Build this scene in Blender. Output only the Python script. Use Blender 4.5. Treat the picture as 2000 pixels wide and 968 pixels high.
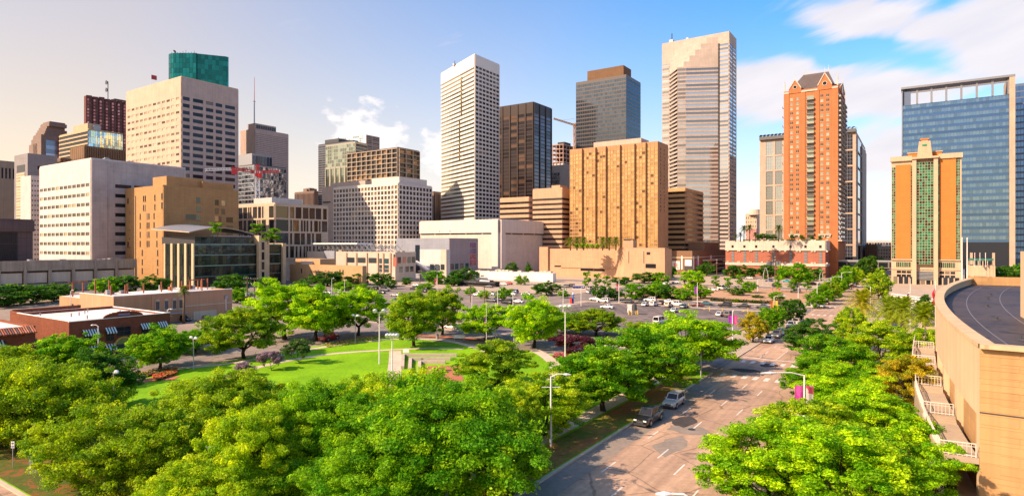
import bpy, bmesh, math, random
import numpy as np
from mathutils import Vector, Matrix
R = math.radians
rng = random.Random(7)
scene = bpy.context.scene
C = scene.collection
for o in list(bpy.data.objects): bpy.data.objects.remove(o)

# ------------------------------------------------------------------ camera
F, CX, HZ, HC = 1190.0, 1000.0, 477.0, 22.0          # focal (px of a 2000 px wide photo), centre, horizon row, eye height (m)
cam_d = bpy.data.cameras.new('camera'); cam = bpy.data.objects.new('camera', cam_d); C.objects.link(cam)
cam.location = (0, 0, HC); cam.rotation_euler = (R(90), 0, 0)
cam_d.sensor_width = 36; cam_d.lens = 36*F/2000; cam_d.shift_y = (HZ-484)/2000
cam_d.clip_start = 0.5; cam_d.clip_end = 9000
scene.camera = cam
# ------------------------------------------------------------------ sun and sky
SUN_AZ, SUN_EL = R(-113), R(36)                       # azimuth clockwise from +Y (camera forward)
sdir = Vector((math.sin(SUN_AZ)*math.cos(SUN_EL), math.cos(SUN_AZ)*math.cos(SUN_EL), math.sin(SUN_EL)))
sl = bpy.data.lights.new('sun', 'SUN'); sl.energy = 3.5; sl.angle = R(0.6); sl.color = (1.0, 0.73, 0.50)
so = bpy.data.objects.new('sun', sl); C.objects.link(so)
so.rotation_euler = (-sdir).to_track_quat('-Z', 'Y').to_euler()
scene.view_settings.view_transform = 'Standard'; scene.view_settings.look = 'None'
scene.view_settings.gamma = 1.0; scene.view_settings.exposure = 1.4
scene.view_settings.use_curve_mapping = False
scene.cycles.use_denoising = True
scene.cycles.max_bounces = 7; scene.cycles.diffuse_bounces = 4; scene.cycles.glossy_bounces = 3
scene.cycles.transmission_bounces = 4; scene.cycles.transparent_max_bounces = 6
scene.cycles.sample_clamp_indirect = 6.0
scene.cycles.caustics_reflective = False; scene.cycles.caustics_refractive = False

def build_world():
    w = bpy.data.worlds.new('World'); scene.world = w; w.use_nodes = True
    nt = w.node_tree; nt.nodes.clear(); N = nt.nodes.new; L = nt.links.new
    out = N('ShaderNodeOutputWorld'); bg = N('ShaderNodeBackground'); L(bg.outputs[0], out.inputs[0])
    sky = N('ShaderNodeTexSky'); sky.sky_type = 'NISHITA'; sky.sun_disc = False
    sky.sun_elevation = SUN_EL; sky.sun_rotation = SUN_AZ
    sky.altitude = 0; sky.air_density = 1.0; sky.dust_density = 1.6; sky.ozone_density = 1.6
    bg.inputs[1].default_value = 0.15
    tc = N('ShaderNodeTexCoord'); d = tc.outputs['Generated']
    def M(op, a, b=None, c=None):
        n = N('ShaderNodeMath'); n.operation = op
        for i, x in enumerate((a, b, c)):
            if x is None: continue
            if isinstance(x, (int, float)): n.inputs[i].default_value = x
            else: L(x, n.inputs[i])
        return n.outputs[0]
    sp = N('ShaderNodeSeparateXYZ'); L(d, sp.inputs[0]); x, y, z = sp.outputs
    az = M('ARCTAN2', x, y); el = M('ARCSINE', z)
    def mix(a, b, f):
        m = N('ShaderNodeMix'); m.data_type = 'RGBA'
        for s, v in ((m.inputs[6], a), (m.inputs[7], b)):
            if isinstance(v, tuple): s.default_value = v+(1,)
            else: L(v, s)
        if isinstance(f, float): m.inputs[0].default_value = f
        else: L(f, m.inputs[0])
        return m.outputs[2]
    hs = N('ShaderNodeHueSaturation'); hs.inputs['Saturation'].default_value = SKY_SAT; hs.inputs['Value'].default_value = SKY_VAL
    L(sky.outputs[0], hs.inputs['Color'])
    # humid evening air: pale haze low over the horizon, warmer towards the sun
    toward = N('ShaderNodeVectorMath'); toward.operation = 'DOT_PRODUCT'; L(d, toward.inputs[0]); toward.inputs[1].default_value = sdir
    near = M('POWER', M('MULTIPLY_ADD', toward.outputs['Value'], 0.5, 0.5), 1.2)
    near = M('MINIMUM', near, 1.0)
    elp = M('MAXIMUM', el, 0.0)
    hazef = M('EXPONENT', M('ADD', M('MULTIPLY', elp, M('MINIMUM', M('MULTIPLY_ADD', near, 13.0, -5.6), -0.85)), M('MULTIPLY', M('MULTIPLY', elp, elp), M('MINIMUM', M('MULTIPLY_ADD', near, 24.0, -15.0), -0.6))))
    hazecol = mix(HAZE_FAR, HAZE_SUN, M('SMOOTH_MIN', M('MAXIMUM', M('MULTIPLY_ADD', near, 2.8, -0.55), 0.0), 1.0, 0.2))
    low = N('ShaderNodeVectorMath'); low.operation = 'SCALE'; L(hazecol, low.inputs[0]); L(M('MULTIPLY_ADD', M('EXPONENT', M('MULTIPLY', elp, -6.0)), 0.42, 0.80), low.inputs['Scale']); hazecol = low.outputs[0]
    c0 = mix(hs.outputs[0], hazecol, M('MULTIPLY', hazef, 0.93))
    # cloud deck in azimuth / elevation
    def blob(a0, e0, sa, se):
        da = M('DIVIDE', M('SUBTRACT', az, R(a0)), R(sa)); de = M('DIVIDE', M('SUBTRACT', el, R(e0)), R(se))
        return M('EXPONENT', M('MULTIPLY', M('ADD', M('MULTIPLY', da, da), M('MULTIPLY', de, de)), -1.0))
    cv = N('ShaderNodeCombineXYZ')
    # long streaks rising to the right
    sk = M('SUBTRACT', el, M('MULTIPLY', az, 0.27))
    L(M('MULTIPLY', az, 4.2), cv.inputs[0]); L(M('MULTIPLY', sk, 17.0), cv.inputs[1])
    n1 = N('ShaderNodeTexNoise'); n1.inputs['Scale'].default_value = 1.15; n1.inputs['Detail'].default_value = 6; n1.inputs['Roughness'].default_value = 0.52; n1.inputs['Distortion'].default_value = 0.35
    L(cv.outputs[0], n1.inputs['Vector'])
    bank = M('MAXIMUM', M('MULTIPLY', blob(24.0, 13.2, 6.5, 2.6), 1.1), M('MULTIPLY', blob(41.0, 15.0, 8.0, 3.6), 1.15))
    bank = M('MAXIMUM', bank, M('MULTIPLY', blob(29.5, 18.0, 5.5, 2.0), 1.15)); bank = M('MAXIMUM', bank, M('MULTIPLY', blob(31.5, 12.0, 6.5, 2.6), 1.0))
    bank = M('MAXIMUM', bank, M('MULTIPLY', blob(35, 16.3, 3.5, 1.5), 0.8))
    bank = M('SUBTRACT', bank, M('MULTIPLY', blob(28.8, 15.4, 2.6, 0.7), 0.6))
    bank = M('MAXIMUM', bank, M('MULTIPLY', blob(31, 8.0, 8, 4.0), 0.62))
    bank = M('MAXIMUM', bank, M('MULTIPLY', blob(75, 17.0, 25, 6), 0.8))
    dens = M('ADD', M('MULTIPLY_ADD', n1.outputs['Fac'], 2.0, -1.05), M('MULTIPLY', bank, 1.15))
    s1 = N('ShaderNodeMapRange'); s1.interpolation_type = 'SMOOTHSTEP'; L(dens, s1.inputs[0]); s1.inputs[1].default_value = 0.22; s1.inputs[2].default_value = 0.78
    # soft cumulus
    cv2 = N('ShaderNodeCombineXYZ'); L(M('MULTIPLY', az, 14), cv2.inputs[0]); L(M('MULTIPLY', el, 22), cv2.inputs[1])
    n2 = N('ShaderNodeTexNoise'); n2.inputs['Scale'].default_value = 1.3; n2.inputs['Detail'].default_value = 8; n2.inputs['Roughness'].default_value = 0.55
    L(cv2.outputs[0], n2.inputs['Vector'])
    cum = M('MAXIMUM', blob(-13.5, 8.5, 5.0, 5.2), M('MULTIPLY', blob(-6.5, 8.5, 4.0, 4.0), 0.8))
    cum = M('MAXIMUM', cum, M('MULTIPLY', blob(-60, 9, 9, 5), 0.8))
    s2 = N('ShaderNodeMapRange'); s2.interpolation_type = 'SMOOTHSTEP'; L(M('ADD', M('MULTIPLY', n2.outputs['Fac'], 1.1), M('MULTIPLY', cum, 0.72)), s2.inputs[0]); s2.inputs[1].default_value = 0.92; s2.inputs[2].default_value = 1.08
    shade = N('ShaderNodeTexNoise'); shade.inputs['Scale'].default_value = 2.0; shade.inputs['Detail'].default_value = 4; L(cv.outputs[0], shade.inputs['Vector'])
    ccol = mix(CLOUD_A, CLOUD_B, M('MULTIPLY', shade.outputs['Fac'], 1.0))
    c1 = mix(c0, ccol, M('MULTIPLY', s1.outputs[0], 0.93))
    c2 = mix(c1, CLOUD_C, M('MULTIPLY', s2.outputs[0], 0.85))
    L(c2, bg.inputs[0])
SKY_SAT, SKY_VAL = 1.58, 0.78
HAZE_FAR, HAZE_SUN = (2.5, 2.33, 2.38), (2.75, 2.02, 1.32)
CLOUD_A, CLOUD_B, CLOUD_C = (2.05, 1.95, 2.12), (2.8, 2.58, 2.55), (3.0, 2.8, 2.7)
build_world()

# ------------------------------------------------------------------ projections and the city grid
TH = R(33.6)
U = Vector((math.sin(TH), math.cos(TH))); V = Vector((-math.cos(TH), math.sin(TH)))   # along the main street / to the left
RZ = math.atan2(U.y, U.x)
def G(px, py, z=0.0):                    # the point of the level z seen at a pixel
    Y = F*(HC-z)/(py-HZ); return Vector(((px-CX)/F*Y, Y, z))
def at(px, Y, z=0.0): return Vector(((px-CX)/F*Y, Y, z))
def zat(py, Y): return HC+(HZ-py)*Y/F
def AB(a, b, z=0.0):                     # a metres along the main street, b metres to its right, from the camera's foot
    return Vector((a*U.x-b*V.x, a*U.y-b*V.y, z))
def ab(p): return (p.x*U.x+p.y*U.y, -(p.x*V.x+p.y*V.y))

# ------------------------------------------------------------------ materials
MATS = {}
def _nodes(name):
    m = bpy.data.materials.new(name); m.use_nodes = True
    nt = m.node_tree; b = nt.nodes['Principled BSDF']
    return m, nt, b, nt.nodes.new, nt.links.new
def _wallvec(N, L):                      # (x+y, z) of the object: runs along either face of a box
    tc = N('ShaderNodeTexCoord'); s = N('ShaderNodeSeparateXYZ'); L(tc.outputs['Object'], s.inputs[0])
    a = N('ShaderNodeMath'); L(s.outputs[0], a.inputs[0]); L(s.outputs[1], a.inputs[1])
    c = N('ShaderNodeCombineXYZ'); L(a.outputs[0], c.inputs[0]); L(s.outputs[2], c.inputs[1])
    return c.outputs[0], tc.outputs['Object']
def _mul(N, L, col, fac, lo, hi):
    r = N('ShaderNodeMapRange'); L(fac, r.inputs[0]); r.inputs[1].default_value = 0.25; r.inputs[2].default_value = 0.75
    r.inputs[3].default_value = lo; r.inputs[4].default_value = hi
    m = N('ShaderNodeMix'); m.data_type = 'RGBA'; m.blend_type = 'MULTIPLY'; m.inputs[0].default_value = 1
    if isinstance(col, tuple): m.inputs[6].default_value = col+(1,)
    else: L(col, m.inputs[6])
    L(r.outputs[0], m.inputs[7]); return m.outputs[2]
def wall(name, col, var=0.12, panel=None, mortar=0.75, rough=0.85, brick=None, streak=0.12):
    """stone, concrete, brick; panel = (width, height) of the panels in metres; brick = second colour"""
    if name in MATS: return MATS[name]
    m, nt, b, N, L = _nodes(name)
    col = tuple(v*0.82 for v in col); brick = brick and tuple(v*0.82 for v in brick)
    wv, ov = _wallvec(N, L)
    c = col
    if panel:
        bt = N('ShaderNodeTexBrick'); L(wv, bt.inputs['Vector']); bt.inputs['Scale'].default_value = 1
        bt.inputs['Brick Width'].default_value = panel[0]; bt.inputs['Row Height'].default_value = panel[1]
        bt.inputs['Mortar Size'].default_value = min(panel)*0.02; bt.inputs['Mortar Smooth'].default_value = 0.2
        bt.offset = 0.5 if brick else 0.0
        c2 = brick or tuple(v*0.93 for v in col)
        bt.inputs['Color1'].default_value = col+(1,); bt.inputs['Color2'].default_value = c2+(1,)
        bt.inputs['Mortar'].default_value = tuple(v*mortar for v in col)+(1,)
        bt.inputs['Bias'].default_value = -0.2
        c = bt.outputs['Color']
    n = N('ShaderNodeTexNoise'); L(ov, n.inputs['Vector']); n.inputs['Scale'].default_value = 0.14; n.inputs['Detail'].default_value = 8; n.inputs['Roughness'].default_value = 0.65
    c = _mul(N, L, c, n.outputs['Fac'], 1-var, 1+var)
    mp = N('ShaderNodeMapping'); L(ov, mp.inputs[0]); mp.inputs['Scale'].default_value = (1.3, 1.3, 0.05)
    n2 = N('ShaderNodeTexNoise'); L(mp.outputs[0], n2.inputs['Vector']); n2.inputs['Scale'].default_value = 1.0; n2.inputs['Detail'].default_value = 5
    c = _mul(N, L, c, n2.outputs['Fac'], 1-streak, 1+streak*0.6)
    L(c, b.inputs['Base Color']); b.inputs['Roughness'].default_value = rough; b.inputs['Specular IOR Level'].default_value = 0.2
    n3 = N('ShaderNodeTexNoise'); L(ov, n3.inputs['Vector']); n3.inputs['Scale'].default_value = 3; n3.inputs['Detail'].default_value = 4
    bp = N('ShaderNodeBump'); bp.inputs['Strength'].default_value = 0.15; bp.inputs['Distance'].default_value = 0.05; L(n3.outputs['Fac'], bp.inputs['Height'])
    L(bp.outputs[0], b.inputs['Normal'])
    MATS[name] = m; return m
def glass(name, col, metal=0.55, rough=0.06, wav=0.02, alt=None, amount=0.3, spread=0.35, alt2=None, amount2=0.0, spec=0.5):
    """reflective city glazing; each pane takes its own tint, some show blinds (alt) or another tint"""
    if name in MATS: return MATS[name]
    m, nt, b, N, L = _nodes(name)
    oi = N('ShaderNodeObjectInfo'); ge = N('ShaderNodeNewGeometry')
    ad = N('ShaderNodeMath'); L(oi.outputs['Random'], ad.inputs[0]); L(ge.outputs['Random Per Island'], ad.inputs[1])
    fr = N('ShaderNodeMath'); fr.operation = 'FRACT'; L(ad.outputs[0], fr.inputs[0])
    wn = N('ShaderNodeTexWhiteNoise'); wn.noise_dimensions = '1D'; L(fr.outputs[0], wn.inputs['W'])
    c = _mul(N, L, col, wn.outputs['Value'], 1-spread, 1+spread)
    for (al, am, ch) in ((alt, amount, 0), (alt2, amount2, 1)):
        if not al: continue
        gt = N('ShaderNodeMath'); gt.operation = 'LESS_THAN'
        if ch == 0: L(fr.outputs[0], gt.inputs[0])
        else:
            f2 = N('ShaderNodeMath'); f2.operation = 'MULTIPLY'; L(fr.outputs[0], f2.inputs[0]); f2.inputs[1].default_value = 17.31
            f3 = N('ShaderNodeMath'); f3.operation = 'FRACT'; L(f2.outputs[0], f3.inputs[0]); L(f3.outputs[0], gt.inputs[0])
        gt.inputs[1].default_value = am
        mx = N('ShaderNodeMix'); mx.data_type = 'RGBA'; L(gt.outputs[0], mx.inputs[0]); L(c, mx.inputs[6]); mx.inputs[7].default_value = al+(1,)
        c = mx.outputs[2]
    L(c, b.inputs['Base Color']); b.inputs['Metallic'].default_value = metal; b.inputs['Roughness'].default_value = rough
    b.inputs['Specular IOR Level'].default_value = spec
    tc = N('ShaderNodeTexCoord')
    n3 = N('ShaderNodeTexNoise'); L(ge.outputs['Position'], n3.inputs['Vector']); n3.inputs['Scale'].default_value = 0.35; n3.inputs['Detail'].default_value = 2
    bp = N('ShaderNodeBump'); bp.inputs['Strength'].default_value = 1.0; bp.inputs['Distance'].default_value = wav; L(n3.outputs['Fac'], bp.inputs['Height'])
    L(bp.outputs[0], b.inputs['Normal'])
    MATS[name] = m; return m
def plain(name, col, rough=0.6, metal=0.0, var=0.08, scale=1.5):
    if name in MATS: return MATS[name]
    m, nt, b, N, L = _nodes(name)
    ge = N('ShaderNodeNewGeometry'); n = N('ShaderNodeTexNoise'); L(ge.outputs['Position'], n.inputs['Vector'])
    n.inputs['Scale'].default_value = scale; n.inputs['Detail'].default_value = 5
    L(_mul(N, L, col, n.outputs['Fac'], 1-var, 1+var), b.inputs['Base Color'])
    b.inputs['Roughness'].default_value = rough; b.inputs['Metallic'].default_value = metal
    MATS[name] = m; return m
def by_colour(name, rough=0.35, metal=0.0, coat=0.0):
    """takes the object's own colour"""
    if name in MATS: return MATS[name]
    m, nt, b, N, L = _nodes(name)
    oi = N('ShaderNodeObjectInfo'); L(oi.outputs['Color'], b.inputs['Base Color'])
    b.inputs['Roughness'].default_value = rough; b.inputs['Metallic'].default_value = metal; b.inputs['Coat Weight'].default_value = coat
    b.inputs['Coat Roughness'].default_value = 0.08
    MATS[name] = m; return m
def ground_mat(name, col, col2, s1=0.06, s2=0.9, rough=0.9, var=0.18, bump=0.3, dark=None, dth=0.62):
    """ground, roads, lawns: two tones in large patches, fine grain; dark = colour of blotches"""
    if name in MATS: return MATS[name]
    m, nt, b, N, L = _nodes(name)
    ge = N('ShaderNodeNewGeometry'); P = ge.outputs['Position']
    def nz(sc, det=6, ro=0.6, dist=0.0):
        n = N('ShaderNodeTexNoise'); L(P, n.inputs['Vector']); n.inputs['Scale'].default_value = sc; n.inputs['Detail'].default_value = det
        n.inputs['Roughness'].default_value = ro; n.inputs['Distortion'].default_value = dist; return n.outputs['Fac']
    r = N('ShaderNodeMapRange'); L(nz(s1, 6, 0.6, 0.6), r.inputs[0]); r.inputs[1].default_value = 0.38; r.inputs[2].default_value = 0.62
    mx = N('ShaderNodeMix'); mx.data_type = 'RGBA'; L(r.outputs[0], mx.inputs[0]); mx.inputs[6].default_value = col+(1,); mx.inputs[7].default_value = col2+(1,)
    c = _mul(N, L, mx.outputs[2], nz(s2, 8, 0.7), 1-var, 1+var)
    if dark:
        r2 = N('ShaderNodeMapRange'); L(nz(s1*2.6, 5, 0.62, 1.2), r2.inputs[0]); r2.inputs[1].default_value = dth; r2.inputs[2].default_value = dth+0.08
        m2 = N('ShaderNodeMix'); m2.data_type = 'RGBA'; L(r2.outputs[0], m2.inputs[0]); L(c, m2.inputs[6]); m2.inputs[7].default_value = dark+(1,); c = m2.outputs[2]
    L(c, b.inputs['Base Color']); b.inputs['Roughness'].default_value = rough; b.inputs['Specular IOR Level'].default_value = 0.12
    bp = N('ShaderNodeBump'); bp.inputs['Strength'].default_value = bump; bp.inputs['Distance'].default_value = 0.05; L(nz(5, 6, 0.7), bp.inputs['Height']); L(bp.outputs[0], b.inputs['Normal'])
    MATS[name] = m; return m
def street_mat(m, ang):
    """tyre-polished lanes, oil streaks and cracks on an existing ground material; ang = direction of the lanes"""
    nt = m.node_tree; N = nt.nodes.new; L = nt.links.new; b = nt.nodes['Principled BSDF']
    src = b.inputs['Base Color'].links[0].from_socket
    ge = N('ShaderNodeNewGeometry'); mp = N('ShaderNodeMapping'); mp.vector_type = 'TEXTURE'; L(ge.outputs['Position'], mp.inputs[0]); mp.inputs['Rotation'].default_value = (0,0,ang)
    sc = N('ShaderNodeVectorMath'); sc.operation = 'MULTIPLY'; L(mp.outputs[0], sc.inputs[0]); sc.inputs[1].default_value = (0.018, 0.62, 1)
    n = N('ShaderNodeTexNoise'); L(sc.outputs[0], n.inputs['Vector']); n.inputs['Scale'].default_value = 1.0; n.inputs['Detail'].default_value = 5; n.inputs['Roughness'].default_value = 0.6
    c = _mul(N, L, src, n.outputs['Fac'], 0.68, 1.30)
    nd = N('ShaderNodeTexNoise'); L(ge.outputs['Position'], nd.inputs['Vector']); nd.inputs['Scale'].default_value = 0.5; nd.inputs['Detail'].default_value = 4
    ad = N('ShaderNodeMix'); ad.data_type = 'VECTOR'; ad.inputs[0].default_value = 0.35; L(ge.outputs['Position'], ad.inputs[4]); L(nd.outputs['Color'], ad.inputs[5])
    v = N('ShaderNodeTexVoronoi'); v.feature = 'DISTANCE_TO_EDGE'; v.inputs['Scale'].default_value = 0.20; L(ad.outputs[1], v.inputs['Vector'])
    r = N('ShaderNodeMapRange'); L(v.outputs['Distance'], r.inputs[0]); r.inputs[1].default_value = 0.004; r.inputs[2].default_value = 0.014; r.inputs[3].default_value = 0.62; r.inputs[4].default_value = 1.0
    mx = N('ShaderNodeMix'); mx.data_type = 'RGBA'; mx.blend_type = 'MULTIPLY'; mx.inputs[0].default_value = 1; L(c, mx.inputs[6]); L(r.outputs[0], mx.inputs[7])
    L(mx.outputs[2], b.inputs['Base Color']); return m
def leaf_mat(name='leaves'):
    if name in MATS: return MATS[name]
    m, nt, b, N, L = _nodes(name)
    out = nt.nodes['Material Output']
    oi = N('ShaderNodeObjectInfo'); ge = N('ShaderNodeNewGeometry')
    at_ = N('ShaderNodeAttribute'); at_.attribute_name = 'clump'
    c = _mul(N, L, oi.outputs['Color'], ge.outputs['Random Per Island'], 0.6, 1.4)
    hs = N('ShaderNodeHueSaturation'); L(c, hs.inputs['Color'])
    r = N('ShaderNodeMapRange'); L(at_.outputs['Fac'], r.inputs[0]); r.inputs[3].default_value = 0.468; r.inputs[4].default_value = 0.525; L(r.outputs[0], hs.inputs['Hue'])
    r2 = N('ShaderNodeMapRange'); L(at_.outputs['Fac'], r2.inputs[0]); r2.inputs[3].default_value = 1.35; r2.inputs[4].default_value = 0.7; L(r2.outputs[0], hs.inputs['Value'])
    L(hs.outputs[0], b.inputs['Base Color']); b.inputs['Roughness'].default_value = 0.55; b.inputs['Specular IOR Level'].default_value = 0.15
    tr = N('ShaderNodeBsdfTranslucent'); h2 = N('ShaderNodeHueSaturation'); L(hs.outputs[0], h2.inputs['Color']); h2.inputs['Value'].default_value = 1.5; h2.inputs['Saturation'].default_value = 1.1; L(h2.outputs[0], tr.inputs[0])
    mx = N('ShaderNodeMixShader'); mx.inputs[0].default_value = 0.5; L(b.outputs[0], mx.inputs[1]); L(tr.outputs[0], mx.inputs[2]); L(mx.outputs[0], out.inputs[0])
    MATS[name] = m; return m

# ------------------------------------------------------------------ mesh and object helpers
class MB:
    """collects boxes, prisms, tubes and faces into one mesh"""
    def __init__(s): s.v = []; s.f = []; s.m = []; s.mats = []
    def mi(s, mat):
        if mat not in s.mats: s.mats.append(mat)
        return s.mats.index(mat)
    def face(s, pts, mat):
        n = len(s.v); s.v += [tuple(p) for p in pts]; s.f.append(tuple(range(n, n+len(pts)))); s.m.append(s.mi(mat))
    def box(s, x0, x1, y0, y1, z0, z1, mat):
        n = len(s.v); k = s.mi(mat)
        s.v += [(x0,y0,z0),(x1,y0,z0),(x1,y1,z0),(x0,y1,z0),(x0,y0,z1),(x1,y0,z1),(x1,y1,z1),(x0,y1,z1)]
        for q in ((0,3,2,1),(4,5,6,7),(0,1,5,4),(1,2,6,5),(2,3,7,6),(3,0,4,7)): s.f.append(tuple(n+i for i in q)); s.m.append(k)
    def prism(s, poly, z0, z1, mat, top=None):
        n = len(s.v); k = s.mi(mat); c = len(poly)
        s.v += [(p[0],p[1],z0) for p in poly]+[(p[0],p[1],z1) for p in poly]
        s.f.append(tuple(n+i for i in reversed(range(c)))); s.m.append(k)
        s.f.append(tuple(n+c+i for i in range(c))); s.m.append(s.mi(top) if top else k)
        for i in range(c):
            j = (i+1) % c; s.f.append((n+i,n+j,n+c+j,n+c+i)); s.m.append(k)
    def obox(s, A, B, w, h, mat, up=(0,0,1)):
        """bar from A to B, w wide, h high"""
        A = Vector(A); B = Vector(B); d = (B-A).normalized(); up = Vector(up)
        if abs(d.dot(up)) > 0.99: up = Vector((1,0,0))
        sd = d.cross(up).normalized(); u2 = sd.cross(d)
        n = len(s.v); k = s.mi(mat)
        for P in (A, B):
            for a, b_ in ((-1,-1),(1,-1),(1,1),(-1,1)): s.v.append(tuple(P+sd*(a*w/2)+u2*(b_*h/2)))
        for q in ((0,1,2,3),(7,6,5,4),(0,4,5,1),(1,5,6,2),(2,6,7,3),(3,7,4,0)): s.f.append(tuple(n+i for i in q)); s.m.append(k)
    def tube(s, pts, rad, mat, seg=8, cap=True):
        pts = [Vector(p) for p in pts]; k = s.mi(mat); n = len(s.v)
        if not isinstance(rad, (list, tuple)): rad = [rad]*len(pts)
        for i, p in enumerate(pts):
            d = (pts[min(i+1,len(pts)-1)]-pts[max(i-1,0)]).normalized()
            up = Vector((0,0,1)) if abs(d.z) < 0.9 else Vector((1,0,0))
            a = d.cross(up).normalized(); b_ = d.cross(a)
            for j in range(seg):
                t = 2*math.pi*j/seg; s.v.append(tuple(p+(a*math.cos(t)+b_*math.sin(t))*rad[i]))
        for i in range(len(pts)-1):
            for j in range(seg):
                j2 = (j+1) % seg; s.f.append((n+i*seg+j, n+i*seg+j2, n+(i+1)*seg+j2, n+(i+1)*seg+j)); s.m.append(k)
        if cap:
            s.f.append(tuple(n+j for j in reversed(range(seg)))); s.m.append(k)
            e = n+(len(pts)-1)*seg; s.f.append(tuple(e+j for j in range(seg))); s.m.append(k)
    def mesh(s, name, smooth=False):
        me = bpy.data.meshes.new(name); me.from_pydata(s.v, [], s.f)
        for m in s.mats: me.materials.append(m)
        me.polygons.foreach_set('material_index', s.m)
        if smooth: me.polygons.foreach_set('use_smooth', [True]*len(s.f))
        me.update(); return me
    def build(s, name, parent=None, loc=(0,0,0), rz=0, smooth=False):
        return put(name, s.mesh(name, smooth), parent, loc, rz)
def put(name, me, parent=None, loc=(0,0,0), rz=0, kind=None):
    o = bpy.data.objects.new(name, me); C.objects.link(o); o.location = loc
    if rz: o.rotation_euler = (0,0,rz)
    if parent: o.parent = parent
    if kind: o['kind'] = kind
    return o
def tag(o, label, cat, group=None):
    o['label'] = label; o['category'] = cat
    if group: o['group'] = group
    return o
def empty(name, label=None, cat=None, loc=(0,0,0), rz=0, group=None):
    o = bpy.data.objects.new(name, None); C.objects.link(o); o.location = loc; o.rotation_euler = (0,0,rz); o.empty_display_size = 0.5
    if label: tag(o, label, cat, group)
    return o
def copy_tree(o, parent=None):
    c = o.copy(); C.objects.link(c); c.parent = parent
    for ch in o.children: copy_tree(ch, c)
    return c
def struct(name, mb, **k):
    o = mb.build(name, **k); o['kind'] = 'structure'; return o
def sheet(name, poly, z, mat, kind='structure', parent=None):
    mb = MB(); mb.face([(p[0], p[1], z) for p in poly], mat)
    o = mb.build(name, parent)
    if kind and not parent: o['kind'] = kind
    return o
def rect_ab(a0, a1, b0, b1): return [AB(a0,b0), AB(a1,b0), AB(a1,b1), AB(a0,b1)]
_pane = {}
def pane_mesh(w, h, mat, th=0.06):
    key = (round(w,2), round(h,2), mat.name, th)
    if key not in _pane:
        mb = MB(); mb.box(-w/2, w/2, -th, 0, -h/2, h/2, mat); _pane[key] = mb.mesh('pane')
    return _pane[key]
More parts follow.
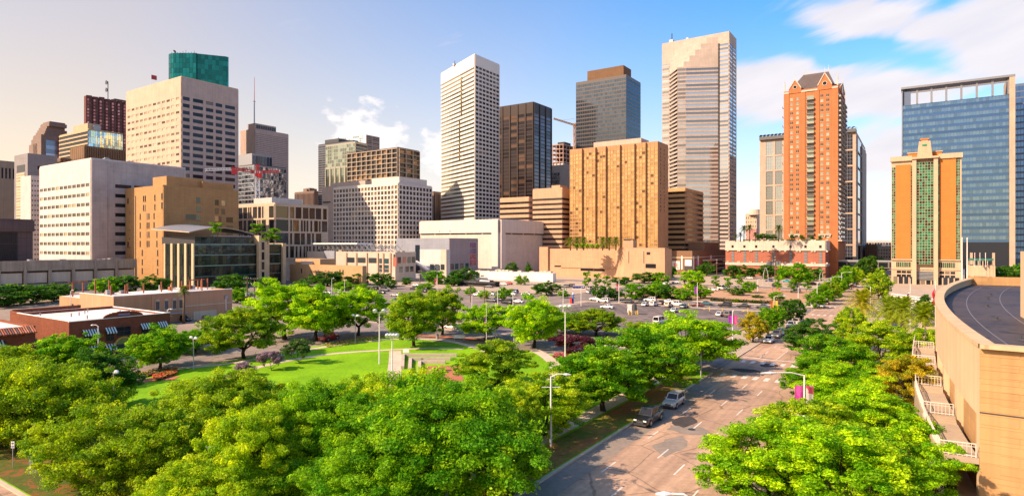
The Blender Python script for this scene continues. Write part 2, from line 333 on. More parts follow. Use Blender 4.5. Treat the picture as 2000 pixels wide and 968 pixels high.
# ------------------------------------------------------------------ building kit
def kx(x): return (x-CX)/F
def uni(a, b, n, gap):
    c = (b-a)/n; return [(a+i*c+gap/2, a+(i+1)*c-gap/2) for i in range(n)]
ROOF = ground_mat('roof_gravel', (0.30,0.28,0.26), (0.22,0.21,0.20), 0.2, 1.5)
class Bld:
    """a building on its near corner: local x runs along the right-hand face, local y along the left-hand one"""
    def __init__(s, name, label, xc, xl, xr, Y, ytop, mat, D=None, W=None, rz=RZ, cat='building', group=None, core=True, parapet=0.9, z0=0.0, vdir=None):
        P = at(xc, Y); s.P = P; s.Y = Y; s.mat = mat; s.rz = rz; s.z0 = z0
        s.u = Vector((math.cos(rz), math.sin(rz))); s.v = vdir or Vector((-math.sin(rz), math.cos(rz)))
        s.W = W or s.hit((0,0), (1,0), xr)
        s.vl = Vector((s.v.dot(s.u), s.v.dot(Vector((-s.u.y, s.u.x)))))      # left direction in local axes
        s.D = D or s.hit((0,0), tuple(s.vl), xl)
        s.H = zat(ytop, Y)
        s.root = empty(name, label, cat, (P.x, P.y, 0), rz, group)
        s.mb = MB(); s.j = {}; s.n = 0
        D_ = s.vl*s.D; s.foot = [(0,0), (s.W,0), (s.W+D_.x, D_.y), (D_.x, D_.y)]
        s.L = (D_.x, D_.y, 0, 0); s.R = (0, 0, s.W, 0)
        if core:
            s.mb.prism(s.foot, z0, s.H, mat, ROOF)
            if parapet: s.rim(s.foot, s.H, parapet, mat)
    def hit(s, A, d, x):
        """distance along local direction d from local point A until the photo column x"""
        def w(p): return Vector((s.u.x*p[0]-s.u.y*p[1], s.u.y*p[0]+s.u.x*p[1]))
        a = w(A)+Vector((s.P.x, s.P.y)); e = w(d); k = kx(x)
        return (k*a.y-a.x)/(e.x-k*e.y)
    def sx(s, Fc, x):
        d = Vector((Fc[2]-Fc[0], Fc[3]-Fc[1])).normalized(); return s.hit((Fc[0],Fc[1]), tuple(d), x)
    def z(s, y): return zat(y, s.Y)
    def rim(s, foot, z, h, mat, t=0.4):
        n = len(foot)
        c = Vector((sum(p[0] for p in foot)/n, sum(p[1] for p in foot)/n))
        for i in range(n):
            A = Vector(foot[i]); B = Vector(foot[(i+1)%n]); d = (B-A).normalized(); nn = Vector((-d.y, d.x))
            if nn.dot(c-A) < 0: nn = -nn
            e = 0.002*(i+1)
            A2 = A+nn*(t/2+e); B2 = B+nn*(t/2+e)
            s.mb.obox((A2.x,A2.y,z+h/2+e),(B2.x,B2.y,z+h/2+e), t, h, mat)
    def frame(s, Fc):
        A = Vector((Fc[0],Fc[1])); B = Vector((Fc[2],Fc[3])); d = (B-A).normalized(); return A, d, Vector((d.y,-d.x)), (B-A).length
    def slab(s, Fc, s0, s1, z0, z1, o0, o1, mat, mb=None):
        """box on a face: s along it, o outwards"""
        A, d, n, ln = s.frame(Fc); mb = mb or s.mb
        p = [A+d*s0+n*o0, A+d*s1+n*o0, A+d*s1+n*o1, A+d*s0+n*o1]
        k = mb.mi(mat); b = len(mb.v)
        mb.v += [(q.x,q.y,z0) for q in p]+[(q.x,q.y,z1) for q in p]
        for q in ((0,3,2,1),(4,5,6,7),(0,1,5,4),(1,2,6,5),(2,3,7,6),(3,0,4,7)): mb.f.append(tuple(b+i for i in q)); mb.m.append(k)
    def pane(s, Fc, a, b, z0, z1, gm, name='window', out=0.01, force=False, th=0.06, parent=None):
        A, d, n, ln = s.frame(Fc); w = b-a; h = z1-z0
        if w <= 0 or h <= 0: return
        px = max(h, w*0.6)*F/s.Y
        if (px >= 5.0 and s.n < 295) or force:
            s.n += 1; q = A+d*((a+b)/2)+n*out
            return put(name, pane_mesh(w, h, gm, th), parent or s.root, (q.x,q.y,(z0+z1)/2), math.atan2(d.y,d.x))
        mb = s.j.setdefault(name, MB()); s.slab(Fc, a, b, z0, z1, out, out+th, gm, mb)
    def fac(s, Fc, si, zi, gm, mat=None, dv=0.35, dh=0.353, s0=0.0, s1=None, z0=None, z1=None, name='window', out=0.01, bands=True, piers=True, pick=None):
        """facade: openings at intervals si x zi, wall proud around them"""
        mat = mat or s.mat; ln = s.frame(Fc)[3]; s1 = ln if s1 is None else s1
        z0 = zi[0][0] if z0 is None else z0; z1 = zi[-1][1] if z1 is None else z1
        if bands:
            e = [z0]+[q for t in zi for q in t]+[z1]
            for k in range(0, len(e), 2):
                if e[k+1]-e[k] > 0.01: s.slab(Fc, s0, s1, e[k], e[k+1], -0.05, dh, mat)
        if piers:
            e = [s0]+[q for t in si for q in t]+[s1]
            for k in range(0, len(e), 2):
                if e[k+1]-e[k] > 0.01: s.slab(Fc, e[k], e[k+1], z0+0.01, z1-0.01, -0.05, dv, mat)
        for (a, b) in si:
            for (c, d) in zi:
                g = pick(a, c) if pick else gm
                if g: s.pane(Fc, a, b, c, d, g, name, out)
    def units(s, n, mat, size=6, seed=1, hmax=4):
        r = random.Random(seed)
        for i in range(n):
            w, d, h = r.uniform(.4,1)*size, r.uniform(.4,1)*size, r.uniform(.4,1)*hmax
            x = r.uniform(2, max(2.5, s.W-w-2)); y = r.uniform(2, max(2.5, s.D-d-2))
            mb = MB(); mb.box(x, x+w, y, y+d, s.H, s.H+h, mat); mb.box(x+w*.2, x+w*.8, y+d*.2, y+d*.8, s.H+h, s.H+h*1.15, mat); mb.build('roof_unit', s.root)
    def part(s, name, mb, **k): return mb.build(name, s.root, **k)
    def done(s):
        if s.mb.f: s.mb.build('wall', s.root)
        for nm, mb in s.j.items():
            o = mb.build(nm, s.root); o['kind'] = 'stuff'
        return s

WHITE = plain('white_metal', (0.78,0.77,0.74), 0.5)
GREYM = plain('grey_metal', (0.30,0.31,0.33), 0.45, 0.3)
DARKM = plain('dark_metal', (0.05,0.05,0.055), 0.5, 0.2)
RUST = plain('rusty_steel', (0.24,0.075,0.03), 0.8)
CREAM = wall('cream_stone', (0.68,0.55,0.40))
G_DARK = glass('glass_dark', (0.022,0.026,0.036), 0.1, 0.08, spec=0.22, alt=(.17,.14,.11), amount=.07)
G_NAVY = glass('glass_navy', (0.05,0.07,0.11), 0.5, 0.05)
G_GOLD = glass('glass_gold', (0.62,0.42,0.17), 0.75, 0.06, alt=(0.30,0.22,0.12), amount=0.3)
G_MIX = glass('glass_mixed', (0.07,0.075,0.09), 0.35, 0.06, alt=(0.34,0.28,0.19), amount=0.18)

# ================================================================== skyline, far left
def far_left():
    m = wall('tan_far', (0.36,0.29,0.22))
    b = Bld('office_tower', 'tan office tower with rows of small square windows at the left edge', -22, -60, 30, 600, 313, m)
    b.fac(b.R, uni(0,b.W,12,1.6), uni(20,b.H-20,34,1.7), G_DARK, s0=0, s1=b.W, z1=b.H-19); b.fac(b.R, uni(0,b.W,7,1.5), uni(b.H-17,b.H-6,1,0.5), G_DARK, z0=b.H-19, z1=b.H)
    b.done()
    m = wall('grey_panel', (0.30,0.28,0.29), panel=(9,6)); cr = wall('cream_far', (0.62,0.50,0.38))
    b = Bld('office_slab', 'blank grey concrete slab building with one tan glazed end', 54, 28, 112, 520, 301, m)
    a0, a1 = b.sx(b.L,33), b.sx(b.L,49)
    b.slab(b.L, a0, a1, 0, b.z(336), 0, 0.4, cr)
    for zz in uni(18, b.z(337), 26, 1.6): b.pane(b.L, a0+.5, a1-.5, zz[0], zz[1], G_GOLD, out=0.41)
    b.slab(b.L, a0, a1, b.z(334), b.z(320), 0, 0.1, DARKM)
    c0 = b.sx(b.R, 73); b.pane(b.R, c0, c0+5, b.z(329), b.z(322), G_DARK)
    c0 = b.sx(b.R, 85); b.pane(b.R, c0, b.W-1, b.z(330), b.z(323), G_DARK)
    b.done()
    # stepped granite and glass tower
    st = wall('granite_brown', (0.27,0.20,0.17), panel=(4,2)); gb = glass('glass_slate', (0.22,0.24,0.32), 0.75, 0.12)
    Y = 800
    b = Bld('stepped_tower', 'stepped granite and slate glass tower with a flat flared crown', 80, 48, 152, Y, 300, st, parapet=0)
    W, D = b.W, b.D
    for k, (f0, f1, yt) in enumerate(((0.0,.35,300),(.0,.62,278),(.18,1,262))):   # shoulders towards the left
        b.mb.box(0.3, W*.45, D*(.62-f1*.62)+.2*k, D*(1-.26*k), 0, b.z(yt), st)
    for k in range(7):
        b.mb.box(W*(.05+.032*k), W*(.95-.05*k), 2+k, D*.7-k, 0, b.z(268-5*k), st)
    b.mb.box(W*.30, W*.66, 6, D*.5, b.z(240), b.z(238), st)
    cr_ = MB(); cr_.box(W*.24, W*.72, 3, D*.56, b.z(243)+0.1, b.z(236), st); cr_.box(W*.27, W*.69, 5, D*.5, b.z(236), b.z(233), st); b.part('crown', cr_)
    Rf = (W*.12, -0.4, W*.95, -0.4)
    b.mb.box(W*.12, W*.95, -0.35, 3, 0, b.z(272), gb)
    for i, zz in enumerate(uni(30, b.z(274), 24, 0.5)): b.pane(Rf, 0.5, W*.83-.5, zz[0], zz[1], gb)
    for zz in uni(40, b.z(303), 18, 2.2): b.pane(b.L, 2, D*.95, zz[0], zz[1], glass('glass_tan', (.5,.36,.24), .6, .1))
    b.done()
    # mirrored box with louvred side
    gm = glass('glass_mirror_teal', (0.36,0.50,0.55), 0.9, 0.04, 0.05, alt=(0.72,0.66,0.38), amount=0.22); br = wall('brown_rib', (0.24,0.15,0.09)); br2 = wall('brown_rib_dark', (0.10,0.07,0.05))
    b = Bld('mirror_office', 'teal mirror glass office box with striped tan louvres on its left side', 173, 117, 240, 640, 253, wall('tan_trim', (.55,.42,.27)))
    b.fac(b.R, uni(0,b.W,16,0.25), uni(60,b.H-.6,12,0.25), gm, dv=.1, dh=.103, z0=60, z1=b.H)
    b.fac(b.L, [(0.4,b.D-.4)], uni(60,b.H-1,18,1.6), G_DARK, dh=.9, z0=60, z1=b.H)
    x0 = b.W*.02; pm = MB(); pm.box(2, b.W*.42, b.D*.1, b.D*.6, b.H, b.H+8, wall('tan_trim', (.55,.42,.27))); pm.box(b.W*.2, b.W*.40, b.D*.06, b.D*.1, b.H+1, b.H+6, GREYM); b.part('penthouse', pm); b.done()
    b = Bld('ribbed_office', 'brown office block with dark vertical ribs behind the white concrete block', 165, 138, 247, 560, 286, br)
    b.fac(b.R, uni(0,b.W,24,0.9), [(20,b.H-2)], glass('glass_brown', (.06,.045,.035), .3, .1), mat=br, dv=0.9, dh=.2, z0=20, z1=b.H, name='window_strip')
    b.fac(b.L, uni(0,b.D,7,b.D/7*.7), [(20,b.H-10)], G_DARK, dv=.5, z0=20, z1=b.H, name='window_strip'); b.done()
    w2 = Bld('ribbed_office_wing', 'low brown wing with orange fins beside the ribbed office', 118, 100, 140, 545, 310, br)
    for i in range(8): w2.slab(w2.L if i < 3 else w2.R, 2+(i%5)*3.2, 2.9+(i%5)*3.2, 20, w2.H-.5, 0, 1.2, wall('orange_fin', (.42,.17,.07)))
    w2.done()
    # dark red tower with sawtooth bays
    rd = wall('red_granite', (0.17,0.065,0.06)); gr = glass('glass_plum', (0.30,0.12,0.14), 0.7, 0.12, alt=(.55,.27,.27), amount=.3)
    b = Bld('red_granite_tower', 'dark red granite tower with sawtooth bays and dish antennas on top', 168, 164, 262, 800, 188, rd)
    n = 8; c = b.W/n
    for i in range(n):
        b.mb.prism([(i*c+.3,.0),(i*c+c*.75,-c*.35),(i*c+c*.98,0)], 60, b.H+2+rng.uniform(-1,1), rd)
        A = (i*c+.3, -0.05, i*c+c*.75, -c*.35-.05)
        for zz in uni(70, b.H-2, 34, 1.6):
            b.pane(A, 1.0, b.frame(A)[3]*.52, zz[0], zz[1], gr); b.pane(A, b.frame(A)[3]*.58, b.frame(A)[3]-.4, zz[0], zz[1], glass('glass_plum_dark', (.05,.03,.035), .3, .1))
    an = MB(); hx = b.W*.47
    an.tube([(hx,4,b.H),(hx,4,b.H+26)], .5, DARKM, 6)
    for q in (14, 24):
        an.tube([(hx-2.6,3,b.H+q),(hx-1.6,3,b.H+q)], [3.0,2.2], DARKM, 12)
    b.part('dish_antenna', an)
    rb = MB(); rb.box(b.W*.6, b.W, 3, 8, b.H+3, b.H+4.5, DARKM)
    for q in (.62,.75,.88,.98): rb.box(b.W*q, b.W*q+.8, 4, 5, b.H, b.H+3, DARKM)
    b.part('roof_rail', rb); b.done()
    # green oval tower
    gg = glass('glass_teal', (0.012,0.16,0.15), 0.8, 0.1, 0.03, spread=.25); gy = plain('teal_frame', (.03,.16,.15), .3, .5)
    Y = 800; e = empty('green_glass_tower', 'rounded green glass tower top rising behind the peach tower', 'building', at(333,Y), RZ)
    k0 = at(333,Y); 
    # plan: two half-drums joined, in world axes from the left edge
    w = (445-333)*Y/F; P = []
    for t in range(0, 9): 
        an_ = math.pi-(math.pi*.5)*t/8; P.append((16+16*math.cos(an_), -16*math.sin(an_)))
    P += [(w*.56,-16),(w*.56,-13.5),(w*.98,-1),(w,2)]
    P += [(w-16,30),(0,30)]
    H = zat(111, Y); lm = MB(); Minv = Matrix.Rotation(-RZ, 2)
    Q = [tuple(Minv@Vector(p)) for p in P]
    zs = [100+(H-100)*i/26 for i in range(27)]
    lm.prism(Q, 0, H-0.3, gy, ROOF); lm.build('core', e)
    for i in range(len(P)-3):
        A = Vector(Q[i]); B = Vector(Q[i+1]); d = (B-A); ln = d.length
        if ln < .5: continue
        n_ = max(1, int(ln/4)); d.normalize()
        for kk in range(n_):
            a, b_ = A+d*(ln*kk/n_+.12), A+d*(ln*(kk+1)/n_-.12); nn = Vector((d.y,-d.x))
            if i == len(P)-4 and ln > 100: continue
            mbp = MB()
            for zz in range(12, 26):
                q = [(a+nn*.1), (b_+nn*.1), (b_+nn*.25), (a+nn*.25)]
                mbp.prism([tuple(p) for p in q], zs[zz]+.12, zs[zz+1]-.12, gg)
            o = mbp.build('glazing_strip', e)
    rr = MB()
    for i in range(9):
        q = Vector(Q[6])+ (Vector(Q[10])-Vector(Q[6]))*(i/9)+Vector((1.5,3)); ra = MB(); ra.tube([(q.x,q.y,H-.5),(q.x,q.y,H+rng.uniform(2,6))], .25, DARKM, 5); ra.build('antenna', e)
    rr.tube([(Q[8][0]+1,Q[8][1]+5,H+3),(Q[8][0]+2,Q[8][1]+5,H+4)], [2.2,.4], DARKM, 10); rr.build('antenna', e)
far_left()

# ================================================================== left middle ground
def left_mid():
    pc = wall('peach_concrete', (0.66,0.46,0.35), panel=(3.4,2.5), mortar=.86); pk = wall('peach_concrete_shade', (0.50,0.41,0.37), panel=(3.4,2.5), mortar=.86)  # second tone has the shade of the right-hand face put into its colour
    b = Bld('peach_concrete_tower', 'tall peach concrete tower with wide dark windows down its right side', 354, 247, 465, 430, 151, pc)
    D, W, H = b.D, b.W, b.H
    fl = 4.95; zt = b.z(191)+fl*.5; rows = [(zt-(i+1)*fl+1.6, zt-(i+1)*fl+3.3) for i in range(23)][::-1]
    lit = glass('glass_peach', (.34,.26,.17), .5, .08, alt=(.08,.065,.05), amount=.3, alt2=(.62,.5,.36), amount2=.25)
    b.fac(b.L, uni(1.5,D-1.0,12,2.0), rows, lit, dv=.3, dh=.303, z0=8, z1=H)
    cols = [(b.sx(b.R,x0),b.sx(b.R,x1)) for x0,x1 in ((356.5,370),(376,396),(401.5,416),(420.5,433.5),(439,458.5))]
    rz_ = [(a-.55, c+.35) for a, c in rows]
    b.fac(b.R, cols, rz_, G_DARK, mat=pk, dv=.5, dh=.503, z0=8, z1=H)
    wr = cols[0]
    for (a, c) in rz_[:-1]: b.slab(b.R, wr[0]-.3, wr[1]+.3, a-.5, c+.4, .5, .52, pk) if False else None
    pm = MB(); pm.box(4, W*.5, D*.62, D*.98, H, H+2.5, DARKM); b.part('roof_screen', pm)
    fg = MB(); q = D*.55; fg.tube([(1,q,H),(1,q,H+9)], .12, WHITE, 6); b.part('flag_pole', fg)
    fl_ = MB(); fl_.box(1.1, 5, q-.05, q+.05, H+5.5, H+8.8, plain('flag_red', (.35,.03,.04))); b.part('flag', fl_)
    b.done()
    wc = wall('white_concrete', (0.68,0.63,0.60), panel=(3,1.9), mortar=.8); wc2 = wall('white_concrete_dark', (0.50,0.45,0.43), panel=(3,2.2), mortar=.8, var=.2)  # second tone is a darker white for the right-hand face
    b = Bld('white_concrete_block', 'broad white concrete block with rows of small square windows', 178, 78, 362, 340, 311, wc)
    z1 = b.z(357); fl = 19.2*340/F
    rows = [(z1-i*fl-1.9, z1-i*fl) for i in range(13)][::-1]; rows = [r for r in rows if r[0] > 5]
    b.fac(b.L, uni(.5,b.D-.8,12,1.05), rows, glass('glass_olive', (.09,.085,.06), .35, .08, alt=(.45,.36,.2), amount=.15), dv=.3, dh=.303, z0=5, z1=b.H)
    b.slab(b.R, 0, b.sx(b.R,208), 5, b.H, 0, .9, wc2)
    cols = [(b.sx(b.R,x0),b.sx(b.R,x1)) for x0,x1 in ((224.5,256),(261.5,279),(284,305),(310,330),(335,352))]
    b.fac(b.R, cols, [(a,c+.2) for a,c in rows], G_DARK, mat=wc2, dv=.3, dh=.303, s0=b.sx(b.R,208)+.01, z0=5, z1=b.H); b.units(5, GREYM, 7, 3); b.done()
    b = Bld('striped_office', 'narrow white office with stacked dark window bands beside the garage', 60, 40, 82, 420, 345, wall('white_far', (.58,.54,.52)))
    b.fac(b.R, uni(0,b.W,4,.8), uni(10,b.H-1,17,2.4), G_DARK, z0=8, z1=b.H); b.done()
    dk = wall('plum_concrete', (0.15,0.105,0.10), panel=(7,4.2), mortar=.6); dk2 = wall('plum_louvre', (0.075,0.06,0.055))
    b = Bld('plum_mechanical_block', 'dark plum concrete block with louvred bay above the parking garage', -90, -130, 64, 285, 428, dk)
    b.slab(b.R, 0, b.W+.4, b.z(450), b.H+.4, 0, 1.0, dk); l0 = b.sx(b.R,34)
    b.slab(b.R, 0, l0, 5, b.z(452), 0, .25, dk2)
    for i in range(30): b.slab(b.R, l0*(i/30), l0*(i/30)+.18, 5, b.z(453), .25, .55, dk2)
    b.slab(b.R, 0, l0, b.z(476), b.z(475), .25, .7, dk); b.done()
    # parking garage with deep concrete bays
    cg = wall('weathered_concrete', (0.44,0.35,0.27), var=.25, streak=.3); cp = wall('garage_panel', (0.66,0.54,0.42), var=.12)
    P1 = at(266, 315); A0 = P1-Vector((U.x,U.y,0))*85
    g = empty('parking_garage', 'low weathered concrete parking garage with six pale recessed bays', 'garage', A0, RZ)
    top = 22-33*305/F; mb = MB(); ln = 85
    mb.box(0, ln, 6, 60, 0, top-.8, cg); mb.box(0, ln, 0, 60, top-1.0, top, cg); mb.box(-.1, ln+.1, -.35, .4, top-3.6, top+1.0, cg); mb.build('wall', g)
    f = (0,0,ln,0)
    sp = [ (ab(at(x,300))[0]) for x in (0,)]
    n = 9; c = ln/n
    for i in range(n+1):
        q = MB(); x = i*c; q.box(max(0,x-.55), min(ln,x+.55), -.9, .3, 0, top-3.0, cg); q.box(max(0,x-.3), min(ln,x+.3), -.75, -.35, top-3.0, top+.7, cg); q.build('column', g)
        if i < n:
            q = MB(); q.box(x+.9, x+c-.9, 0.25, .6, top-9.2, top-4.5, cp); q.build('bay_panel', g)
            q = MB(); q.box(x+.55, x+c-.55, .35, 1.2, 0, top-9.6, cg); q.build('lower_wall', g)
    rr = random.Random(4)
    for i in range(14):
        q = MB(); x = rr.uniform(4, ln-4); w = rr.uniform(1,3.5); q.box(x, x+w, 3, 6, top, top+rr.uniform(.6,1.6), GREYM); q.build('roof_unit', g)
    # brown brick tower
    bb = wall('buff_brick', (0.50,0.29,0.125), panel=(2.4,.5), brick=(.44,.25,.11), mortar=.8, var=.1); bs = wall('buff_brick_dark', (0.40,0.23,0.10), panel=(2.4,.5), brick=(.36,.2,.09), mortar=.8)
    b = Bld('buff_brick_tower', 'buff brick building with narrow slit windows and a flat penthouse', 318, 245, 466, 330, 364, bb)
    zz = lambda ya, yb: (b.z(yb), b.z(ya))
    def slit(Fc, x, w, ya, yb, g=G_DARK): 
        s0 = b.sx(Fc, x); b.pane(Fc, s0, s0+w, b.z(yb), b.z(ya), g, out=.005)
        b.slab(Fc, s0-.15, s0+w+.15, b.z(yb)-.25, b.z(yb)-.02, 0, .18, bs)
    b.slab(b.L, b.sx(b.L,264), b.sx(b.L,264)+1.0, 3, b.z(378), 0, .06, DARKM)
    for r_, ya in enumerate((378,396.5,414,432,450.5,469,487,506,524)):
        ye = ya+11.5
        for x in ((249,) if r_ in (0,5) else ()): slit(b.L, x, 1.4, ya+3, ye+3)
        if r_ < 2: xs = (279.5,283,301.5)
        elif r_ < 6: xs = (273,286.5,290,300 if r_ < 4 else 305.5)
        else: xs = (277,307)
        for x in xs: slit(b.L, x, 1.15, ya+1, ye+1)
        slit(b.L, 253, .5, ya+32, ya+34)
    for ya in (377,395): slit(b.L, 315, 1.6, ya, ya+12)
    b.slab(b.R, 0, b.sx(b.R,324), 0, b.H, -.3, .7, bb)
    for x, w, ys in ((383.5,2.4,(381,399,417,434)),(419.5,2.4,(383.5,401,418,436)),(432.5,2.2,(384.5,401.5)),(363,5.6,(416,434)),(425.5,2.2,(418,436)),(442,4.2,(419,436,452))):
        for y in ys: slit(b.R, x, w, y, y+11, glass('glass_olive', (.09,.085,.06), .35, .08))
    pm = MB(); pm.box(5, 26, 6, b.D*.5, b.H, b.H+6.5, bb); b.part('penthouse', pm); pm = MB(); pm.box(b.W*.55, b.W*.98, 4, b.D*.45, b.H, b.H+5, bb); b.part('penthouse', pm); b.done()
    # law library: dark glass with cream fins
    gl = glass('glass_library', (0.022,0.034,0.034), 0.35, 0.05, .06, alt=(.05,.065,.045), amount=.25, spec=.35); cf = wall('cream_fin', (0.68,0.52,0.32), panel=(2,1.2), mortar=.85); tl = glass('glass_teal_band', (.13,.22,.22), .4, .2)
    b = Bld('glass_library', 'dark glass law library with cream fins and a curved grey roof', 378, 322, 515, 300, 476, G_DARK, parapet=0)
    for i in range(5):
        s0 = b.D*(i/4.15)+.02; b.slab(b.L, s0, s0+b.D*.07, 0, b.H+.2, 0, .6, cf) if i else b.slab(b.L, 0, b.D*.05, 0, b.H+.2, 0, .6, cf)
    fl = 21.2*300/F
    for k in range(5):
        z1 = b.H-.4-k*fl; z0 = max(.4, z1-fl+.5)
        for i in range(4):
            s0 = b.D*((i+.095 if i else .06)/4.15) if i else b.D*.065
            s0 = b.D*(i/4.15)+b.D*.09; s1 = b.D*((i+1)/4.15)-.05
            for h in range(3): b.pane(b.L, s0+(s1-s0)*h/3, s0+(s1-s0)*(h+1)/3-.12, z0, z1, gl)
        b.slab(b.R, 0, b.W, z1-.1, z1+.35, 0, .25, tl)
        for i in range(18):
            s0 = b.W*i/18; b.pane(b.R, s0+.06, s0+b.W/18-.06, z0, z1-.12, gl)
    pier0 = b.sx(b.R,501); 
    pm = MB(); b.slab(b.R, pier0, b.W+2.0, 0, b.z(458), -3, 2.2, cf, pm); b.part('stair_pier', pm)
    for k in range(5): b.pane((pier0,-2.22,b.W+2,-2.22), 1.6, 3.2, 3+k*fl, 3+k*fl+4.2, G_DARK, force=True)
    w0 = b.W+2.0; w1 = b.sx(b.R,562); Fw = (w0, 3.0, w1, 3.0)
    pm = MB(); pm.box(w0, w1, 3, 25, 0, b.H, G_DARK); pm.box(w1-2.2, w1, 1.5, 25, 0, b.H+.4, cf); b.part('glass_wing', pm)
    for k in range(5):
        z1 = b.H-.4-k*fl; z0 = max(.4, z1-fl+.5); b.slab(Fw, 0, w1-w0-2.3, z1-.1, z1+.35, 0, .25, tl)
        for i in range(8): b.pane(Fw, (w1-w0-2.3)*i/8+.06, (w1-w0-2.3)*(i+1)/8-.06, z0, z1-.12, gl)
    # attic storey and curved roof
    pm = MB(); pm.box(1.5, b.W*.85, 1.5, b.D+6, b.H, b.H+3.6, DARKM); b.part('attic', pm)
    Fa = (1.5,1.5,b.W*.85,1.5)
    for i in range(12): b.pane(Fa, .3+i*b.W*.068, .3+(i+.92)*b.W*.068, b.H+.4, b.H+3.2, gl)
    pm = MB(); pm.box(10, b.W*.8, -.6, 4, b.H+3.7, b.H+4.2, GREYM); b.part('terrace_slab', pm)
    rf = MB(); zr = b.H+4.3; L_ = b.W*1.02; rm = plain('zinc_roof', (.20,.21,.24), .5, .2)
    for i in range(14):
        t0, t1 = i/14, (i+1)/14; h = lambda t: 4.2*math.sin(math.pi*(.12+.83*t))
        x0, x1 = -3+L_*t0, -3+L_*t1
        q = [(x0,-1.5 if t0<.35 else 3,zr+h(t0)),(x1,-1.5 if t0<.35 else 3,zr+h(t1)),(x1,b.D+8,zr+h(t1)+2),(x0,b.D+8,zr+h(t0)+2)]
        rf.face(q, rm); rf.face([(x,y,z-.4) for x,y,z in reversed(q)], GREYM); rf.face([q[0],(q[0][0],q[0][1],q[0][2]-.4),(q[1][0],q[1][1],q[1][2]-.4),q[1]], cf)
        if i == 0: rf.face([q[3],(q[3][0],q[3][1],q[3][2]-.4),(q[0][0],q[0][1],q[0][2]-.4),q[0]], cf)
    b.part('curved_roof', rf)
    b.done(); return b
LIB = left_mid()

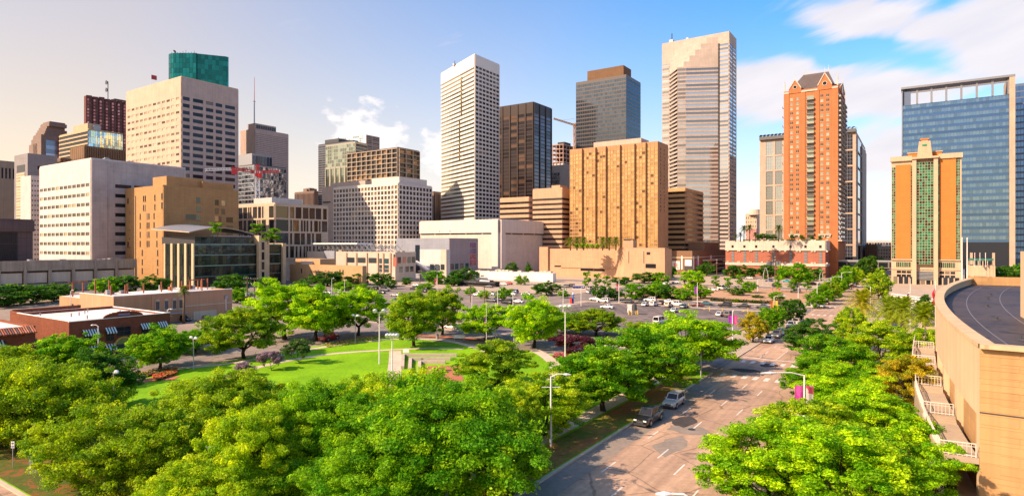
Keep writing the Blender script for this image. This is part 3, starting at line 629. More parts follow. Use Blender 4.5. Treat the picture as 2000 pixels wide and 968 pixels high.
# ================================================================== centre
def centre():
    tn = wall('rose_grid', (0.52,0.39,0.34))
    b = Bld('rose_stone_tower', 'rose stone office tower with fine window rows and a tall antenna mast', 498, 470, 563, 850, 252, tn)
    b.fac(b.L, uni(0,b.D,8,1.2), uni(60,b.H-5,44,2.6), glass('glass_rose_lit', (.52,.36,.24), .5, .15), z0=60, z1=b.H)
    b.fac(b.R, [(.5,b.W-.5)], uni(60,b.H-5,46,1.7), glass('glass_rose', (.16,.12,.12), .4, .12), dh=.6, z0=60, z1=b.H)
    for i in range(24): b.slab(b.R, b.W*i/24, b.W*i/24+.6, 60, b.H, .3, .7, tn)
    pm = MB(); pm.box(2, b.W*.66, 3, b.D*.6, b.H, b.H+9, tn)
    for i in range(9): pm.box(4+i*b.W*.066, 4+i*b.W*.066+2.6, 2.6, 3.2, b.H+2, b.H+7, DARKM)
    b.part('penthouse', pm)
    am = MB(); am.tube([(3,6,b.H),(3,6,b.z(195))], [.9,.7], GREYM, 6); am.tube([(3,6,b.z(195)),(3,6,b.z(148))], [.5,.25], plain('mast_red', (.5,.12,.08)), 6)
    am.box(1,5,5.6,6.4,b.z(197),b.z(196),GREYM); b.part('antenna_mast', am); b.done()
    # mirror office with wavy reflections + tower crane
    gw = glass('glass_mirror_blue', (0.42,0.44,0.52), 0.95, 0.03, 0.55, alt=(.08,.10,.14), amount=.35)
    b = Bld('mirror_glass_office', 'blue mirror glass office with rippled reflections behind the red crane', 497, 455, 559, 640, 322, DARKM)
    b.fac(b.L, uni(0,b.D,7,.3), uni(30,b.H-1,17,.9), gw, mat=GREYM, dv=.2, dh=.203, z0=30, z1=b.H); b.fac(b.R, uni(0,b.W,12,.3), uni(30,b.H-1,17,.5), gw, mat=GREYM, dv=.2, dh=.203, z0=30, z1=b.H)
    pm = MB(); pm.box(1, b.W*.62, 6, b.D*.9, b.H, b.z(298), GREYM)
    for i in range(7): pm.box(2.2+i*b.W*.086, 2+i*b.W*.086+b.W*.07, 5.6, 6.4, b.H+1.5, b.z(302), G_NAVY)
    b.part('penthouse', pm); b.done()
    cr = empty('tower_crane', 'red and white lattice tower crane in front of mirror glass office', 'crane', at(503,440), R(30))
    rd = plain('crane_red', (.55,.03,.03), .5); mb = MB(); H = zat(345,440); r = 1.3
    def lattice(mb, A, B, w, n, mat, t=.28):
        A = Vector(A); B = Vector(B); d = (B-A)/n; dn = d.normalized(); up = Vector((0,0,1)) if abs(dn.z)<.9 else Vector((1,0,0)); s_ = dn.cross(up).normalized()*w/2; u_ = s_.cross(dn).normalized()*w/2
        cs = [s_+u_, s_-u_, -s_-u_, -s_+u_]
        for c in cs: mb.obox(A+c, B+c, t, t, mat)
        for i in range(n):
            for k in range(4): mb.obox(A+d*i+cs[k], A+d*(i+1)+cs[(k+1)%4], t*.7, t*.7, mat)
    lattice(mb, (0,0,0), (0,0,H), 2.6, 26, WHITE, .4); mb.build('mast', cr)
    mb = MB(); mb.box(-1.6,1.6,-1.6,1.6,H,H+2.2,rd); mb.box(.6,2.6,-3.4,-1.4,H-1,H+2.2,rd); lattice(mb, (0,0,H+2), (0,0,H+9), 1.6, 5, rd, .4); mb.build('cab', cr)
    mb = MB(); lattice(mb, (-2,0,H+3.5), (-17,0,H+5), 1.6, 8, rd, .45); mb.box(-17,-13.5,-1,1,H+.8,H+4,rd); mb.build('counter_jib', cr)
    mb = MB(); lattice(mb, (2,0,H+3.5), (15,3,H+5), 1.5, 8, rd, .45); mb.obox((0,0,H+9),(13,2,H+5),.15,.15,rd); mb.obox((0,0,H+9),(-15,0,H+5),.15,.15,rd); mb.build('jib', cr)
    lf = MB(); lattice(lf, (-17.5,0,H+4.6), (-34,-2,H+2.5), 1.5, 9, WHITE, .35); lf.build('counter_jib_end', cr)
    b = Bld('small_ribbed_office', 'small brown office with fine vertical ribs beyond the tan grid building', 614, 576, 640, 720, 374, wall('brown_rib2', (.27,.19,.16)))
    b.fac(b.L, uni(0,b.D,16,.9), [(20,b.H-2)], G_DARK, dv=.6, z0=15, z1=b.H, name='window_strip'); b.units(2, wall('brown_rib2',(.2,.1,.1)), 14, 5, 6); b.done()
    # tan grid college building
    tg = wall('tan_grid', (0.63,0.49,0.36), panel=(2.5,1.4), mortar=.85); ga = glass('glass_bronze', (.045,.045,.04), .35, .05, .05, alt=(.03,.036,.05), amount=.3, alt2=(.16,.11,.05), amount2=.1, spec=.35)
    b = Bld('tan_grid_building', 'tan stone grid building with tall paired windows and an angled glass corner', 537, 466, 640, 385, 398, tg)
    fl = 26.2*385/F; rows = [(b.H-1.3-(i+1)*fl+1.1, b.H-1.3-i*fl) for i in range(4)][::-1]
    def irr(x0, x1, seed):
        r_ = random.Random(seed); out = []; x = x0+.6
        while x < x1-1:
            w = r_.choice((1.6,1.6,3.2,4.6,4.6)); 
            if x+w > x1-.5: break
            out.append((x, x+w)); x += w+r_.choice((.6,1.0,1.5))
        return out
    for k, rw in enumerate(rows):
        zb = rw[0]-1.1
        b.fac(b.L, irr(0,b.D-6,k+3)+[(b.D-5.5,b.D-.4)], [rw], ga, dv=.5, dh=.503, z0=zb, z1=rw[1])
        b.fac(b.R, [(.4,9.6)]+irr(10.2,b.W,k+13), [rw], ga, dv=.5, dh=.503, z0=zb, z1=rw[1])
    b.slab(b.L,0,b.D,b.H-1.3,b.H,0,.503,tg); b.slab(b.R,0,b.W,b.H-1.3,b.H,0,.503,tg)
    pm = MB(); pm.box(6, 30, b.D*.3, b.D*.8, b.H, b.H+5, wall('white_far',(.58,.54,.52))); b.part('penthouse', pm); b.done()
    # dark glass complex
    b = Bld('dark_glass_tower', 'dark navy glass tower with stepped top beside the open frame building', 690, 622, 700, 660, 275, G_NAVY)
    b.fac(b.L, uni(0,b.D,9,.5), uni(20,b.H-1,44,1.3), G_NAVY, mat=plain('dark_frame',(.10,.10,.11)), dv=.25, dh=.253, z0=20, z1=b.H)
    pm = MB(); pm.box(2, 20, b.D*.45, b.D*.85, b.H, b.z(265), DARKM); pm.tube([(4,b.D*.5,b.H),(4,b.D*.5,b.z(262))],.3,DARKM,5); b.part('penthouse', pm); b.done()
    gs = glass('glass_sage', (.30,.34,.27), .8, .08, .03, alt=(.2,.22,.19), amount=.3)
    b = Bld('sage_glass_tower', 'sage green glass tower block with tall mullioned crown', 694, 636, 717, 600, 278, plain('sage_frame',(.33,.32,.25),.4,.3))
    b.fac(b.L, uni(0,b.D,14,.35), uni(b.H-22,b.H-.5,6,.4), gs, dv=.1, dh=.103, z0=b.H-22, z1=b.H); b.fac(b.L, uni(0,b.D,6,2.2), [(b.H-52,b.H-24)], gs, dv=.8, dh=.6, z0=b.H-54, z1=b.H-22)
    b.fac(b.L, uni(0,b.D,8,.7), uni(20,b.H-55,24,1.4), gs, dv=.3, z0=20, z1=b.H-54); b.fac(b.R, [(.3,b.W-.3)], uni(30,b.H-1,28,1), G_NAVY, z0=20, z1=b.H); b.done()
    b = Bld('pale_crown_tower', 'pale office tower with a tall glass parapet crown behind the sage block', 715, 664, 741, 700, 263, wall('pale_tan',(.5,.42,.37)), parapet=0)
    b.fac(b.R, [(.3,b.W*.42),(b.W*.47,b.W-.3)], uni(60,b.H-1,40,.7), glass('glass_pale',(.42,.36,.33),.5,.1), z0=60, z1=b.H); b.fac(b.L, uni(0,b.D,12,.2), uni(60,b.H,34,.3), glass('glass_sky',(.62,.68,.72),.9,.05), mat=WHITE, dv=.05, dh=.06, z0=60, z1=b.H); b.done()
    # open concrete frame (sunshade grid)
    fr = wall('buff_frame', (0.45,0.37,0.29)); ini = glass('glass_frame_in', (.06,.055,.05), .3, .1, alt=(.28,.17,.09), amount=.25)
    b = Bld('frame_grid_office', 'office block with deep open sunshade grid on every floor', 778, 680, 818, 560, 289, wall('dark_core',(.07,.06,.055)))
    fl = 8.7*560/F*1.06; n = int((b.H-15)/fl)
    rows = [(b.H-.7-(i+1)*fl+.7, b.H-.7-i*fl) for i in range(n)][::-1]
    b.fac(b.L, uni(0,b.D,10,.75), rows, ini, mat=fr, dv=1.6, dh=1.603, z0=rows[0][0]-.7, z1=b.H); b.fac(b.R, uni(0,b.W,3,.9), rows, ini, mat=fr, dv=1.6, dh=1.603, z0=rows[0][0]-.7, z1=b.H)
    pm = MB(); pm.prism([(b.W,0),(b.W+6,0),(b.W+6,8),(b.W,8)], 20, b.H-75*560/F*.8, DARKM); b.part('side_tower', pm)
    b.done()
    # white grid block
    wg = wall('white_grid', (0.74,0.67,0.60)); 
    b = Bld('white_grid_office', 'white concrete office block with an even grid of square windows', 778, 652, 843, 470, 358, wg)
    fl = 9.6*470/F*1.02; rows = [(b.H-1.6-(i+1)*fl+1.25, b.H-1.6-i*fl) for i in range(18)][::-1]; rows = [r for r in rows if r[0] > 6]
    b.fac(b.L, uni(0,b.D,20,1.15), rows, glass('glass_grid_lit',(.12,.10,.08),.35,.08,alt=(.42,.31,.17),amount=.3), dv=.7, dh=.703, z0=6, z1=b.H); b.fac(b.R, uni(0,b.W,10,1.1), rows, G_DARK, dv=.7, dh=.703, z0=6, z1=b.H)
    bl = wall('tan_blank',(.52,.42,.35)); e = b.hit((0,b.D),(0,1),628)
    pm = MB(); pm.box(.4, 30, b.D+.01, b.D+e, 0, b.H+2, bl); pm.box(.1,.4,b.D+e*.3,b.D+e*.9,b.z(388),b.z(385),DARKM); b.part('blank_stair_wing', pm)
    pm = MB(); pm.box(4, 30, b.D*.55, b.D+e*.6, b.H+.3, b.H+5, bl); pm.box(2, 34, 1, b.D*.42, b.H, b.H+5.5, wg); b.part('penthouse', pm); b.done()
    b = Bld('thin_ribbed_tower', 'thin brown ribbed tower glimpsed between two white buildings', 846, 838, 880, 640, 375, wall('brown_rib2',(.2,.1,.1)))
    b.fac(b.R, uni(0,b.W,10,.9), [(20,b.H-2)], G_DARK, dv=.7, z0=15, z1=b.H, name='window_strip'); b.done()
    # white parallelogram tower
    wt = wall('white_aluminium', (0.80,0.75,0.68), var=.05, streak=.05, rough=.55)
    gsun = glass('glass_sunstrip', (0.50,0.38,0.22), 0.85, 0.05, .05); vd = Vector((-0.516,0.857))
    b = Bld('white_tower', 'slender white tower with slanted plan, striped left face and gridded right face', 927, 862, 975, 566, 107, wt, vdir=vd)
    fl = 8.25*566/F; zt = b.z(128)
    rows = [(zt-(i+1)*fl+1.6, zt-i*fl) for i in range(38)][::-1]; rows = [r for r in rows if r[0] > 8]
    b.fac(b.R, uni(0.4,b.W-.4,7,1.0), rows, G_DARK, dv=.5, dh=.503, z0=6, z1=b.H)
    zl = b.z(131); rl = [(zl-(i+1)*fl+2.0, zl-i*fl) for i in range(38)][::-1]; rl = [r for r in rl if r[0] > 8]
    sp = b.sx(b.L,902); b.fac(b.L, [(.4,sp-2.2),(sp-2.0,sp+2.0),(sp+2.2,b.D-.4)], rl, gsun, dv=.45, dh=.5, z0=6, z1=b.H, piers=False)
    pm = MB(); b.slab(b.L, sp-1.6, sp+1.6, b.z(214), b.z(138), .1, .56, DARKM, pm); b.slab(b.L, sp-5.5, sp-2.4, b.z(305), b.z(222), .1, .56, DARKM, pm); b.part('dark_slot', pm)
    for k,(c,z0,z1) in enumerate(((sp,b.z(214),b.z(138)),(sp-3.95,b.z(305),b.z(222)))):
        for zz in uni(z0,z1,9,1.6): b.pane(b.L, c-1.3, c+1.3, zz[0], zz[1], G_GOLD, out=.565)
    an = MB(); q = b.vl*(b.D*.55); an.tube([(q.x,q.y+1,b.H),(q.x,q.y+1,b.H+5)],.3,DARKM,5); an.box(q.x-2,q.x+2,q.y,q.y+2,b.H,b.H+2,GREYM); b.part('antenna', an); b.done()
    # dark brown tower
    bk = wall('bronze_black', (0.06,0.042,0.038), var=.06, rough=.4); gk = glass('glass_bronze_dark', (.035,.026,.028), .45, .08, .02, alt=(.13,.075,.05), amount=.2, spec=.3)
    b = Bld('bronze_tower', 'dark bronze tower with vertical column lines beside the white tower', 1042, 967, 1077, 700, 200, bk)
    fl = 7.2*700/F
    n = int((b.H-60)/fl); rows = [(b.H-12-(i+1)*fl+.9, b.H-12-i*fl) for i in range(n)][::-1]; rows=[r for r in rows if r[0]>50]
    sl = uni(0,b.D,5,1.6); sr = uni(0,b.W,3,1.5)
    b.fac(b.L, sl, rows, gk, dv=1.0, dh=.3, z0=40, z1=b.H); b.fac(b.R, sr, rows, glass('glass_bronze_right',(.10,.08,.095),.6,.08,spec=.3), dv=1.0, dh=.3, z0=40, z1=b.H); b.done()
    # construction tower and crane, far
    b = Bld('unfinished_tower', 'unfinished rose concrete tower frame with open floors under a yellow crane', 1100, 1073, 1130, 950, 281, wall('raw_slab',(.45,.30,.25)), core=False)
    mbx = MB(); fl = 8.5*950/F
    for i in range(16):
        z_ = b.H-i*fl
        if z_ < 40: break
        b.mb.box(-.6, b.W+.6, -.6, b.D+.6, z_-1.3, z_, b.mat)
    for i in range(6):
        for j in range(5): b.mb.box(b.W*i/5.0-.5, b.W*i/5.0+.5, b.D*j/4-.5, b.D*j/4+.5, 0, b.H-1.4, b.mat)
    b.mb.box(b.W*.3,b.W*.7,b.D*.25,b.D*.75,0,b.H+6,wall('dark_core',(.1,.1,.1))); b.mb.box(0.8,b.W-.8,.8,b.D-.8,0,b.z(318),wall('white_far',(.5,.5,.5))); b.done()
    c2 = empty('far_crane', 'thin yellow tower crane above the unfinished tower', 'crane', at(1122,900), R(20)); yl = plain('crane_yellow',(.6,.32,.14)); H = zat(240,900); mb = MB()
    lattice(mb,(0,0,0),(0,0,H),2.4,20,yl,.6); mb.build('mast',c2); mb = MB(); lattice(mb,(4,0,H-4),(-34,0,H+4),1.6,10,yl,.6); mb.box(6,10,-1,1,H-6,H-3,yl); mb.obox((0,0,H+6),(-24,0,H+2),.3,.3,yl); mb.build('jib',c2)
    b = Bld('pale_far_block', 'pale blank block with a small glass front below the unfinished tower', 1113, 1074, 1150, 760, 322, wall('white_far',(.5,.5,.5)))
    b.fac(b.L, uni(0,b.D*.5,5,.3), uni(20,b.z(335),20,.5), glass('glass_sky',(.6,.6,.6)), s1=b.D*.5, dv=.1, dh=.11); b.done()
    # striped tan office pair
    tp = wall('tan_stripe', (0.60,0.37,0.235), panel=(3,1.1), mortar=.9); gb = glass('glass_black_band', (.035,.032,.035), .35, .06, .02, alt=(.09,.065,.05), amount=.25)
    def bands(b, Fc, yt, n, dy, s0=0, s1=None, fr=.45):
        ln = b.frame(Fc)[3]; s1 = s1 or ln; fl = dy*b.Y/F; zt = b.z(yt); rows = [(zt-(i+1)*fl+fl*(1-fr), zt-i*fl) for i in range(n)][::-1]; rows = [r for r in rows if r[0] > 2]
        k = max(1, int((s1-s0)/4)); 
        b.fac(Fc, [(s0+.1, s1-.1)], rows, gb, dh=.45, z0=rows[0][0]-fl*.5, z1=b.H, s0=s0, s1=s1, piers=False)
        for i in range(k+1): b.slab(Fc, s0+(s1-s0)*i/k-.06, s0+(s1-s0)*i/k+.06, rows[0][0], rows[-1][1], 0, .1, DARKM)
    b = Bld('striped_tan_wing', 'lower tan wing with black window bands left of the striped office', 1033, 977, 1046, 500, 386, tp); bands(b, b.L, 393, 9, 10.4); bands(b, b.R, 393, 9, 10.4); b.done()
    b = Bld('striped_tan_office', 'tan office with wrapping black window bands left of the hotel', 1098, 1041, 1116, 470, 368, tp); bands(b, b.L, 386, 12, 9.8); bands(b, b.R, 386, 12, 9.8)
    pm = MB(); pm.box(2,b.W*.9,3,b.D*.4,b.H,b.H+3,tp); b.part('penthouse', pm); b.done()
    # dark glass tower with bronze cap
    gd = glass('glass_green_black', (.10,.135,.165), .8, .06, .03, alt=(.08,.11,.14), amount=.3, spread=.12); fk = plain('frame_brown',(.06,.05,.05),.4,.3)
    b = Bld('green_black_tower', 'dark green glass tower with a low brown cap behind the hotel', 1223, 1125, 1251, 620, 147, fk)
    fl = 7.8*620/F; n = 36; zt = b.z(152); rows = [(zt-(i+1)*fl+1.5, zt-i*fl) for i in range(n)][::-1]; rows=[r for r in rows if r[0]>40]
    b.fac(b.L, uni(0,b.D,22,.35), rows, gd, dv=.1, dh=.2, z0=30, z1=b.H); b.fac(b.R, [(.2,b.W-.2)], rows, glass('glass_blue_black',(.02,.028,.055),.4,.05,spec=.3), dv=.1, dh=.15, z0=30, z1=b.H)
    pm = MB(); pm.box(4, b.W*.62, b.D*.08, b.D*.8, b.H, b.H+12, wall('cap_brown',(.20,.115,.065),panel=(2.4,9))); b.part('penthouse', pm); b.done()
    # tall banded granite tower with stepped corner
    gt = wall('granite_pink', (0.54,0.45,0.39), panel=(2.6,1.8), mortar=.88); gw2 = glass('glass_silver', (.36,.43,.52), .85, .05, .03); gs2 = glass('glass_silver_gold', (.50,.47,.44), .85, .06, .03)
    b = Bld('tall_granite_tower', 'tallest pink granite tower with banded glass and a stepped notched corner', 1424, 1293, 1428, 560, 61, gt, parapet=0, W=26)
    D = b.D; fl = 7.9*560/F; sxs = lambda x: b.sx(b.L, x)
    def col(x0, x1, ytop, g, o=0.0, frac=.5, dh=.35):
        s0, s1 = (sxs(x0) if x0 else 0), (sxs(x1) if x1 else D); zt = b.z(ytop); n = int((zt-10)/fl)
        A, d, nn, ln = b.frame(b.L); Fc = (A.x+nn.x*o, A.y+nn.y*o, A.x+d.x*ln+nn.x*o, A.y+d.y*ln+nn.y*o)
        rows = [(zt-(i+1)*fl+fl*(1-frac), zt-i*fl) for i in range(n)][::-1]
        if o: b.slab(b.L, s0, s1, 0, zt+2, 0, o, gt)
        b.fac(Fc, [(s0+.15, s1-.15)], rows, g, dh=dh, z0=rows[0][0]-fl*.5, z1=zt+.2, s0=s0, s1=s1, piers=False)
    col(1293.5, 1307, 106, gs2)
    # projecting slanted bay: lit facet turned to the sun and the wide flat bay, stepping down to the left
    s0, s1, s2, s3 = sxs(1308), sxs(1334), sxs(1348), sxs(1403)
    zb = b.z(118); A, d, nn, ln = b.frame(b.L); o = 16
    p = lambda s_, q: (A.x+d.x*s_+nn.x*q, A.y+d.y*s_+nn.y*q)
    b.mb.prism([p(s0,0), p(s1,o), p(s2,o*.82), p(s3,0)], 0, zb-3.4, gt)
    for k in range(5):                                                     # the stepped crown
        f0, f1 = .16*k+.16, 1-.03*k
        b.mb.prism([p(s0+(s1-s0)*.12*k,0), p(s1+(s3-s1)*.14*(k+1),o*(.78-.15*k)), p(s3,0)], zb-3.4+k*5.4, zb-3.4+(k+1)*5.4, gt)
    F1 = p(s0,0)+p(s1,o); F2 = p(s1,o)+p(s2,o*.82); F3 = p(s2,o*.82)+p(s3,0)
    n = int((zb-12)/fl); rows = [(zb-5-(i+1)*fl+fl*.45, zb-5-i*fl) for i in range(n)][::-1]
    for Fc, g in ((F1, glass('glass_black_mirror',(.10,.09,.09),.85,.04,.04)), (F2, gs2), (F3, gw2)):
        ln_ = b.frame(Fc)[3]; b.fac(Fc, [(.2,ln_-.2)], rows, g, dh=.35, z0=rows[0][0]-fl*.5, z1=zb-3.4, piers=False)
    b.slab(b.L, s3, sxs(1405.5), 0, b.z(82), 0, .8, wall('dark_core',(.1,.1,.1)))
    col(1405.5, 1423, 84, gw2)
    rows = [(b.z(84)-(i+1)*fl+fl*.5, b.z(84)-i*fl) for i in range(n+8)][::-1]; rows = [r for r in rows if r[0] > 8]
    b.fac(b.R, uni(0,b.W,2,.8), rows, glass('glass_blue_white',(.45,.55,.66),.85,.05), dh=.35, z0=6, z1=b.H)
    rm = MB(); rm.tube([(3,D*.86,b.H),(3,D*.86,b.H+9)],.5,DARKM,5); rm.box(2,6,D*.84,D*.9,b.H,b.H+3,GREYM); rm.box(2,5,D*.6,D*.64,b.H,b.H+2,GREYM); b.part('roof_antenna', rm); b.done()
centre()
# ================================================================== right of centre
def text(name, body, parent, loc, rot, size, mat, ext=0.03):
    cu = bpy.data.curves.new(name, 'FONT'); cu.body = body; cu.size = size; cu.extrude = ext; cu.align_x = 'CENTER'; cu.materials.append(mat)
    t_ = bpy.data.objects.new(name, cu); C.objects.link(t_); me = bpy.data.meshes.new_from_object(t_.evaluated_get(bpy.context.evaluated_depsgraph_get())); bpy.data.objects.remove(t_); o = bpy.data.objects.new(name, me); C.objects.link(o); o.location = loc; o.rotation_euler = rot; o.parent = parent; return o
def right_centre():
    hb = wall('hotel_brown', (0.52,0.29,0.145), panel=(3,2.8), mortar=.85)
    gh = glass('glass_hotel', (0.58,0.37,0.15), 0.7, 0.1, .03, alt=(.16,.10,.05), amount=.05, alt2=(.64,.42,.19), amount2=.25, spread=.2)
    b = Bld('bronze_hotel', 'golden brown hotel tower with projecting window bays above a terrace of palms', 1285, 1113, 1305, 430, 278, hb)
    fl = 7.55*430/F; n = int((b.H-20)/fl); rows = [(b.H-3.2-(i+1)*fl+.85, b.H-3.2-i*fl) for i in range(n)][::-1]
    ln = b.D; cells = uni(0, ln, 25, .55); proud = {2:1,3:1,6:1,7:1,10:1,13:1,14:1,17:1,18:1,21:1,24:0}
    cw = ln/25; A, d, nn, _ = b.frame(b.L)
    lower = b.sx(b.L, 1150)
    for i, (a, c) in enumerate(cells):
        o = 1.7 if proud.get(i) else 0.0
        zt = b.H
        Fc = (A.x+nn.x*o, A.y+nn.y*o, A.x+d.x*ln+nn.x*o, A.y+d.y*ln+nn.y*o)
        if o: b.slab(b.L, i*cw-.1, (i+1)*cw+.1, 14, b.H+.6, 0, o, hb)
        b.fac(Fc, [(a,c)], rows, gh, dv=.3, dh=.22, s0=i*cw+.003, s1=(i+1)*cw-.003, z0=14, z1=b.H)
    for x in (1289.5,1296.5):
        s0 = b.sx(b.R,x)
        for zz in rows[-17:]: b.pane(b.R, s0, s0+1.3, zz[0]+.3, zz[1], G_DARK)
    b.slab(b.R, 0, b.W, 14, b.H, -.1, .02, hb)
    pm = MB(); pm.box(4, b.W*.9, b.D*.2, b.D*.74, b.H, b.z(268)+1.5, wall('hotel_cap',(.62,.43,.34))); b.part('penthouse', pm); b.done()
    # podium with terrace
    hp = wall('hotel_podium', (0.60,0.36,0.22), panel=(4,1.6), mortar=.9)
    b = Bld('hotel_podium', 'blank orange brown stone podium carrying the hotel terrace', 1306, 1057, 1312, 372, 489, hp, parapet=.8)
    s0, s1 = b.sx(b.L,1203), b.sx(b.L,1227)
    for (x0,x1) in ((1055,1072),):
        b.slab(b.L, b.sx(b.L,x0)+.2, b.sx(b.L,x1), 0, b.H+2.0, 0, 1.5, hp)
    A, d, nn, ln = b.frame(b.L); p = lambda s_, q: (A.x+d.x*s_+nn.x*q, A.y+d.y*s_+nn.y*q)
    b.mb.prism([p(s0,0),p(s1,7),p(ln,7),p(ln,0)], 0, b.H+1.6, hp, ROOF)
    Ff = p(s0,7)+p(ln,7)
    for (x0,x1,ya,yb) in ((1269,1289,513,520),(1271,1278,490,494)):
        a, c = b.sx(b.L,x0), b.sx(b.L,x1); b.pane(Ff, a-s0, c-s0, b.z(yb)-1, b.z(ya)-.6, G_DARK, out=.03)
    for (x0,x1,ya,yb) in ((1083,1096,523,526),(1134,1159,528,533),(1159.5,1181,528.5,533)):
        b.pane(b.L, b.sx(b.L,x0), b.sx(b.L,x1), b.z(yb), b.z(ya), G_DARK, out=.03)
    b.slab(b.L, b.sx(b.L,1095), s0-.2, b.z(527), b.z(525.5), 0, .5, hp)
    for x in (1236,1265):
        a = b.sx(b.L,x)-s0; b.slab(Ff, a, a+.5, b.H-8, b.H-.5, 0, .04, DARKM)
    pm = MB(); a0 = b.sx(b.L,1213); q = p(a0,-2); q2 = p(a0+7,-8); pm.prism([p(a0,-3),p(a0+7,-3),p(a0+7,-9),p(a0,-9)], b.H, b.H+6.5, hp); pm.prism([p(a0+.5,-2.6),p(a0+5,-2.6),p(a0+5,-9.4),p(a0+.5,-9.4)], b.H+6.5, b.H+7.2, DARKM); b.part('stair_house', pm); b.done()
    hot = b
    # striped black and tan office
    tp = wall('amber_stripe', (0.62,0.37,0.17), panel=(3,1.2), mortar=.9); gb = MATS['glass_black_band']
    b = Bld('amber_striped_office', 'amber and black banded office with an angled corner right of the hotel', 1338, 1285, 1373, 480, 369, tp)
    fl = 10.2*480/F; rows = [(b.H-1.8-(i+1)*fl+fl*.52, b.H-1.8-i*fl) for i in range(16)][::-1]; rows=[r for r in rows if r[0]>14]
    for Fc in (b.L,b.R):
        l_ = b.frame(Fc)[3]; b.fac(Fc, [(.2,l_-.2)], rows, gb, dh=.5, z0=14, z1=b.H, piers=False)
        for i in range(int(l_/3)): b.slab(Fc, i*3., i*3.+.12, 14, b.H-2, 0, .1, DARKM)
    b.slab(b.R, b.W-.1, b.W+9, 0, 14, -20, 1, wall('mall_brown',(.26,.15,.09))); b.done()
    mb_ = wall('mall_brown',(.26,.15,.09), panel=(3,1.4))
    b = Bld('shopping_mall', 'brown shopping mall front with posters, flags and a screen below the banded office', 1352, 1290, 1425, 430, 492, mb_)
    b.slab(b.L, 0, b.D, b.z(504), b.z(502), 0, .3, CREAM); b.slab(b.R, 0, b.W, b.z(504), b.z(502), 0, .3, CREAM)
    def poster(Fc, x0, x1, ya, yb, mat, nm):
        pm = MB(); b.slab(Fc, b.sx(Fc,x0), b.sx(Fc,x1), b.z(yb), b.z(ya), .05, .35, mat, pm); return b.part(nm, pm)
    poster(b.L,1313,1328,510,527,plain('poster_white',(.66,.62,.56)),'poster'); o=poster(b.L,1317,1323,514,521,plain('poster_rose',(.55,.2,.2)),'poster'); o.location=(-.32,0,0)
    poster(b.L,1338,1351,507,519,plain('screen_pale',(.7,.62,.64)),'sign_board'); poster(b.L,1337,1351,519.5,528,DARKM,'sign_board')
    for x,c in ((1332,WHITE),(1354,WHITE),(1363,WHITE),(1388,WHITE)):
        Fc = b.L if x < 1352 else b.R; poster(Fc,x-1.2,x+1.2,500,526,c,'pylon')
    for x,c in ((1358,(.35,.05,.06)),(1366,(.42,.06,.06)),(1361,(.3,.2,.4))): poster(b.R,x-1.4,x+1.4,508,519,plain('banner_%d'%x,c),'banner')
    for k in range(3):
        pm=MB(); b.slab(b.R, b.sx(b.R,1372), b.W, b.z(512+k*9), b.z(508+k*9), 0, 3.5, CREAM, pm); b.part('balcony_slab', pm)
        b.pane(b.R, b.sx(b.R,1374), b.W-1, b.z(517+k*9), b.z(512.5+k*9), G_DARK, out=.05)
    pm = MB(); pm.box(b.W*.35,b.W*.75,2,14,b.H,b.H+7,wall('mall_brown',())); b.part('stair_house', pm); b.done()
    # red brick podium
    br = wall('red_brick', (0.42,0.155,0.10), panel=(3.2,.8), brick=(.37,.135,.09), mortar=1.15, var=.12); lime = wall('pale_limestone', (0.66,0.56,0.47), panel=(3,1), mortar=.9); slat = plain('louvre_grey',(.10,.10,.105),.6)
    b = Bld('brick_podium', 'red brick garage podium with limestone bands and a planted roof deck', 1612, 1417, 1651, 400, 472, br, parapet=0)
    zt, zb, zl = b.H, b.z(488), b.z(515)
    for Fc in (b.L, b.R):
        l_ = b.frame(Fc)[3]; b.slab(Fc, 0, l_, zb, zt+.8, 0, .5, lime); b.slab(Fc, -.2, l_+.2, zb-.5, zb, 0, .8, lime); b.slab(Fc, 0, l_, zl-1.8, zl, 0, .5, lime)
    for Fc, xs in ((b.L,(1429,1452,1475,1508.5,1542,1571,1600)),(b.R,(1622,1634,1645))):
        for x in xs:
            s0 = b.sx(Fc,x)
            b.slab(Fc, s0, s0+1.7, zb-10.5, zb-1.0, 0, .12, slat)
            for k in range(9): b.slab(Fc, s0, s0+1.7, zb-10+k, zb-9.7+k, .12, .2, GREYM)
            b.pane(Fc, s0, s0+1.5, zb+1.3, zb+3.1, G_DARK, out=.52, name='vent')
            for q in (-3.2,4.0):
                b.slab(Fc, s0+q, s0+q+1.2, zb-1.3, zb-.5, 0, .65, lime); b.slab(Fc, s0+q, s0+q+1.2, zl, zl+.9, 0, .65, lime)
                b.slab(Fc, s0+q-.1, s0+q+1.3, zt+.8, zt+1.5, -.3, .5, lime)
    for x in (1497,1515): 
        s0 = b.sx(b.L,x); pm = MB(); b.slab(b.L, s0, s0+3.4, b.z(522), b.z(511), .5, .75, slat, pm)
        for k in range(5): b.slab(b.L, s0+.1+k*.7, s0+.4+k*.7, b.z(522), b.z(511), .75, .85, GREYM, pm)
        b.part('louvre_panel', pm)
    hd = MB(); b.slab(b.L, b.sx(b.L,1450), b.D-3, zt+.1, zt+1.7, -3.2, -1.6, plain('hedge_dark',(.03,.07,.015),.8), hd); b.part('roof_hedge', hd)
    b.done(); pod = b
    # red brick residential tower
    b = Bld('brick_apartment_tower', 'tall orange red brick apartment tower with gables, balconies and slate roof', 1637, 1531, 1651, 415, 166, wall('tower_brick',(0.49,0.185,0.075),panel=(3.0,.7),brick=(.44,.165,.068),mortar=1.1,var=.1), parapet=0)
    tb = b.mat; D, W, H = b.D, b.W, b.H; gw = glass('glass_sage_window',(.30,.36,.28),.4,.12,.01,alt=(.07,.08,.075),amount=.42,spread=.2); sx = lambda x: b.sx(b.L,x)
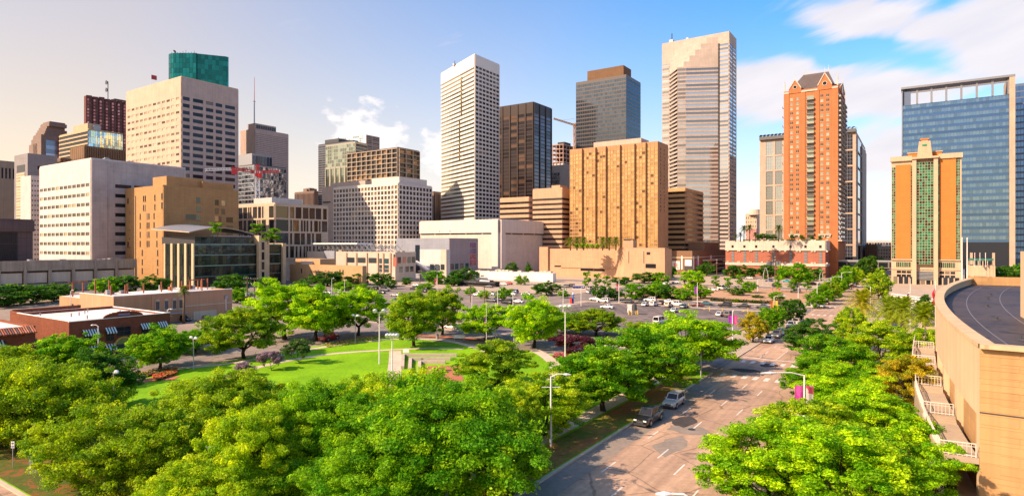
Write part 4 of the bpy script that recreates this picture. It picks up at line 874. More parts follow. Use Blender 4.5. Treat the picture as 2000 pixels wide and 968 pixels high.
    fl = 9.6*415/F; z1 = b.z(181); zb = b.z(462); n = int((z1-zb)/fl)+1
    cols = [(sx(x),sx(x)+1.75) for x in (1543.5,1555,1602.5,1614)]
    rows = [(z1-i*fl-1.75, z1-i*fl) for i in range(n)][::-1]
    fr = plain('window_frame_tan',(.55,.40,.26)); 
    for (a,c) in cols:
        for (q,w) in rows:
            b.pane(b.L, a, c, q, w, gw, out=.004); b.slab(b.L, a-.12, c+.12, q-.2, q-.003, 0, .12, fr); b.slab(b.L, (a+c)/2-.05, (a+c)/2+.05, q, w, .064, .1, fr)
    for (x0,x1) in ((1531,1541),(1564,1572.5),(1592,1600),(1625,1637)):
        b.slab(b.L, max(0,sx(x0)), sx(x1) if x1<1637 else D, zb-8, b.z(172), 0, .35, tb)
    bx0, bx1 = sx(1575), sx(1590.5)
    rail = plain('railing_grey',(.28,.28,.27),.5,.2); slabm = plain('balcony_slab',(.45,.38,.32))
    def balcony(Fc, s0, s1, z, dp, nm='balcony'):
        m = MB(); b.slab(Fc, s0, s1, z-.18, z, 0, dp, slabm, m)
        b.slab(Fc, s0, s1, z+1.0, z+1.08, dp-.06, dp, rail, m)
        k = int((s1-s0)/.45)
        for i in range(k+1): b.slab(Fc, s0+(s1-s0)*i/k-.025, s0+(s1-s0)*i/k+.025, z, z+1.0, dp-.05, dp-.01, rail, m)
        b.slab(Fc, s0, s0+.05, z, z+1.05, 0, dp, rail, m); b.slab(Fc, s1-.05, s1, z, z+1.05, 0, dp, rail, m)
        return b.part(nm, m)
    for i, (q,w) in enumerate(rows):
        balcony(b.L, bx0, bx1, q-.75, 1.8); b.pane(b.L, bx0+.4, bx1-.4, q-.6, w+.25, gw, 'balcony_door', out=.004)
        for s0 in (.5, W*.36, W*.68):
            if s0 < W-2: balcony(b.R, s0, min(W-.2,s0+W*.26), q-.75, 1.6); b.pane(b.R, s0+.3, min(W-.4,s0+W*.22), q-.6, w, gw, 'balcony_door', out=.004)
    for i, (q,w) in enumerate(rows):
        if i % 2 == 0:
            m = MB(); m.box(2,4.5,D,D+1.4,q-.9,q-.7,slabm); m.box(2,4.5,D+1.3,D+1.4,q-.7,q+.3,rail); b.part('balcony', m)
    for x0,x1 in ((1540,1563),(1598,1624)):
        m = MB(); b.slab(b.L, sx(x0), sx(x1), zb+1.2, zb+1.9, .35, 1.1, lime, m)
        for q in (.1,.5,.9): s0 = sx(x0)+(sx(x1)-sx(x0))*q; b.slab(b.L, s0-.3, s0+.3, zb-.1, zb+1.2, .35, .9, lime, m)
        b.part('stone_ledge', m)
    # roof: hipped slate with brick gables
    sl = wall('slate_roof',(.13,.105,.10),panel=(1.5,.8),mortar=.7); A, d, nn, ln = b.frame(b.L)
    zr = b.z(121); rf = MB(); e = 1.0
    c4 = [(e,e),(W-e,e),(W-e,D-e),(e,D-e)]; r0, r1 = (W*.45,D*.24), (W*.45,D*.72)
    ze = b.z(172)
    P4 = [(x,y,ze) for x,y in c4]; q0, q1 = (r0[0],r0[1],zr), (r1[0],r1[1],zr)
    rf.face([P4[3],P4[0],q0,q1], sl); rf.face([P4[0],P4[1],q0], sl); rf.face([P4[1],P4[2],q1,q0], sl); rf.face([P4[2],P4[3],q1], sl); b.part('slate_roof', rf)
    cr = MB(); cr.obox(q0,(q0[0],q0[1],zr+2.5),.3,.3,fr); cr.obox(q1,(q1[0],q1[1],zr+2.5),.3,.3,fr); cr.obox((q0[0],q0[1],zr+1.5),(q1[0],q1[1],zr+1.5),.12,.12,fr)
    for i in range(13): t=i/12; yy=q0[1]+(q1[1]-q0[1])*t; cr.obox((q0[0],yy,zr),(q0[0],yy,zr+1.9),.1,.1,fr)
    cr.obox((q0[0],q0[1],zr+2),(q0[0],q0[1],zr+5),.15,.15,fr); b.part('ridge_cresting', cr)
    def gable(Fc, s0, s1, zp, nm='gable', dep=5):
        A, d, nn, ln = b.frame(Fc); m = MB(); sm = (s0+s1)/2
        P = lambda s_,q,z_: (A.x+d.x*s_+nn.x*q, A.y+d.y*s_+nn.y*q, z_)
        o = .4
        zc = H+1.2
        f = [P(s0,o,H-2),P(s1,o,H-2),P(s1,o,zc),P(sm,o,zp),P(s0,o,zc)]
        m.face(f, tb); g = [P(s0,-dep,H-2),P(s1,-dep,H-2),P(s1,-dep,zc),P(sm,-dep,zp),P(s0,-dep,zc)]
        m.face([g[4],g[3],f[3],f[4]], sl); m.face([f[2],f[3],g[3],g[2]], sl); m.face([f[1],f[2],g[2],g[1]], tb); m.face([g[0],g[4],f[4],f[0]], tb)
        go = b.part(nm, m); t = MB()
        for a_, c_ in ((4,3),(2,3)): t.obox(Vector(f[a_])+Vector((nn.x,nn.y,0))*.1, Vector(f[c_])+Vector((nn.x,nn.y,0))*.1, .5, .55, lime)
        t.obox(f[3], (f[3][0],f[3][1],zp+3.5), .2, .2, lime)
        for q in range(12):
            a0, a1 = 2*math.pi*q/12, 2*math.pi*(q+1)/12; r_ = (s1-s0)*.16; zc2 = zc+1.0
            t.obox(P(sm+r_*math.cos(a0),o+.1,zc2+r_*math.sin(a0)), P(sm+r_*math.cos(a1),o+.1,zc2+r_*math.sin(a1)), .35,.35,lime)
        t.build('gable_trim', go)
        t = MB(); t.tube([P(sm,o-.2,zc+1),P(sm,o+.06,zc+1)], (s1-s0)*.15, G_DARK, 14); t.build('round_window', go)
    gable(b.L, sx(1541), sx(1565), b.z(147)+1); gable(b.L, sx(1597), sx(1625), b.z(139)); gable(b.R, W*.2, W*.8, b.z(147))
    for s0,s1 in ((0,sx(1541)),(sx(1565),sx(1597)),(sx(1625),D)): b.slab(b.L, s0, s1, H-1.9, H-.9, 0, .6, lime)
    m = MB()
    for (x,y) in ((.4,.4),(.4,D-.4),(W-.4,.4)): m.box(x-.4,x+.4,y-.4,y+.4,H-1,H+4,lime); m.tube([(x,y,H+4),(x,y,H+8)],[.45,.03],lime,6)
    b.part('corner_spire', m)
    b.slab(b.R, -.3, W+.6, pod.H+.5, pod.H+1.4, 0, 2.4, lime); b.done()
    # limestone and glass office behind
    ls = wall('office_limestone',(.55,.42,.33),panel=(3,1.6),mortar=.9); go = glass('glass_office_grey',(.35,.37,.36),.75,.07,.03); gnv = glass('glass_office_navy',(.045,.05,.075),.5,.06)
    b = Bld('limestone_glass_office', 'limestone framed glass office with a ribbed barrel roof behind the brick tower', 1672, 1484, 1690, 520, 258, ls)
    fl = 31*520/F/4; 
    si = uni(b.sx(b.L,1494), b.D-1.5, 9, 2.0); nb = int((b.H-4)/(fl*4))
    for k in range(nb):
        z1 = b.H-2-k*fl*4; z0 = z1-fl*4+1.3
        b.fac(b.L, si, [(z0,z1)], go, dv=.7, dh=.75, s0=0, z0=z0-1.3, z1=z1, pick=lambda a,c: (gnv if a > b.D*.75 else go))
        b.fac(b.R, [(b.W*.12,b.W*.55),(b.W*.62,b.W*.93)], [(z0,z1)], gnv, dv=.5, dh=.55, z0=z0-1.3, z1=z1)
        for (a,c) in si:
            for t in (1/3,2/3): b.slab(b.L, a+(c-a)*t-.08, a+(c-a)*t+.08, z0, z1, .07, .25, GREYM)
            for t in (.25,.5,.75): b.slab(b.L, a, c, z0+(z1-z0)*t-.08, z0+(z1-z0)*t+.08, .07, .24, GREYM)
    for k in range(24):
        y0 = b.D*k/24; m = MB()
        for t in range(8):
            a0, a1 = math.pi*t/8, math.pi*(t+1)/8; x_ = lambda a: y0+b.D/48*(1-math.cos(a)); z_ = lambda a: b.H+3+1.6*math.sin(a)
            m.face([(-3,x_(a0),z_(a0)),(-3,x_(a1),z_(a1)),(8,x_(a1),z_(a1)+1),(8,x_(a0),z_(a0)+1)], MATS['zinc_roof'])
        m.box(-2.5,8,y0,y0+b.D/24,b.H,b.H+2.9,slat); b.part('barrel_roof', m)
    b.mb.box(b.W*.5, b.W+1.0, -1, 20, 0, b.z(269), ls); b.done()
    b = Bld('cream_far_block', 'small cream building with a curved top left of the glass office', 1478, 1456, 1486, 800, 418, wall('cream_far',(.6,.5,.4)))
    b.fac(b.L, uni(0,b.D,5,1.6), uni(4,b.H-2,10,2.6), glass('glass_tan',()), dv=.4, z0=2, z1=b.H); pm=MB(); pm.tube([(2,b.D*.2,b.H-1),(2,b.D*.2,b.H+6)],[8,6],b.mat,16); b.part('curved_top',pm)
    pm=MB(); pm.box(-12,-.5,-2,10,0,b.z(447),wall('salmon_block',(.62,.30,.26))); b.part('annex',pm); b.done()
    # end of the street
    b = Bld('far_white_garage', 'far white parking structure closing the end of the street', 1752, 1686, 1790, 700, 471, wall('white_far',()))
    b.fac(b.L, uni(0,b.D,12,.6), uni(2,b.H-1,6,1.3), G_DARK, dv=.4, z0=1, z1=b.H); b.done()
    b = Bld('far_beige_block', 'beige block with small dark windows at the end of the street', 1745, 1714, 1775, 560, 483, wall('cream_far',()))
    b.fac(b.L, uni(0,b.D,6,1.2), uni(3,b.H-1,5,1.6), G_DARK, dv=.3, z0=1, z1=b.H); b.done()
    b = Bld('far_brown_block', 'low brown building with balconies at the end of the street', 1712, 1690, 1722, 560, 479, wall('mall_brown',()))
    b.fac(b.L, uni(0,b.D,5,1.5), uni(3,b.H-1,5,1.4), G_DARK, dv=.8, z0=1, z1=b.H); b.done()
    ov = empty('overpass', 'grey elevated walkway crossing over the far end of the street', 'bridge', AB(470,-60), RZ); mb = MB()
    mb.box(0,5,-70,30,6.2,10.5,wall('overpass_concrete',(.20,.19,.17))); mb.box(-.2,5.2,-70,30,10.5,11.4,GREYM); mb.build('deck', ov)
    for y in (-60,-20,20): q=MB(); q.box(1,4,y,y+2.5,0,6.2,MATS['overpass_concrete']); q.build('pier', ov)
    for k in range(16): q=MB(); q.box(-.3,-.02,-68+k*6,-63+k*6,7,10,G_DARK); q.build('window', ov)
    # orange hotel
    og = wall('orange_stucco',(0.60,0.205,0.05),panel=(4.5,3.2),mortar=.85,var=.05,streak=.04); cs = wall('cream_stucco',(0.58,0.43,0.29),panel=(4,2),mortar=.92,var=.05); gg = glass('glass_green',(.012,.16,.085),.6,.08,.04,alt=(.02,.04,.03),amount=.3,alt2=(.05,.25,.14),amount2=.25,spec=.3)
    b = Bld('orange_hotel', 'orange and cream hotel with green glass strips and a stepped cream crown', 1878, 1741, 1890, 323, 301, cs, parapet=0, W=24)
    D, H = b.D, b.H; sx = lambda x: b.sx(b.L,x); zb = b.z(506)
    fl = 11.0*323/F; n = int((H-1-zb)/fl)
    def strip(x0, x1, ya, yb, k, o, cols):
        s0, s1 = sx(x0), sx(x1); z0, z1 = b.z(yb), b.z(ya); m = int(round((z1-z0)/(fl*.5)))
        A, d, nn, ln = b.frame(b.L); Fc = (A.x+nn.x*o, A.y+nn.y*o, A.x+d.x*ln+nn.x*o, A.y+d.y*ln+nn.y*o)
        if o > 0: b.slab(b.L, s0, s1, z0, z1, 0, o, DARKM)
        b.fac(Fc, uni(s0,s1,cols,.14), uni(z0,z1,m,.16), gg, mat=cs, dv=.1, dh=.1, s0=s0, s1=s1, z0=z0, z1=z1)

    strip(1742,1749,319,506,0,.02,2); strip(1867.5,1875,306,507,0,.02,2); strip(1790,1823,313,517,0,1.9,6); strip(1779,1781.5,318,506,0,.02,1); strip(1832,1835,312,506,0,.02,1)
    b.slab(b.L, sx(1749.3), sx(1778.7), zb, b.z(315), 0, .5, og); b.slab(b.L, sx(1835.4), sx(1867.2), zb, b.z(309), 0, .5, og)
    for x0,x1 in ((1781.8,1789.8),(1823.3,1831.8)): b.slab(b.L, sx(x0), sx(x1), 0, b.z(306), 0, 2.6, cs)
    b.slab(b.L, sx(1781), sx(1833), b.z(306), b.z(302), 0, 3.4, cs)
    b.slab(b.L, -.5, sx(1781), H-1.8, H+.8, -1, 1.2, cs); b.slab(b.L, sx(1833), D+.5, H-1.8, H+.8, -1, 1.2, cs)
    pm = MB(); pm.box(3,14,sx(1833)and D-sx(1840),D-sx(1773),H,b.z(292),og); pm.box(2.6,14.4,D-sx(1840)-.4,D-sx(1773)+.4,b.z(292),b.z(290),cs); b.part('penthouse',pm)
    pm = MB(); c = D-sx(1806); w = (sx(1821)-sx(1791))/2
    dz = (b.z(270)-b.z(302))/9
    for k in range(9): e = w*(1-.03*k); pm.box(-1.5+.15*k,10-.2*k,c-e,c+e,b.z(302)+k*dz,b.z(302)+(k+1)*dz-.2,cs); pm.box(-1.3+.15*k,9.8-.2*k,c-e+.2,c+e-.2,b.z(302)+(k+1)*dz-.2,b.z(302)+(k+1)*dz,cs)
    zt = b.z(270); pm.box(1,8,c-w*.45,c+w*.45,zt,zt+.8,cs); pm.box(.6,8.4,c-w*.58,c+w*.58,zt+.8,zt+1.6,og); b.part('crown',pm)
    pm = MB(); pm.box(-.6,.2,c-1.1,c+1.1,zt-4.4,zt-1.7,plain('green_panel',(.0,.28,.15),.3)); b.part('green_emblem',pm)
    A, d, nn, ln = b.frame(b.L)
    for k,(x0,x1) in enumerate(((1750,1778.5),(1833.5,1865))):
        b.fac(b.L, uni(sx(x0),sx(x1),8,.2), [(b.z(523),b.z(513))], gg, mat=cs, dv=.25, dh=.2, s0=sx(x0), s1=sx(x1))
        for r_ in ((538,543),(530.5,535.5)):
            for q in range(3): s0 = sx(x0)+ (sx(x1)-sx(x0))*(.05+.34*q); b.pane(b.L, s0, s0+2.0, b.z(r_[1]), b.z(r_[0]), G_DARK, out=.03)
    s0, s1 = sx(1789), sx(1824)
    for k in range(7): b.slab(b.L, s0, s1, b.z(548)+k*.72, b.z(548)+k*.72+.35, 0, .5, GREYM)
    b.pane(b.L, s0, s1, b.z(549), b.z(531), G_DARK, out=.03); b.slab(b.L, 0, D, b.z(509), b.z(506.5), 0, .8, cs); b.slab(b.L, 0, D, b.z(528), b.z(526.5), 0, .4, cs)
    for q in range(12): b.pane(b.L, D*.03+q*D*.08, D*.03+q*D*.08+D*.06, .3, 4.2, G_DARK, out=.03)
    b.done()
    # terrace restaurant
    b = Bld('terrace_restaurant', 'low tan restaurant with a green awning and flags beside the orange hotel', 1944, 1889, 1960, 318, 521, MATS['cream_stucco'], parapet=.6, W=18)
    for x0,x1 in ((1891,1895),(1902,1926),(1933,1937)): b.pane(b.L, b.sx(b.L,x0), b.sx(b.L,x1), .8, 5.2, G_DARK, out=.03)
    aw = MB(); a0,a1 = b.sx(b.L,1889.5), b.sx(b.L,1941); aw.prism([(1,b.D-a1),(8,b.D-a1),(8,b.D-a0-.5),(1,b.D-a0-.5)], b.H+3.2, b.H+4.2, plain('awning_green',(.02,.13,.09))); b.part('awning', aw)
    for q in range(6): pm=MB(); yy=1+q*(b.D-2)/5; pm.box(1.2,1.5,yy,yy+.3,b.H,b.H+3.2,CREAM); b.part('awning_post',pm)
    b.done()
    for x,c,lb in ((1904,(.45,.03,.10),'red flag on the restaurant roof nearest the orange hotel'),(1914,(.40,.04,.06),'red and blue flag in the middle over the restaurant'),(1925,(.55,.55,.6),'pale grey flag over the restaurant nearest the trees')):
        p_ = at(x,316); f_ = empty('roof_flag', lb, 'flag', (p_.x,p_.y,b.H), RZ); m=MB(); m.tube([(0,0,0),(0,0,7.5)],.09,WHITE,6); m.build('pole',f_); m=MB()
        for i in range(5): m.face([(.1+i*.5,.15*math.sin(i),5.0),(.6+i*.5,.15*math.sin(i+1),5.0),(.6+i*.5,.15*math.sin(i+1),7.3),(.1+i*.5,.15*math.sin(i),7.3)], plain('flagcloth_%d'%x,c))
        m.build('cloth',f_)
    # blue glass tower
    gb1 = glass('glass_blue',(.17,.29,.43),.9,.05,.05,spread=.12,alt=(.22,.35,.48),amount=.3); gb2 = glass('glass_blue_deep',(.10,.20,.40),.9,.06,.05,spread=.1); bf = plain('blue_mullion',(.10,.14,.22),.4,.4); pan = wall('grey_fin_stone',(.50,.40,.30),panel=(3,4),mortar=.85)
    b = Bld('blue_glass_tower', 'broad blue glass tower with an open framed roof screen', 1971, 1763, 1979, 430, 147, plain('blue_core',(.08,.12,.2)), parapet=0, W=34)
    D, H = b.D, b.H; zc = b.z(182); b.mb = MB(); b.mb.box(0,b.W,0,D,0,zc-1,plain('blue_core',()),)
    fl = 13.1*430/F; n = int((zc-22)/fl); si = uni(0,D,34,.16)
    for k in range(n):
        z1 = zc-1-k*fl
        for (a,c) in si: b.pane(b.L, a, c, z1-fl*.58, z1, gb1)
        b.pane(b.L, 0, D, z1-fl+.05, z1-fl*.6, gb2, 'spandrel', force=True); b.slab(b.L, 0, D, z1-.12, z1+.12, 0, .25, bf)
    b.slab(b.L, 0, D, 4, zc-1-n*fl, 0, .1, G_DARK)
    for q in range(5): b.slab(b.L, D*(.05+.2*q), D*(.05+.2*q)+1.6, 0, 16, 0, .9, pan)
    sl_ = MB(); b.slab(b.L, D, D+3.2, 0, H, -b.W, 1.6, pan, sl_); b.part('end_fin', sl_)
    st = plain('steel_screen',(.20,.21,.24),.45,.3); m = MB(); b.slab(b.L, -1, D+3.2, H-1.5, H, -12, 1.8, st, m); b.part('roof_canopy', m)
    m = MB(); b.slab(b.L, -.6, 0, 0, H-2.7, -12, 1.2, st, m); b.slab(b.L, 0, D*.08, zc-1, H-2.7, -11, -.4, plain('blue_core',()), m); b.part('end_wall', m)
    m = MB(); m.face([(-.2,D,zc-1),(-.2,0,zc-1),(9,0,zc+.6),(9,D,zc+.6)], ROOF); m.face([(-.2,D,zc-1.4),(9,D,zc-1.4),(9,0,zc-1.4),(-.2,0,zc-1.4)], ROOF); b.part('sloped_roof', m)
    for i in range(7): m=MB(); s0=D*(.135+.142*i); b.slab(b.L, s0, s0+1.3, zc-.5, H-1.5, -1.5, -.3, st, m); b.part('screen_post', m)
    m = MB(); b.slab(b.L, D*.08, D, zc+8, zc+9, -1.6, -.6, st, m); b.slab(b.L, D*.08, D, zc+14, zc+14.5, -10, -9, st, m); b.part('screen_rail', m)
    b.done()
    b = Bld('dark_blue_annex', 'darker blue glass wing at the right edge behind the blue tower', 2060, 1976, 2100, 452, 158, plain('blue_core',()), W=30)
    n = int((b.H-10)/fl)
    for k in range(n):
        for (a,c) in uni(0,b.D,14,.2): b.pane(b.L, a, c, b.H-1-(k+1)*fl+1.4, b.H-1-k*fl, gb2)
        b.slab(b.L, 0, b.D, b.H-1-(k+1)*fl, b.H-1-(k+1)*fl+.3, 0, .2, bf)
    b.done()
    return hot, pod
HOT, POD = right_centre()

# ================================================================== low buildings of the middle ground
def low_centre():
    cr = wall('cream_panel',(.66,.54,.44),panel=(4,3),mortar=.9); gy = wall('grey_metal_panel',(.33,.35,.41),panel=(18,2.2),mortar=.85); gp = wall('mauve_panel',(.40,.34,.35),panel=(18,2.2),mortar=.85); gl = glass('glass_shop',(.08,.10,.11),.4,.06,alt=(.05,.12,.13),amount=.3)
    b = Bld('law_annex', 'low tan annex with dark lettering along its top beside the glass library', 708, 566, 716, 325, 521, wall('tan_annex',(.55,.36,.19),panel=(4,1.5),mortar=.9), parapet=.5)
    A, d, nn, ln = b.frame(b.L); q = A+d*(ln*.52)+nn*.06
    text('lettering', 'South Texas College of Law', b.root, (q.x,q.y,b.z(536)), (R(90),0,math.atan2(d.y,d.x)), 2.3, DARKM, .05)
    for x in (588,663,669): s0 = b.sx(b.L,x); b.pane(b.L, s0, s0+.9, b.z(538), b.z(528), G_DARK, out=.02)
    pm = MB(); pm.box(3,14,b.D*.62,b.D*.98,b.H,b.H+3.6,b.mat); pm.box(2.4,9,b.D*.72,b.D*.88,b.H,b.H+2.4,plain('pink_unit',(.6,.47,.42))); b.part('roof_house',pm); b.done()
    b = Bld('cream_retail_block', 'cream retail block with teal shop windows and a truss canopy on its roof', 772, 600, 812, 352, 494, cr, parapet=.6)
    def wn(Fc,x0,x1,ya,yb,g=gl): b.pane(Fc,b.sx(Fc,x0),b.sx(Fc,x1),b.z(yb),b.z(ya),g,out=.03)
    for x in (677,696.5,717,738.5,749,763): s0=b.sx(b.L,x); b.slab(b.L,s0-.5,s0+.5,0,b.H,0,.6,wall('tan_pilaster',(.6,.42,.3)))
    for x0,x1 in ((679,692.5),(699,714),(720,735.5)): wn(b.L,x0,x1,504,514.5)
    for x0,x1 in ((741,748),(751,759.5)): wn(b.L,x0,x1,505,515); wn(b.L,x0,x1,517.5,524.5); wn(b.L,x0,x1,525.5,532)
    b.slab(b.L,b.sx(b.L,635),b.sx(b.L,655),b.z(518),b.H+1,0,.8,gy)
    for i,x0 in enumerate((776.5,786.5,796,804.5)): wn(b.R,x0,x0+6.5,502,514,glass('glass_poster',(.3,.16,.12),.2,.2) if i==1 else gl); 
    for i,x0 in enumerate((780,792,801)): wn(b.R,x0,x0+6.5,521,532)
    sg = MB(); sg.box(-1.4,-.9,-2.4,.4,b.z(520),b.z(502),plain('sign_red',(.32,.10,.07))); sg.box(-1.3,-.7,-.5,.2,b.z(502),b.z(496),DARKM); b.part('corner_sign',sg)
    for k in range(16):
        m=MB(); y0=b.D*(.03+.056*k); 
        for z0,z1 in ((.5,5.0),(5.0,.5)): m.obox((3,y0,b.H+z0),(3,y0+b.D*.056,b.H+z1),.18,.18,GREYM); m.obox((9,y0,b.H+z0),(9,y0+b.D*.056,b.H+z1),.18,.18,GREYM)
        m.obox((3,y0,b.H+5),(9,y0,b.H+.5),.3,.3,WHITE); b.part('truss_bay',m)
    m=MB(); m.box(1,14,b.D*.42,b.D*.97,b.H+5.1,b.H+5.9,WHITE); b.part('canopy_roof',m); b.units(6,plain('tan_unit',(.5,.4,.3)),5,8,2); b.done()
    b = Bld('grey_cinema_block', 'grey and mauve metal clad cinema block with purple windows at its corner', 877, 774, 933, 385, 466, gy, parapet=.4)
    b.slab(b.R,0,b.W,0,b.H,0,.3,gp); F2=(0,-.31,b.W,-.31)
    for k,g in enumerate(((.10,.07,.22),(.09,.08,.25),(.28,.07,.12),(.28,.07,.12))):
        gm=glass('glass_pane_%d'%k,g,.3,.1)
        for r_ in range(3):
            for c_ in range(3): s0=b.sx(b.R,917.5)+c_*(b.sx(b.R,929.5)-b.sx(b.R,917.5))/3; z1=b.z(474+k*11.7)-r_*1.1; b.pane(F2,s0,s0+1.6,z1-1.0,z1,gm,out=.03)
    for x0 in (879,888,898,908): b.pane(F2,b.sx(b.R,x0),b.sx(b.R,x0+6.5),b.z(526),b.z(515),gl,out=.03)
    b.done()
    b = Bld('white_cinema_porch', 'white stepped porch block in front of the grey cinema', 873, 820, 879, 366, 488, wall('white_porch',(.62,.60,.60)), parapet=.3)
    b.slab(b.L,b.sx(b.L,862),b.D,0,b.H+.3,0,.6,cr)
    for x0 in (841,851,862): b.pane(b.L,b.sx(b.L,x0),b.sx(b.L,x0+7.5),b.z(527),b.z(516),gl,out=.62)
    m=MB(); s0,s1=b.sx(b.L,815),b.sx(b.L,842); A,d,nn,ln=b.frame(b.L); P=lambda s_,o,z:(A.x+d.x*s_+nn.x*o,A.y+d.y*s_+nn.y*o,z)
    m.obox(P(s0,2,b.z(511)),P(s1,2,b.z(528)),3,1.0,WHITE); b.part('stair_canopy',m); b.pane(b.L,b.sx(b.L,810),b.sx(b.L,819),4,b.H+3,G_NAVY,out=-.5); b.done()
    # white arena hall
    wa = wall('white_hall',(.70,.61,.54),panel=(1.5,1.5),mortar=.95); wu = wall('white_hall_top',(.74,.67,.61),var=.05)
    b = Bld('white_hall', 'big windowless white hall with broad corner piers and a thin dark slot', 975, 821, 1083, 430, 429, wa, parapet=.6)
    for Fc,n_ in ((b.L,5),(b.R,5)):
        l_=b.frame(Fc)[3]; b.slab(Fc,0,l_,b.z(454),b.H,-.1,1.2,wu)
        for i in range(n_): b.slab(Fc,l_*(i/n_)+.8,l_*((i+1)/n_)-.8,b.z(457),b.z(454.6),0,.1,DARKM)
    for x in (860,880): s0=b.sx(b.L,x); b.slab(b.L,s0,s0+1,b.z(451),b.z(449),1.2,1.26,DARKM)
    for Fc,x0,x1 in ((b.L,963,975),(b.R,975,983),(b.R,1062,1083)): b.slab(Fc,max(0,b.sx(Fc,x0)),b.sx(Fc,x1),0,b.H+.2,0,1.9,wu)
    b.done()
    b = Bld('white_low_shop', 'single storey white building with roof clutter in front of the hotel', 1080, 1040, 1086, 352, 535, wall('white_wash',(.74,.71,.69)), D=62, parapet=.5)
    b.units(14, plain('roof_clutter',(.5,.42,.35)), 4, 12, 1.6)
    b.pane(b.L,b.D*.1,b.D*.1+2.2,1,4.5,gl,out=.02); b.slab(b.L,b.D*.62,b.D*.62+.5,0,b.H,0,.2,GREYM)
    b.done()
    b = Bld('dark_diner', 'low black building with pale trim facing the parking lot', 968, 893, 976, 312, 553, wall('black_clad',(.035,.033,.035)), parapet=.7)
    b.slab(b.L,0,b.D,b.H-.2,b.H+.3,0,.8,DARKM); b.slab(b.L,b.D*.3,b.D*.5,1.8,2.4,0,.2,WHITE); b.slab(b.L,b.D*.6,b.D*.85,2.8,3.4,0,.2,WHITE); b.units(4,DARKM,5,2,1.5); b.done()
low_centre()

